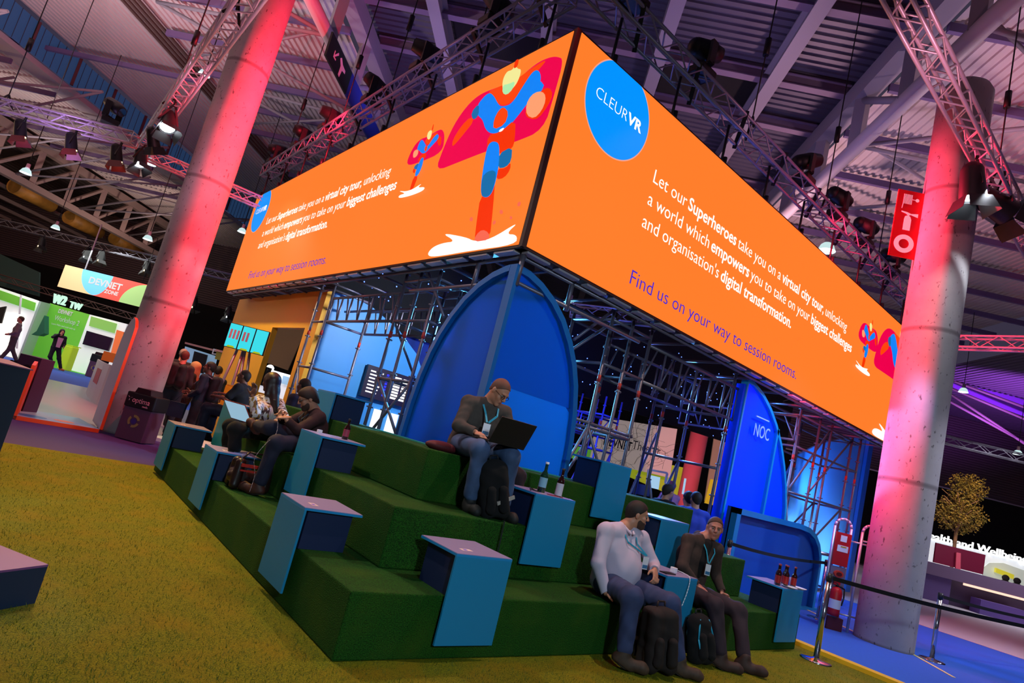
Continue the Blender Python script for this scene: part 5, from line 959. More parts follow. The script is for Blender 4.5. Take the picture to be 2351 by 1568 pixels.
m = flat([(1325, 1020), (1360, 1026), (1352, 1060), (1312, 1052)], 22, .1); tag(m.build('green_board', GRN), 'green panel glimpsed between the blue arch and the scaffold tower', 'wall panel')
e = empty('goal_frame', down(gs(1500, 1085, 15)), 'white goal-shaped frame beside a pale monitor inside the booth', 'frame')
for a, b in (((1484, 1118), (1489, 1078)), ((1489, 1078), (1532, 1086)), ((1532, 1086), (1527, 1110))): m = MB(); m.bar(gs(*a, 15), gs(*b, 15), .06, .06); m.build('frame_bar', WHITE, e)
m = flat([(1490, 1090), (1516, 1096), (1512, 1124), (1488, 1118)], 14.6, .06); tag(m.build('booth_monitor', mat('pale_screen', 'a8d0f0', .4, emit=.9)), 'pale blue lit monitor inside the booth left of the pink pillar', 'monitor')
m = flat([(1455, 1108), (1493, 1116), (1490, 1140), (1450, 1132)], 9.5, .06); tag(m.build('dark_monitor', mat('navy_screen', '0c1040', .3)), 'dark blue monitor back just above the top grass step', 'monitor')
m = flat([(1572, 1098), (1576, 1099), (1570, 1135), (1566, 1134)], 20, .06); tag(m.build('edge_monitor', mat('pale_screen')), 'thin pale monitor edge touching the pink pillar', 'monitor')
light('AREA', 'stand_light', st(20.5, -20, 5.2), st(22, -19, 0), (.95, 1, .95), 260, 5)
light('AREA', 'stand_light', st(17.5, -8, 4.5), st(19, -8, 0), (.9, .95, 1), 120, 3)
light('AREA', 'stand_light', st(18, 19, 5), st(21, 20, 0), (.95, .92, 1), 260, 4)
light('AREA', 'stand_light', st(12, -13, 6), st(11, -12, 0), (.8, .85, 1), 50, 3)
# ============================================================ people: distance-field bodies meshed with surface nets
def _rc(P, a, b, r1, r2):
    a = np.array(a, float); b = np.array(b, float); ba = b-a; l2 = max(ba@ba, 1e-9); h = np.clip(((P-a)@ba)/l2, 0, 1)
    return np.linalg.norm(P-a-h[..., None]*ba, axis=-1)-(r1+(r2-r1)*h)
def _el(P, c, r, M):
    q = (P-np.array(c, float))@M; r = np.array(r, float); k0 = np.linalg.norm(q/r, axis=-1); k1 = np.linalg.norm(q/(r*r), axis=-1)
    return k0*(k0-1)/np.maximum(k1, 1e-9)
class SDF:
    def __init__(s, k=.03): s.p = []; s.c = []; s.k = k; s.planes = []
    def cone(s, a, b, r1, r2=None, k=None): s.p.append(('c', tuple(a), tuple(b), r1, r1 if r2 is None else r2, k or s.k)); return s
    def ell(s, c, r, M=np.eye(3), k=None): s.p.append(('e', tuple(c), r, M, None, k or s.k)); return s
    def cut(s, c, r, M=np.eye(3), k=.01): s.c.append((tuple(c), r, M, k)); return s
    def plane(s, o, n): s.planes.append((np.array(o, float), np.array(n, float))); return s
    def prim(s, q, P): return _rc(P, q[1], q[2], q[3], q[4]) if q[0] == 'c' else _el(P, q[1], q[2], q[3])
    def mesh(s, h=.006, noise=0, seed=0):
        lo = np.min([np.min([q[1], q[2]], 0)-max(q[3], q[4]) if q[0] == 'c' else np.array(q[1])-max(q[2]) for q in s.p], 0)-.05
        hi = np.max([np.max([q[1], q[2]], 0)+max(q[3], q[4]) if q[0] == 'c' else np.array(q[1])+max(q[2]) for q in s.p], 0)+.05
        B = 8; bs = h*B; n = np.ceil((hi-lo)/bs).astype(int)
        g = np.stack(np.meshgrid(*[np.arange(k) for k in n], indexing='ij'), -1).reshape(-1, 3)
        C = lo+(g+.5)*bs; D = np.array([s.prim(q, C) for q in s.p]); dm = D.min(0); rad = bs*.87
        act = dm < rad+.03; act &= dm > -(rad+.05); g = g[act]; D = D[:, act]; dm = dm[act]
        if len(g) == 0: return [], []
        loc = np.stack(np.meshgrid(*[np.arange(B+1)]*3, indexing='ij'), -1).reshape(-1, 3)
        P = lo+(g[:, None, :]*B+loc[None])*h; F = np.full(P.shape[:2], 1e3)
        for i, q in enumerate(s.p):
            m = D[i] < dm+rad*2+q[5]*1.5
            if not m.any(): continue
            d = s.prim(q, P[m]); f = F[m]; k = q[5]; hh = np.maximum(k-np.abs(f-d), 0)/k; F[m] = np.minimum(f, d)-hh*hh*k*.25
        for c, r, M, k in s.c:
            d = -_el(P, c, r, M); hh = np.maximum(k-np.abs(F-d), 0)/k; F = np.maximum(F, d)+hh*hh*k*.25
        for o, nn in s.planes: F = np.maximum(F, (P-o)@nn)
        if noise:
            a = np.random.RandomState(seed).randn(5, 3)*[34, 34, 26]; w = sum(np.sin(P@v+i*1.7) for i, v in enumerate(a)); F = F+noise*w/3
        F = F.reshape(-1, B+1, B+1, B+1)
        # cells
        s8 = [F[:, i:B+i, j:B+j, k:B+k] for i in (0, 1) for j in (0, 1) for k in (0, 1)]
        neg = sum((x < 0).astype(int) for x in s8); A = (neg > 0) & (neg < 8)
        bi, ci, cj, ck = np.nonzero(A); cell = g[bi]*B+np.stack([ci, cj, ck], -1)
        vals = np.stack([x[bi, ci, cj, ck] for x in s8], -1); offs = np.array([(i, j, k) for i in (0, 1) for j in (0, 1) for k in (0, 1)], float)
        E = [(0, 1), (2, 3), (4, 5), (6, 7), (0, 2), (1, 3), (4, 6), (5, 7), (0, 4), (1, 5), (2, 6), (3, 7)]
        acc = np.zeros((len(cell), 3)); cnt = np.zeros(len(cell))
        for a, b in E:
            m = (vals[:, a] < 0) != (vals[:, b] < 0); t = vals[:, a]/(vals[:, a]-vals[:, b]+1e-12)
            p = offs[a]+(offs[b]-offs[a])*t[:, None]; acc[m] += p[m]; cnt[m] += 1
        V = lo+(cell+acc/cnt[:, None])*h
        N = n*B+2; key = (cell[:, 0]*N[1]+cell[:, 1])*N[2]+cell[:, 2]; od = np.argsort(key); ks = key[od]
        def find(c):
            kk = (c[:, 0]*N[1]+c[:, 1])*N[2]+c[:, 2]; i = np.searchsorted(ks, kk); i = np.minimum(i, len(ks)-1); ok = ks[i] == kk; return od[i], ok
        faces = []
        for ax, (a, b) in ((0, (0, 4)), (1, (0, 2)), (2, (0, 1))):
            m = (vals[:, a] < 0) != (vals[:, b] < 0); c = cell[m]; me = np.nonzero(m)[0]; u, v = (ax+1) % 3, (ax+2) % 3
            du = np.zeros(3, int); du[u] = 1; dv = np.zeros(3, int); dv[v] = 1
            i1, k1 = find(c-du); i2, k2 = find(c-du-dv); i3, k3 = find(c-dv); ok = k1 & k2 & k3
            q = np.stack([me, i1, i2, i3], -1)[ok]; fl = (vals[m, a] < 0)[ok]; q[~fl] = q[~fl][:, ::-1]; faces.append(q)
        return V, np.concatenate(faces)
    def build(s, name, m, parent, h=.006, noise=0, seed=0):
        V, F = s.mesh(h, noise, seed)
        me = bpy.data.meshes.new(name); me.vertices.add(len(V)); me.vertices.foreach_set('co', np.asarray(V, dtype=np.float32).ravel())
        me.loops.add(len(F)*4); me.loops.foreach_set('vertex_index', F.astype(np.int32).ravel()); me.polygons.add(len(F))
        me.polygons.foreach_set('loop_start', np.arange(len(F), dtype=np.int32)*4); me.polygons.foreach_set('use_smooth', np.ones(len(F), bool)); me.update(calc_edges=True); me.validate()
        me.materials.append(m); o = bpy.data.objects.new(name, me); COL.objects.link(o)
        if parent is not None: o.parent = parent; o.matrix_parent_inverse = wm(parent).inverted(); KIDS.setdefault(parent.name, []).append(o.name)
        return o
SKIN = mat('skin', 'c08468', .5); SKIN2 = mat('skin_dark', '6a4030', .5); HAIRD = mat('hair_dark', '1e120e', .7); HAIRB = mat('hair_brown', '4a2c1c', .7); GLS = mat('glasses', '181418', .2)
EYEW = mat('eye_white', '8c8078', .4); EYED = mat('eye_iris', '1a1210', .2); LIP = mat('lip', 'a05a50', .5)
def V3(*a): return Vector(a)
def crv(p, n=5):
    p = [Vector(q) for q in p]; o = []
    for i in range(len(p)-1):
        a, b, c, d = p[max(i-1, 0)], p[i], p[i+1], p[min(i+2, len(p)-1)]
        for k in range(n): t = k/n; o.append(.5*((2*b)+(c-a)*t+(2*a-5*b+4*c-d)*t*t+(3*b-a-3*c+d)*t**3))
    return o+[p[-1]]
def frame(fwd, up=(0, 0, 1)):
    y = Vector(fwd).normalized(); x = y.cross(Vector(up)).normalized(); z = x.cross(y); return np.array([x, y, z]).T   # columns
def hand(S, w, f, n, s, curl=.5, sc=1.0, tcurl=.5):
    """wrist w, finger direction f, back-of-hand normal n, thumb side s"""
    w, f, n, s = Vector(w), Vector(f).normalized(), Vector(n).normalized(), Vector(s).normalized()
    M = np.array([s, f, n]).T
    S.ell(w+f*.045*sc, (.04*sc, .052*sc, .016*sc), M, .012)
    for i, (o, l) in enumerate(((.028, .068), (.0095, .076), (-.0095, .07), (-.027, .056))):
        b = w+f*.085*sc+s*o*sc; c = curl*(1+.12*(i-1)); p = b
        for j, (seg, r1, r2) in enumerate(((.42, .0095, .0085), (.33, .0085, .0078), (.25, .0078, .0065))):
            a = c*(j+.6); d = (f*math.cos(a)-n*math.sin(a)+s*o*1.6).normalized(); q = p+d*(l*seg*1.05*sc); S.cone(p, q, r1*sc, r2*sc, .006); p = q
    b = w+f*.025*sc+s*.03*sc; m1 = b+(f*.6+s*.75-n*.25*tcurl*2).normalized()*.038*sc; S.cone(b, m1, .014*sc, .0105*sc, .012); m2 = m1+(f*.9+s*.25-n*.5*tcurl*2).normalized()*.032*sc; S.cone(m1, m2, .0105*sc, .008*sc, .006)
def person(label, J, look, skin=SKIN, top=None, trous=None, shoe=None, hair=HAIRD, hairstyle='short', beard=None, glasses=False, h=.0065, hs=1.0, bulk=1.0, belly=0, head_up=(0, 0, 1), hands=None, sleeves='long', extra=None, group=None, anchor=None, female=False):
    """J: joints in world space; look: facing direction of the face"""
    J = {k: Vector(v) for k, v in J.items()}
    e = empty('person', anchor or J.get('ankR', J['pelvis']), label, 'person', group)
    M = frame(look, head_up); H = J['head']; T = lambda x, y, z: H+Vector(M@np.array([x, y, z]))*hs
    S = SDF(.03)
    def headp(S, d=0, face=True):
        S.ell(T(0, -.012, .03), tuple(np.array((.076, .096, .09))*hs+d), M, .02); S.ell(T(0, .02, -.05), tuple(np.array((.056, .068, .062))*hs+d), M, .03); S.cone(T(0, .068, -.095), T(0, .064, -.095), .022*hs+d, None, .02)
        if face:
            S.ell(T(0, .078, .03), (.05*hs, .014*hs, .01*hs), M, .015); S.cone(T(0, .09, .018), T(0, .108, -.018), .008*hs, .0125*hs, .01); S.cone(T(-.012, .098, -.022), T(.012, .098, -.022), .0085*hs, None, .008)
            for q in (-1, 1): S.cone(T(q*.042, .06, -.02), T(q*.036, .062, -.03), .02*hs, None, .02); S.ell(T(q*.079, -.008, -.002), (.009*hs, .02*hs, .032*hs), M, .008)
            S.ell(T(0, .086, -.052), (.022*hs, .01*hs, .0055*hs), M, .006); S.ell(T(0, .085, -.063), (.019*hs, .01*hs, .0065*hs), M, .006)
            for q in (-1, 1): S.cut(T(q*.03, .1, .008), (.017*hs, .014*hs, .011*hs), M, .01)
    headp(S)
    S.cone(T(0, -.02, -.06), J['neck'], .056*hs, .06*hs, .03)
    ch, pv = J['chest'], J['pelvis']; sd = (J['shL']-J['shR']).normalized(); hd = (J['hipL']-J['hipR']).normalized() if 'hipL' in J else sd
    b = bulk
    def torso(S, d):
        for q in (-1, 1):
            S.cone(pv+hd*q*.07*b, ch+sd*q*.075*b, .105*b+d, .11*b+d, .05); S.cone(ch+sd*q*.07*b, J['neck'].lerp(J['shL' if q > 0 else 'shR'], .45)-Z_*.06, .105*b+d, .07*b+d, .05)
            S.cone(J['neck']-Z_*.03, J['shL' if q > 0 else 'shR'], .05+d, .055*b+d, .05)
        if belly: S.ell(pv.lerp(ch, .45)+Vector(look_t)*.1*b, (.15*b+d, .12*b+d, .16*b+d), frame(look_t), .06)
        if female: S.ell(ch+Vector(look_t)*.06, (.13+d, .09+d, .08+d), frame(look_t), .05)
    look_t = (Z_.cross(sd))*-1 if (Z_.cross(sd)*-1).dot(Vector(J.get('front', look))) > 0 else Z_.cross(sd)
    def arm(S, q, d, full=True):
        sh, el, wr = J['sh'+q], J['el'+q], J['wr'+q]; S.cone(sh, el, .052*b+d, .042*b+d, .03)
        if full: S.cone(el, wr, .042*b+d, .028+d, .02)
    def leg(S, q, d, full=True):
        hp, kn, an = J['hip'+q], J['knee'+q], J['ank'+q]
        if d > 0: m_ = an.lerp(kn, .12); S.cone(hp, kn, .085*b+d, .064*b+d, .04); S.cone(kn, m_, .06*b+d, .05+d, .04); return
        S.cone(hp, kn, .085*b+d, .06*b+d, .04); S.cone(kn, kn.lerp(an, .35)+(-Vector(look_t))*.012, .056+d, .055+d, .03); S.cone(kn.lerp(an, .35)+(-Vector(look_t))*.012, an, .055+d, .036+d, .03)
    torso(S, -.012)
    for q in 'LR':
        if 'el'+q in J: arm(S, q, -.006)
        if 'knee'+q in J: leg(S, q, -.012)
    for q, a in (hands or {}).items(): hand(S, J['wr'+q], *a)
    S.build('body', skin, e, h)
    # eyes, mouth
    if h < .01:
        for q in (-1, 1):
            m = MB(); m.sphere(T(q*.03, .0765, .008), .0112*hs, 10, 8); m.build('eye', EYEW, e)
            m = MB(); m.sphere(T(q*.03, .0825, .007), .0066*hs, 8, 6); m.build('iris', EYED, e)
            m = MB(); m.tube(T(q*.014, .093, .026), T(q*.046, .083, .028), .0035*hs, 6, r2=.002*hs); m.build('eyebrow', hair, e)
        L = SDF(.004); L.ell(T(0, .09, -.0525), (.021*hs, .0075*hs, .004*hs), M, .003); L.ell(T(0, .089, -.0615), (.018*hs, .0075*hs, .005*hs), M, .003); L.build('lips', LIP, e, .003)
    if hairstyle:
        Hh = SDF(.02); rh = {'stubble': .004, 'short': .009}.get(hairstyle, .013)
        Hh.ell(T(0, -.012, .032), tuple(np.array((.076, .096, .09))*hs+rh), M, .02)
        if hairstyle in ('short', 'stubble', 'receding'):
            n_ = M@np.array([0, .9, -1.0]); n_ /= np.linalg.norm(n_); f0 = .055 if hairstyle in ('receding', 'stubble') else .072
            Hh.cone(T(0, -.06, -.03), T(0, -.05, .0), .045*hs, .05*hs, .03); Hh.plane(T(0, f0, .07), n_)
        elif hairstyle == 'swept':
            n_ = M@np.array([0, .8, -1.0]); n_ /= np.linalg.norm(n_); Hh.cone(T(0, -.06, -.05), T(0, -.05, 0), .052*hs, .058*hs, .03); Hh.cone(T(0, .05, .085), T(0, -.04, .09), .028*hs, .034*hs, .03); Hh.plane(T(0, .085, .06), n_)
        elif hairstyle == 'long':
            bk = -Vector(look_t)*.03
            Hh.cone(T(0, -.035, .02), T(0, -.06, -.1), .085*hs, .07*hs, .04); Hh.cone(T(0, -.06, -.1), ch+bk+Vector((0, 0, .05))-Vector(look_t)*.075, .07*hs, .04*hs, .04)
            for q in (-1, 1): Hh.cone(T(q*.06, -.02, .0), T(q*.075, -.03, -.16), .04*hs, .03*hs, .03)
            Hh.cut(T(0, .1, -.03), (.055, .075, .09), M, .02)
        Hh.build('hair', hair, e, min(h, .0045), .002, 3)
    if beard:
        Bd = SDF(.02); Bd.ell(T(0, .02, -.05), tuple(np.array((.056, .068, .062))*hs+.005), M, .03); Bd.cone(T(0, .068, -.095), T(0, .064, -.095), .022*hs+.005, None, .02)
        n_ = M@np.array([0, .35, 1.0]); n_ /= np.linalg.norm(n_); Bd.plane(T(0, .05, -.04), n_); Bd.plane(T(0, -.03, 0), M@np.array([0, -1.0, 0])); Bd.cut(T(0, .1, -.056), (.024*hs, .02*hs, .012*hs), M, .004); Bd.build('beard', beard, e, .005, .001)
    if glasses:
        m = MB()
        for q in (-1, 1):
            pts = [T(q*.031+.022*math.cos(a*.524), .098, .007+.017*math.sin(a*.524)) for a in range(13)]; m.path(pts, .0022, 5); m.tube(T(q*.053, .096, .01), T(q*.08, -.005, .008), .002, 5)
        m.tube(T(-.009, .1, .01), T(.009, .1, .01), .0022, 5); m.build('glasses', GLS, e)
    if top:
        S = SDF(.03); torso(S, .012)
        for q in 'LR':
            if 'el'+q in J:
                if sleeves == 'long': arm(S, q, .013)
                else: sh, el = J['sh'+q], J['el'+q]; S.cone(sh, sh.lerp(el, .75), .052*b+.014, .05*b+.01, .03)
        pv2 = pv+Z_*-.02
        if sleeves == 'long': 
            for q in 'LR':
                if 'wr'+q in J: S.cut(J['wr'+q]+(J['wr'+q]-J['el'+q]).normalized()*.03, (.05, .05, .05), np.eye(3), .005)
        S.cut(J['neck']+Vector(look_t)*.05+Z_*.03, (.05, .05, .05), np.eye(3), .01)
        S.build('top', top, e, h, .0035, len(label))
    if trous and 'hipL' in J:
        S = SDF(.03); S.cone(J['hipL'], J['hipR'], .1*b, None, .04); S.cone(pv, pv+(ch-pv)*.25, .105*b, .1*b, .04)
        for q in 'LR': leg(S, q, .014)
        S.build('trousers', trous, e, h, .0045, len(label)+2)
    if shoe:
        for q in 'LR':
            if 'ank'+q in J and 'toe'+q in J:
                a, t = J['ank'+q], J['toe'+q]; d = (t-a); fl = Vector((d.x, d.y, d.z)).normalized(); S = SDF(.02); up = Vector(J.get('solen'+q, (0, 0, 1)))
                ln_ = (t-a).length; t = a+(t-a)*min(1, .185/ln_) if abs(fl.z) < .5 else t
                up = (up-fl*up.dot(fl)).normalized() if abs(up.dot(fl)) < .95 else up
                hz_ = a-up*.05; tt = t+fl*.01; hl = hz_-fl*.03
                S.cone(hl, hz_+fl*.03, .04, .045, .02); S.cone(hz_+fl*.03, tt-fl*.03, .045, .042, .03); S.cone(tt-fl*.03, tt, .042, .036, .03); S.cone(a+up*.03, hz_, .047, .05, .03); S.cone(a, hz_+fl*.07, .04, .04, .04)
                zo = min(hl.dot(up), tt.dot(up))-.036; S.plane(np.array(up)*(zo+.012), -np.array(up)); s_ = S.build('shoe', shoe, e, h, .0015, 4)
                S = SDF(.02); S.cone(hl, hz_+fl*.03, .045, .05, .02); S.cone(hz_+fl*.03, tt, .05, .042, .03); S.plane(np.array(up)*(zo+.012), np.array(up)); S.plane(np.array(up)*zo, -np.array(up)); S.build('sole', mat('sole', '2c2420', .7), s_, h*.8)
                if h < .009:
                    m = MB(); sd_ = fl.cross(up).normalized()
                    for i in range(4): c = hz_+fl*(.035+.022*i)+up*(.062-.012*i); m.bar(c-sd_*.024, c+sd_*.024, .005, .012, up=tuple(up))
                    m.build('laces', mat('laces', '8a7a6a', .8), s_)
    if extra: extra(e, J, T, look_t, sd)
    return e
def lanyard(e, J, T, f, sd, col, low, wdt=.018):
    m = MB(); nk = J['neck']; b = low
    for q in (-1, 1):
        p = [nk+sd*q*.06-f*.03+Z_*.0, nk+sd*q*.085+f*.06-Z_*.02, nk+sd*q*.06+f*.135-Z_*.12, b+sd*q*.008]
        for a, c in zip(p, p[1:]): m.bar(a, c, wdt, .003, up=tuple(f))
    m.build('lanyard', col, e)
    m = MB(); m.prism([(-.035, -.12), (.035, -.12), (.035, -.01), (-.035, -.01)], b, sd, Z_, f*.004); bd = m.build('badge', mat('badge_white', 'e8e8f0', .4), e)
    m = MB(); m.prism([(-.03, -.11), (.03, -.11), (.03, -.08), (-.03, -.08)], b+f*.005, sd, Z_, f*.002); m.build('badge_stripe', mat('badge_blue', '3a78a8', .4), bd)
JEAN = mat('jeans', '34406a', .8, noise=.3, nscale=9); JEAN2 = mat('jeans_pale', '48608a', .8, noise=.4, nscale=7); FLEECE = mat('fleece', '4c423c', .85, noise=.2, nscale=25)
SHIRT = mat('shirt_lilac', 'c8b8cc', .75); HOOD = mat('hoodie_brown', '43302a', .9, noise=.2, nscale=30); DARKR = mat('burgundy', '2e0f14', .85); SUIT = mat('suit_black', '111018', .85); NAVYC = mat('navy_cloth', '16182c', .85); BOOT = mat('boot_brown', '4a3628', .7, noise=.3, nscale=30); TEAL = mat('lanyard_teal', '1a98b8', .6); TROUD = mat('trouser_plum', '2a1c28', .85)
# ---- the man with the laptop on the top step
def ex1(e, J, T, f, sd): lanyard(e, J, T, f, sd, TEAL, V3(1.455, .99, 1.66))
person('man in grey-brown fleece typing on a laptop, seated on the top grass step',
 dict(head=(1.56, 1.07, 1.965), neck=(1.545, 1.17, 1.86), chest=(1.53, 1.22, 1.66), pelvis=(1.5, 1.28, 1.41), shR=(1.36, 1.22, 1.80), shL=(1.73, 1.13, 1.80), elR=(1.25, 1.13, 1.57), elL=(1.80, 1.0, 1.56), wrR=(1.335, .97, 1.55), wrL=(1.66, .84, 1.5),
 hipR=(1.41, 1.23, 1.41), hipL=(1.6, 1.2, 1.41), kneeR=(1.27, .76, 1.42), kneeL=(1.57, .70, 1.42), ankR=(1.36, .84, .97), ankL=(1.66, .74, .97), toeR=(1.33, .68, .915), toeL=(1.67, .585, .915), front=(-.3, -1, 0)),
 (.22, -.85, -.62), SKIN, FLEECE, JEAN2, mat('trainer_dark', '1a1a18', .7), mat('hair_thin', '6a4030', .7), 'stubble', None, True, hands={'R': ((.25, -.9, -.25), (-.2, -.1, 1), (.95, .2, .2), .75), 'L': ((-.5, -.75, -.1), (.1, 0, 1), (-.8, .5, .1), .6)}, extra=ex1, anchor=V3(1.5, .8, .88))
def laptop(P, hinge, back, up, w, d, label, lid=BLACK, scr=None, base=BLACK, name='laptop'):
    """P centre of hinge, hinge dir, back: direction keyboard extends from the hinge, up: lid direction"""
    P, hinge, back, up = Vector(P), Vector(hinge).normalized(), Vector(back).normalized(), Vector(up).normalized(); e = empty(name, P, label, 'laptop')
    m = MB(); m.prism([(-w/2, 0), (w/2, 0), (w/2, d), (-w/2, d)], P, hinge, back, hinge.cross(back)*.014); m.build('keyboard_base', base, e, bevel=.003)
    m = MB(); m.prism([(-w/2, 0), (w/2, 0), (w/2, d), (-w/2, d)], P, hinge, up, hinge.cross(up)*.008); m.build('lid', lid, e, bevel=.002)
    if scr: m = MB(); m.prism([(-w/2+.012, .014), (w/2-.012, .014), (w/2-.012, d-.012), (-w/2+.012, d-.012)], P-hinge.cross(up)*.001, hinge, up, hinge.cross(up)*-.001); m.build('display', scr, e)
    return e
laptop((1.45, .66, 1.5), (1, -.12, 0), (.1, 1, .02), (-.02, -.42, .9), .37, .25, 'dark open laptop on the knees of the man in the fleece', BLACK, mat('laptop_glow', 'c8d8e8', .4, emit=.8))
# ---- backpacks
def backpack(P, up, fr, s, label, main, strap, trim=None, sz=(.3, .2, .48)):
    P, up, fr = Vector(P), Vector(up).normalized(), Vector(fr).normalized(); sd = up.cross(fr).normalized(); fr = sd.cross(up); e = empty('backpack', P, label, 'backpack'); w, d, h = [v*s for v in sz]; M = np.array([sd, fr, up]).T
    S = SDF(.05)
    for a in (-1, 1):
        for b in (-1, 1): S.cone(P+sd*a*(w/2-.06)+fr*b*(d/2-.06)+up*.06, P+sd*a*(w/2-.08)+fr*b*(d/2-.07)+up*(h-.09), .06, .065, .05)
    S.cone(P+up*.1, P+up*(h-.08), .08, .07, .05)
    S.build('main_body', main, e, .007, .004, 5)
    S = SDF(.03); c = P+fr*(d/2)+up*h*.3; 
    for a in (-1, 1): S.cone(c+sd*a*w*.22-up*.05, c+sd*a*w*.2+up*.1, .045, .04, .03)
    S.build('front_pocket', main, e, .007, .003, 8)
    m = MB(); m.path([P+up*(h-.02)+sd*-.04, P+up*(h+.03)+sd*-.03, P+up*(h+.03)+sd*.03, P+up*(h-.02)+sd*.04], .008, 6); m.build('top_handle', strap, e)
    for a in (-1, 1):
        m = MB(); pts = [P+sd*a*w*.2-fr*(d/2)+up*(h-.05), P+sd*a*w*.34-fr*(d/2+.03)+up*h*.6, P+sd*a*w*.4-fr*(d/2)+up*.08]
        for p, q in zip(pts, pts[1:]): m.bar(p, q, .045, .012, up=tuple(fr))
        m.build('shoulder_strap', strap, e)
    if trim:
        for a in (-1, 1):
            m = MB(); m.path([P+sd*a*w*.33+fr*(d/2+.012)+up*.06, P+sd*a*w*.4+fr*(d/2)+up*h*.5, P+sd*a*w*.22+fr*(d/2-.01)+up*(h-.05)], .008, 6); m.build('piping', trim, e)
    return e
bp = backpack((1.53, .68, .885), (-.28, .05, 1), (-.35, -1, 0), 1.0, 'black backpack with a pale strap standing between the feet of the man in the fleece', BLK2, mat('strap_black', '16141a', .8), None, (.26, .2, .5))
m = MB(); m.bar((1.44, .575, 1.02), (1.6, .565, 1.1), .012, .03); m.build('pale_strap', mat('strap_pale', 'a8a098', .6), bp)
m = MB(); m.bar((1.5, .5, .9), (1.505, .495, .6), .03, .008); m.build('hanging_strap', mat('strap_black'), bp)
m = MB(); m.sphere((0, 0, 0), 1, 16, 10, sc=(.17, .11, .05), M=Matrix.Translation((1.22, 1.25, 1.35))); tag(m.build('cap', mat('cap_red', '5a1018', .7)), 'dark red folded cap lying on the top step left of the man in the fleece', 'cap')
S = SDF(.03); S.cone((1.86, 1.12, 1.36), (1.98, 1.02, 1.25), .07, .08); S.cone((1.98, 1.02, 1.25), (2.0, .98, 1.16), .08, .05); j_ = S.build('jacket', mat('jacket_dark', '20141a', .9), None, .007, .006); tag(j_, 'dark folded jacket slumped over the edge right of the man in the fleece', 'jacket')
# ---- heavy man in lilac shirt
def ex2(e, J, T, f, sd):
    lanyard(e, J, T, f, sd, TEAL, V3(2.86, .05, .86), .014)
    S = SDF(.01); 
    for q in (-1, 1): S.cone(J['neck']+sd*q*.055+f*.04-Z_*.0, J['neck']+sd*q*.02+f*.11-Z_*.045, .014, .012); S.cone(J['neck']+sd*q*.055+f*.04, J['neck']-f*.06+Z_*.02, .014, .013)
    S.build('collar', SHIRT, e, .005)
    
person('heavy bearded man in a pale lilac shirt and jeans on the lowest step, looking right',
 dict(head=(2.83, .22, 1.185), neck=(2.74, .26, 1.06), chest=(2.72, .26, .84), pelvis=(2.75, .3, .56), shR=(2.5, .27, .99), shL=(2.96, .22, .98), elR=(2.41, .2, .71), elL=(3.06, .1, .77), wrR=(2.46, .09, .495), wrL=(2.92, -.02, .76),
 hipR=(2.64, .24, .54), hipL=(2.87, .22, .54), kneeR=(2.40, -.22, .57), kneeL=(2.82, -.3, .56), ankR=(2.38, -.27, .14), ankL=(2.93, -.42, .13), toeR=(2.52, -.42, .06), toeL=(3.06, -.56, .06), front=(-.1, -1, 0)),
 (.74, -.67, -.06), SKIN, SHIRT, JEAN, BOOT, HAIRD, 'short', mat('beard', '4a3024', .8), bulk=1.14, belly=1, hands={'R': ((.5, -.85, -.08), (0, -.05, 1), (-.8, -.5, 0), .1), 'L': ((-.35, -.6, -.6), (.1, -.8, .5), (-.8, .3, .3), .7)}, extra=ex2, anchor=V3(2.7, -.3, .023))
backpack((2.72, -.36, .03), (-.05, .1, 1), (-.4, -1, 0), 1.0, 'dark brown backpack on the grass between the boots of the lilac-shirt man', mat('pack_brown', '1c100e', .85), mat('strap_brown', '2c1a14', .8), None, (.3, .24, .52))
# ---- man in hoodie
def ex3(e, J, T, f, sd):
    lanyard(e, J, T, f, sd, TEAL, V3(3.99, .1, .86), .014)
    S = SDF(.03)
    for q in (-1, 1): S.cone(J['neck']+sd*q*.07-Z_*.01, J['neck']-f*.08+Z_*.0, .035, .045)
    S.build('hood', HOOD, e, .006, .002)
    S = SDF(.02); S.cone(J['neck']+f*.06-Z_*.06, J['chest']+f*.085-Z_*.02, .06, .06); S.cone(J['chest']+f*.085-Z_*.02, J['chest']+f*.1-Z_*.16, .06, .03); S.build('inner_shirt', BLK2, e, .006)
person('man in a dark brown hoodie with lanyard seated at the right, turned toward his neighbour',
 dict(head=(4.16, .21, 1.205), neck=(4.1, .28, 1.09), chest=(4.03, .3, .87), pelvis=(4.0, .3, .54), shR=(3.86, .3, 1.03), shL=(4.26, .2, 1.0), elR=(3.72, .22, .78), elL=(4.33, .2, .74), wrR=(3.84, .1, .64), wrL=(4.3, .08, .6),
 hipR=(3.91, .26, .53), hipL=(4.08, .24, .53), kneeR=(3.72, -.2, .54), kneeL=(4.14, -.22, .5), ankR=(3.72, -.35, .12), ankL=(4.02, -.42, .12), toeR=(3.85, -.48, .06), toeL=(4.12, -.62, .06), front=(-.2, -1, 0)),
 (-.76, -.64, -.04), mat('skin_red', 'b87460', .5), HOOD, TROUD, mat('shoe_brown', '3c2620', .7), mat('hair_short', '50301f', .75), 'stubble', hands={'R': ((.4, -.7, -.3), (0, -.3, 1), (.8, .4, .2), .5), 'L': ((-.1, -.9, -.4), (.2, 0, 1), (-.9, .2, .1), .5)}, extra=ex3, anchor=V3(3.9, -.3, .023))
backpack((3.56, -.26, .03), (-.05, .25, 1), (-.2, -1, 0), .9, 'black backpack with cyan piping leaning on the step beside the hoodie man', BLK2, mat('strap_black'), mat('piping_cyan', '20a0c8', .5), (.27, .18, .48))
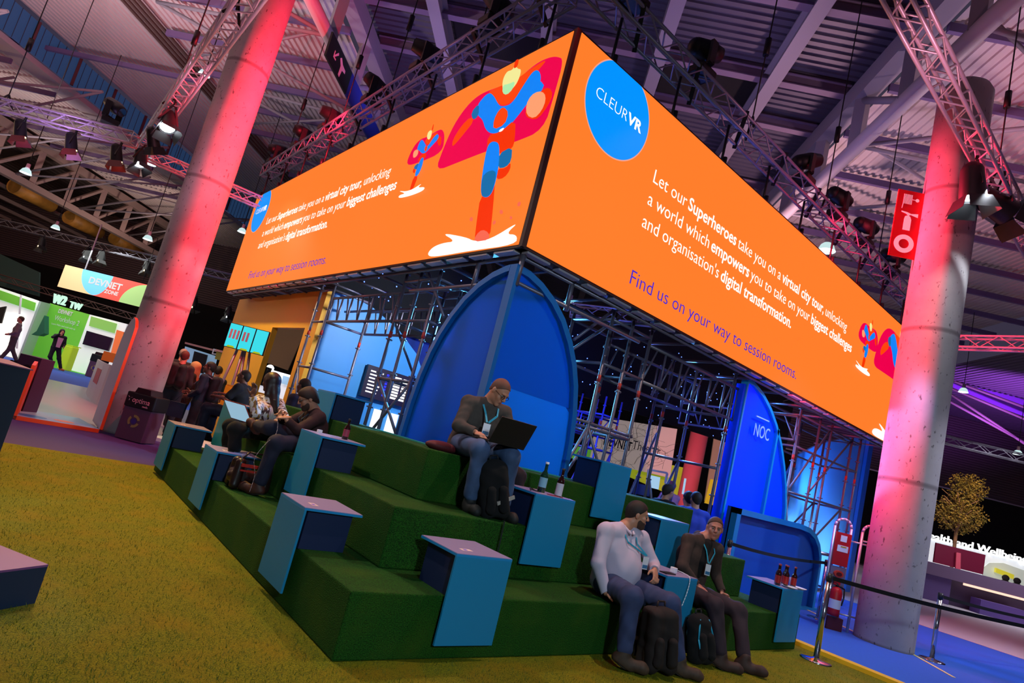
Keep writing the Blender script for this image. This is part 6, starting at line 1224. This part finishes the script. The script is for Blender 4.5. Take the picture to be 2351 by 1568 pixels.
# ---- man with glasses on the left
def ex5(e, J, T, f, sd):
    lanyard(e, J, T, f, sd, mat('lanyard_dark', '1c4a60', .6), J['chest']+f*.14-Z_*.02, .014)
person('bearded man with glasses leaning over his phone, legs crossed, on the middle step',
 dict(head=(.66, 3.17, 1.465), neck=(.77, 3.17, 1.36), chest=(.8, 3.15, 1.2), pelvis=(.83, 3.08, 1.0), shR=(.78, 3.37, 1.29), shL=(.76, 2.97, 1.3), elR=(.52, 3.3, 1.13), elL=(.53, 2.86, 1.13), wrR=(.4, 3.06, 1.22), wrL=(.4, 2.9, 1.2),
 hipR=(.77, 3.16, 1.0), hipL=(.77, 2.98, 1.0), kneeR=(.33, 3.1, 1.08), kneeL=(.3, 2.74, .97), ankR=(.3, 3.4, 1.05), ankL=(.27, 2.76, .53), toeR=(.26, 3.56, 1.07), toeL=(.15, 2.92, .48), solenR=(-.5, .0, .8), front=(-1, 0, 0)),
 (-.85, .15, -.5), SKIN, DARKR, mat('jeans_dark', '1c1c34', .85), mat('shoe_redbrown', '4a2418', .6), mat('hair_reddark', '321810', .7), 'swept', mat('beard2', '4a3026', .8), True, hands={'R': ((-.5, -.5, .45), (-.3, .2, .9), (.2, -.6, .6), 1.0), 'L': ((-.5, .5, .4), (-.3, -.2, .9), (.2, .6, .6), 1.0)}, extra=ex5, anchor=V3(.3, 2.8, .434))
m = MB(); m.prism([(-.035, 0), (.035, 0), (.035, .008), (-.035, .008)], (.31, 3.0, 1.25), (0, 1, 0), (.5, 0, .85), Vector((-.06, 0, .12))); tag(m.build('smartphone', BLACK), 'black smartphone held by the bearded man with glasses', 'phone')
# ---- woman with long hair
FLOR = mat('floral', 'd8c8c0', .7); _nt = FLOR.node_tree
def floral():
    nt = FLOR.node_tree; L = nt.links.new; p = nt.nodes['Principled BSDF']; tc = nt.nodes.new('ShaderNodeTexCoord'); v = nt.nodes.new('ShaderNodeTexVoronoi'); v.inputs['Scale'].default_value = 42; mp = nt.nodes.new('ShaderNodeMapping'); mp.inputs['Scale'].default_value = (1, 1, .45)
    r = nt.nodes.new('ShaderNodeValToRGB'); r.color_ramp.interpolation = 'CONSTANT'; e = r.color_ramp.elements; e[0].color = (*srgb('e0d4d0'), 1); e[1].position = 1
    for pos, c in ((.25, '9a7428'), (.42, 'd4c8c4'), (.62, '4a2828'), (.8, 'c8a8b0'), (.92, '8a5a28')): q = e.new(pos); q.color = (*srgb(c), 1)
    L(tc.outputs['Object'], mp.inputs[0]); L(mp.outputs[0], v.inputs['Vector']); sx = nt.nodes.new('ShaderNodeSeparateColor'); L(v.outputs['Color'], sx.inputs[0]); L(sx.outputs[0], r.inputs['Fac']); L(r.outputs['Color'], p.inputs['Base Color'])
floral()
wv = lambda px, py, X: gx(px, py, X)
hd_ = wv(622, 878, .62); nk = wv(622, 915, .66); 
person('woman with long dark hair and floral blouse seen from behind, gesturing over a laptop',
 dict(head=hd_, neck=nk, chest=wv(618, 950, .68), pelvis=wv(612, 985, .72)-Z_*.0, shR=wv(596, 918, .55)+V3(0, .0, -.01), shL=wv(640, 928, .82), elR=wv(586, 952, .4), elL=wv(655, 965, .72), wrR=wv(580, 910, .32), wrL=wv(625, 975, .4),
 hipR=wv(604, 992, .64), hipL=wv(618, 996, .66), kneeR=wv(528, 978, .22), kneeL=wv(540, 985, .12), ankR=wv(522, 1030, .25), ankL=wv(538, 1038, .2), toeR=wv(512, 1036, .2), toeL=wv(526, 1044, .12), front=(-.6, .8, 0)),
 (-.55, .82, -.15), SKIN2, FLOR, BLK2, BLK2, mat('hair_black', '2a1410', .45), 'long', female=True, h=.0065, hands={'R': ((.0, .25, 1), (.7, .5, 0), (-.6, .7, 0), .25), 'L': ((-.6, .6, .1), (0, 0, 1), (.5, .6, 0), .4)}, anchor=V3(.25, 4.0, .434))
lp_ = gx(555, 968, .33); laptop(lp_, (-.5, 1, 0), (.75, -.5, -.05), (-.5, .35, .8), .36, .25, 'red-edged laptop with a glowing pale screen on the lap of the long-haired woman', mat('lid_red', '8a1018', .4), mat('laptop_glow2', '9cc4dc', .4, emit=.85), mat('base_red', '5a0c14', .4))
# handbag by the blue table
def handbag(P):
    e = empty('handbag', P, 'dark brown leather holdall with red-lined flap on the lowest left step', 'bag')
    S = SDF(.03); 
    for a in (-1, 1):
        for b in (-1, 1): S.cone(P+V3(b*.15, a*.08, .05), P+V3(b*.14, a*.06, .26), .05, .05)
    S.cone(P+V3(-.14, 0, .12), P+V3(.14, 0, .12), .08, .08); S.build('bag_body', mat('leather', '2c1614', .35, noise=.3, nscale=12), e, .007, .003)
    m = MB(); m.bar(P+V3(-.15, -.125, .25), P+V3(.15, -.125, .25), .012, .03); m.bar(P+V3(-.15, -.132, .2), P+V3(.15, -.132, .2), .008, .016); m.build('red_trim', mat('red_trim', 'c82820', .4), e)
    for b in (-.1, .1): m = MB(); m.bar(P+V3(b, -.14, .1), P+V3(b, -.12, .3), .025, .008); m.build('belt_strap', mat('leather'), e)
    m = MB(); m.path([P+V3(-.12, 0, .29), P+V3(-.07, 0, .37), P+V3(.07, 0, .37), P+V3(.12, 0, .29)], .009); m.build('handle', mat('leather'), e)
    for b in (-.16, .16): m = MB(); m.tube(P+V3(b, -.11, .27), P+V3(b, -.11, .34), .006); m.build('buckle', CHROME, e)
handbag(Vector((.24, 3.0, .436)))
# ---- people further back
def standing(P, face, label, hgt=1.75, **k):
    P = Vector(P); f = Vector(face).normalized(); s = Z_.cross(f)*-1; s = f.cross(Z_); q = hgt/1.75
    at = lambda x, y, z: P+s*x*q+f*y*q+Z_*z*q    # x right of the person
    J = dict(head=at(0, .02, 1.63), neck=at(0, -.01, 1.47), chest=at(0, 0, 1.25), pelvis=at(0, 0, .97), shR=at(.18, 0, 1.42), shL=at(-.18, 0, 1.42), hipR=at(.09, 0, .92), hipL=at(-.09, 0, .92), kneeR=at(.11, .03, .5), kneeL=at(-.11, .0, .5), ankR=at(.12, -.02, .08), ankL=at(-.13, -.03, .08), toeR=at(.14, .15, .045), toeL=at(-.15, .14, .045), front=tuple(f),
     elR=at(.25, -.02, 1.14), elL=at(-.25, -.02, 1.14), wrR=at(.2, .15, 1.0), wrL=at(-.2, .15, 1.0))
    for kk, v in k.pop('J', {}).items(): J[kk] = at(*v)
    hn = {'R': (tuple(f-Z_*.3), tuple(s), tuple(Z_), .5), 'L': (tuple(f-Z_*.3), tuple(-s), tuple(Z_), .5)}
    k.setdefault('hands', hn); k.setdefault('h', .01)
    return person(label, J, k.pop('look', face), anchor=P, **k)
up_ = lambda e, J, T, f, sd: None
def pack_on(e, J, T, f, sd):
    S = SDF(.04); c = J['chest']-f*.2
    for a in (-1, 1): S.cone(c+sd*a*.09-Z_*.18, c+sd*a*.08+Z_*.16, .09, .08)
    S.build('backpack', mat('pack_dark', '181018', .85), e, .01, .004)
    for a in (-1, 1): m = MB(); m.bar(J['neck']+sd*a*.11+f*.0+Z_*.01, c+sd*a*.11+Z_*.15, .05, .012); m.bar(J['neck']+sd*a*.11+Z_*.01, J['chest']+f*.15+sd*a*.13, .05, .012); m.build('pack_strap', mat('strap_grey', '6a6070', .7), e)
standing(gz(362, 1003), (.35, .95, 0), 'man with a dark backpack standing behind the red pillar, back to camera', 1.78, top=mat('jacket_plum', '281018', .85), trous=NAVYC, shoe=BLK2, hair=mat('hair_redbrown', '4a1a14', .8), extra=pack_on)
pb = Vector((1.06, 9.3, 0)); standing(pb, (-.75, .5, 0), 'man with grey scarf and backpack standing in profile holding a bag', 1.68, skin=SKIN2, top=NAVYC, trous=SUIT, shoe=BLK2, extra=pack_on, J=dict(wrR=(.12, .28, 1.08), elR=(.22, .05, 1.1)), look=(-.9, .35, .05))
e = empty('tote_bag', pb+V3(-.25, .1, .6), 'navy tote bag carried by the man in profile with the scarf', 'bag'); m = MB(); m.prism([(-.16, -.2), (.16, -.2), (.17, .08), (-.17, .08)], pb+V3(-.3, .12, .72), (.75, -.5, 0), Z_, (-.05, -.06, 0)); m.build('bag_body', mat('tote_navy', '101c34', .8), e); m = MB(); m.path([pb+V3(-.3, .12, .8)+V3(-.08, .05, 0), pb+V3(-.3, .12, .98), pb+V3(-.3, .12, .8)+V3(.08, -.05, 0)], .008); m.build('bag_handle', mat('tote_navy'), e)
standing(gs(425, 800, 9.6)*1-Z_*gs(425, 800, 9.6).z, (.3, .9, 0), 'grey-haired tall man half hidden behind the red pillar', 1.86, top=SUIT, trous=SUIT, hair=mat('hair_grey', '8c7c74', .8))
q = gs(452, 835, 8.9); standing(V3(q.x, q.y, 0), (-.8, .3, 0), 'blond curly-haired person in black beyond the man with the backpack', 1.62, top=SUIT, trous=SUIT, hair=mat('hair_blond', 'a88a5c', .8), hairstyle='long')
q = gs(506, 838, 9.3); standing(V3(q.x, q.y, 0), (.4, .9, 0), 'man in a black printed T-shirt with back turned below the olive noticeboard', 1.66, top=SUIT, trous=SUIT, sleeves='short')
# bald man in black T-shirt, seated far left
q = gs(568, 862, 6.3); B0 = V3(q.x, q.y, 0); f7 = Vector((-.75, .6, 0)).normalized(); s7 = f7.cross(Z_); a7 = lambda x, y, z: B0+s7*x+f7*y+Z_*z
z7 = q.z-.02
person('bald man in a black T-shirt seated beyond the steps, holding a phone up', dict(head=a7(0, .05, z7-.02), neck=a7(0, 0, z7-.16), chest=a7(0, -.02, z7-.36), pelvis=a7(0, -.05, z7-.64), shR=a7(.2, 0, z7-.22), shL=a7(-.2, 0, z7-.22), elR=a7(.3, .14, z7-.42), elL=a7(-.28, .1, z7-.44), wrR=a7(.15, .38, z7-.38), wrL=a7(-.1, .36, z7-.44), hipR=a7(.1, 0, z7-.66), hipL=a7(-.1, 0, z7-.66), kneeR=a7(.14, .42, z7-.66), kneeL=a7(-.14, .42, z7-.66), ankR=a7(.14, .4, z7-1.1), ankL=a7(-.14, .4, z7-1.1), toeR=a7(.14, .58, z7-1.14), toeL=a7(-.14, .58, z7-1.14), front=tuple(f7)), tuple(f7+Z_*.1), mat('skin_mid', '7a4a3a', .5), SUIT, NAVYC, BLK2, HAIRD, 'stubble', glasses=True, h=.009, bulk=1.12, sleeves='short', hands={'R': (tuple(f7*.6-s7*.7), tuple(Z_), tuple(f7), .6), 'L': (tuple(f7*.6+s7*.5), tuple(Z_), tuple(f7), .6)}, anchor=B0)
e = empty('stool', B0+V3(0, 0, 0), 'grey box stool carrying the bald man in the black T-shirt', 'stool'); m = MB(); m.box((-.2, -.2, .005), (.2, .2, z7-.76), M=Matrix.Translation(a7(0, -.05, 0))); m.build('stool_box', mat('stool_grey', '5a545c', .6), e)
q = gs(700, 885, 5.4); B6 = V3(q.x, q.y, 0); standing(B6, (-.5, .85, 0), 'dark-haired man in a navy suit seen behind the man with glasses', q.z+.1, skin=SKIN2, top=mat('suit_navy', '1a1630', .85), trous=SUIT)
# woman at the workshop stand, walker at far left
wp = gz(112, 845); standing(wp, (.2, -1, 0), 'woman in a black trouser suit with a hand at her face before the green wall', 1.72, top=SUIT, trous=SUIT, shoe=mat('shoe_tan', 'a85a28', .6), hair=HAIRD, hairstyle='long', h=.016, J=dict(wrR=(.06, .12, 1.55), elR=(.28, .12, 1.32), ankR=(-.1, -.02, .08), toeR=(-.1, .12, .05), ankL=(-.42, .0, .08), toeL=(-.5, .12, .05), kneeL=(-.22, .03, .5)),
 extra=lambda e, J, T, f, sd: (MB().prism([(-.07, -.3), (.07, -.3), (.1, .12), (-.1, .12)], J['chest']+f*.15, sd, Z_, f*.02).build('pink_shirt', mat('pink_shirt', 'd090a8', .7), e)))
wp = gz(12, 830); standing(wp, (-1, .1, 0), 'man in a grey jumper walking past the lit white panel at the far left', 1.78, top=mat('jumper_grey', '7a6c6c', .8), trous=mat('trouser_grey', '4c4444', .8), shoe=BLK2, hair=HAIRB, h=.016, J=dict(ankR=(.1, -.3, .1), toeR=(.1, -.14, .06), kneeR=(.1, -.05, .5), ankL=(-.1, .15, .08), toeL=(-.1, .3, .05)))
# heads inside the booth
for i, (x, y, s, fc, tp, lb, hr) in enumerate(((1530, 1128, 6.2, (.9, -.2, 0), SUIT, 'dark-haired man in black seated inside the booth beside the dark monitor', HAIRD), (1543, 1118, 9.5, (.2, .9, 0), mat('pale_top_red_lit', 'c86a78', .7), 'red-lit person in a pale top further inside the booth', mat('hair_red_lit', '8a2a2c', .8)), (1582, 1146, 6.4, (.5, .8, 0), mat('blue_lit', '1c2a70', .8), 'man in a dark blue top bending inside the booth left of the pink pillar', HAIRD), (1600, 1148, 6.1, (.5, .8, 0), mat('blue_jumper', '2038a8', .8), 'man in a blue jumper with back turned inside the booth', HAIRD))):  # red light on the second figure is put into top and hair colours
    q = gs(x, y, s); z = q.z; b = V3(q.x, q.y, 0); f = Vector(fc).normalized(); sd_ = f.cross(Z_); a_ = lambda X, Y, Z: b+sd_*X+f*Y+Z_*(z+Z)
    person(lb, dict(head=a_(0, .04, 0), neck=a_(0, 0, -.15), chest=a_(0, -.02, -.36), pelvis=a_(0, -.06, -.64), shR=a_(.19, 0, -.21), shL=a_(-.19, 0, -.21), elR=a_(.26, .1, -.46), elL=a_(-.26, .1, -.46), wrR=a_(.15, .32, -.46), wrL=a_(-.15, .32, -.46), hipR=a_(.1, 0, -.68), hipL=a_(-.1, 0, -.68), kneeR=a_(.13, .42, -.66), kneeL=a_(-.13, .42, -.66), ankR=a_(.13, .42, .08-z), ankL=a_(-.13, .42, .08-z), front=tuple(f)), fc, SKIN, tp, SUIT, None, hr, 'short', h=.014, anchor=b)
    m = MB(); m.box((-.22, -.22, .005), (.22, .22, z-.78), M=Matrix.Translation(a_(0, -.06, -z))); tag(m.build('stool', mat('stool_grey')), 'grey box stool under the '+lb.split(' inside')[0].split(' further')[0], 'stool')
# ============================================================ small things on tables and ledges
def bottle(P, r, h, label, glass, lab=None, cap=None, group=None, lr=(.15, .5)):
    P = Vector(P); e = empty('bottle', P, label, 'bottle', group)
    m = MB(); m.lathe([(0, 0), (r, .002), (r, h*.55), (r*.85, h*.63), (r*.42, h*.73), (r*.38, h*.93), (r*.44, h*.94), (r*.44, h)], P, 18); m.build('glass_body', glass, e)
    if lab: m = MB(); m.lathe([(r*1.02, h*lr[0]), (r*1.02, h*lr[1])], P, 18); m.build('label', lab, e)
    m = MB(); m.lathe([(r*.47, h*.95), (r*.47, h*1.02), (0, h*1.02)], P, 14); m.build('cap', cap or BLACK, e)
    return e
BRN = mat('glass_brown', '2c0c06', .08); BRR = mat('label_red', 'a01818', .5); WHL = mat('label_white', 'd8d0e0', .5)
tz = .88+.2965
bottle((1.96, .64, tz), .036, .27, 'clear green water bottle with blue label on the table below the laptop man', mat('glass_green', '1c5a44', .08, trans=.6), mat('label_blue', '8cc0d8', .5), WHITE, lr=(.18, .5))
bottle((2.1, .56, tz), .033, .25, 'brown bottle with a white label beside the water bottle', BRN, WHL, BLACK, lr=(.04, .48))
m = MB(); m.prism([(0, 0), (.16, 0), (.16, .05), (0, .05)], (1.98, .53, tz), X_, Y_, (0, 0, .006)); tag(m.build('leaflet', mat('leaflet', 'b03040', .5)), 'small red leaflet lying beside the bottles on the blue table', 'leaflet')
m = MB(); m.path([(1.8, .6, tz+.005), (1.87, .7, tz+.02), (1.93, .68, tz+.005), (1.9, .6, tz+.005), (1.84, .64, tz+.01)], .005, 5); tag(m.build('cable', BLACK), 'coiled dark cable on the table with the water bottle', 'cable')
tz = .434+.2965
for i, (x, y) in enumerate(((5.45, .06), (5.52, .1), (5.62, .05), (5.69, .1), (5.78, .03))):
    bottle((x, y, tz), .031, .235, 'brown beer bottle with red label, number %s from the left on the rightmost table' % ('one', 'two', 'three', 'four', 'five')[i], BRN, BRR, mat('cap_red2', '8c1a1a', .4), 'beer bottles on the rightmost table', lr=(.12, .48))
def plate(P, label): m = MB(); m.lathe([(0, .003), (.055, .003), (.09, .018), (.092, .02), (.055, .006), (0, .006)], P, 24); tag(m.build('plate', WHITE), label, 'plate')
plate((5.58, -.02, tz), 'white plastic plate in front of the beer bottles, the left one'); plate((5.82, -.02, tz), 'white plastic plate at the right table corner, overhanging the edge')
m = MB(); m.lathe([(0, .002), (.028, .002), (.038, .1), (.036, .1), (.026, .006), (0, .006)], (5.86, .08, tz), 18); tag(m.build('plastic_cup', mat('cup_clear', 'e0d8f0', .15, trans=.5)), 'clear plastic cup beside the rightmost beer bottle', 'cup')
e = empty('phone_charger', (3.4, .1, tz), 'white phone charger plugged in on the table between the two men', 'charger'); m = MB(); m.box((3.38, .07, tz), (3.42, .13, tz+.05)); m.build('plug', WHITE, e, bevel=.006)
m = MB(); m.path(crv([(3.42, .07, tz+.03), (3.46, .02, tz+.02), (3.44, -.06, tz+.0), (3.4, -.085, tz-.12), (3.35, -.09, tz-.25)]), .0035, 5); m.build('white_cord', WHITE, e)
m = MB(); m.box((3.14, .0, tz), (3.3, .08, tz+.009)); tag(m.build('smartphone', BLACK, bevel=.003), 'dark phone lying on the table between the two seated men', 'phone')
tz = .88+.2965; e = empty('phone_charger', (.56, 2.4, tz), 'white cable plug on the table beside the bearded man with glasses', 'charger'); m = MB(); m.box((.54, 2.38, tz), (.58, 2.42, tz+.03)); m.build('plug', WHITE, e)
m = MB(); m.path(crv([(.33, 2.98, 1.22), (.3, 2.8, 1.06), (.18, 2.66, .95), (.1, 2.6, .8), (.14, 2.58, .65), (.12, 2.52, .5)]), .002, 5); m.build('white_cord', mat('cord_grey', '9a94a0', .6), e)
bottle((.74, 2.2, tz), .03, .2, 'dark drink bottle on the table beside the bearded man with glasses', BRN, mat('label_pink', 'a03a50', .5), BLACK)
# loose blades of the carpet near the camera
rg = np.random.RandomState(3); nb = 90000
bx_ = rg.uniform(-3.2, 6.3, nb*2); by_ = rg.uniform(-2.4, 6.2, nb*2); dd_ = np.hypot(bx_-CP.x, by_-CP.y); keep = (rg.rand(nb*2) < np.clip(3.2/np.maximum(dd_, .6), 0, 1)**1.6) & ~((bx_ > -.02) & (by_ > -.02)) & (((bx_-CP.x)*FW.x+(by_-CP.y)*FW.y) > 1.2); bx_, by_ = bx_[keep], by_[keep]; nb = len(bx_)
a = rg.uniform(0, 6.28, nb); hh = rg.uniform(.012, .026, nb); wdt = .0022; lean = rg.uniform(-.012, .012, (nb, 2))
v = np.zeros((nb, 3, 3), np.float32); v[:, 0] = np.stack([bx_-np.cos(a)*wdt, by_-np.sin(a)*wdt, np.full(nb, .02)], -1); v[:, 1] = np.stack([bx_+np.cos(a)*wdt, by_+np.sin(a)*wdt, np.full(nb, .02)], -1); v[:, 2] = np.stack([bx_+lean[:, 0], by_+lean[:, 1], .02+hh], -1)
me = bpy.data.meshes.new('carpet_blades'); me.vertices.add(nb*3); me.vertices.foreach_set('co', v.ravel()); me.loops.add(nb*3); me.loops.foreach_set('vertex_index', np.arange(nb*3, dtype=np.int32)); me.polygons.add(nb); me.polygons.foreach_set('loop_start', np.arange(nb, dtype=np.int32)*3); me.update(calc_edges=True)
me.materials.append(mat('blade', '80880a', .7, col2='304806', nscale=40)); o = bpy.data.objects.new('carpet_blades', me); COL.objects.link(o); tag(o, 'short upright blades of the artificial grass carpet', 'grass blades', kind='stuff')
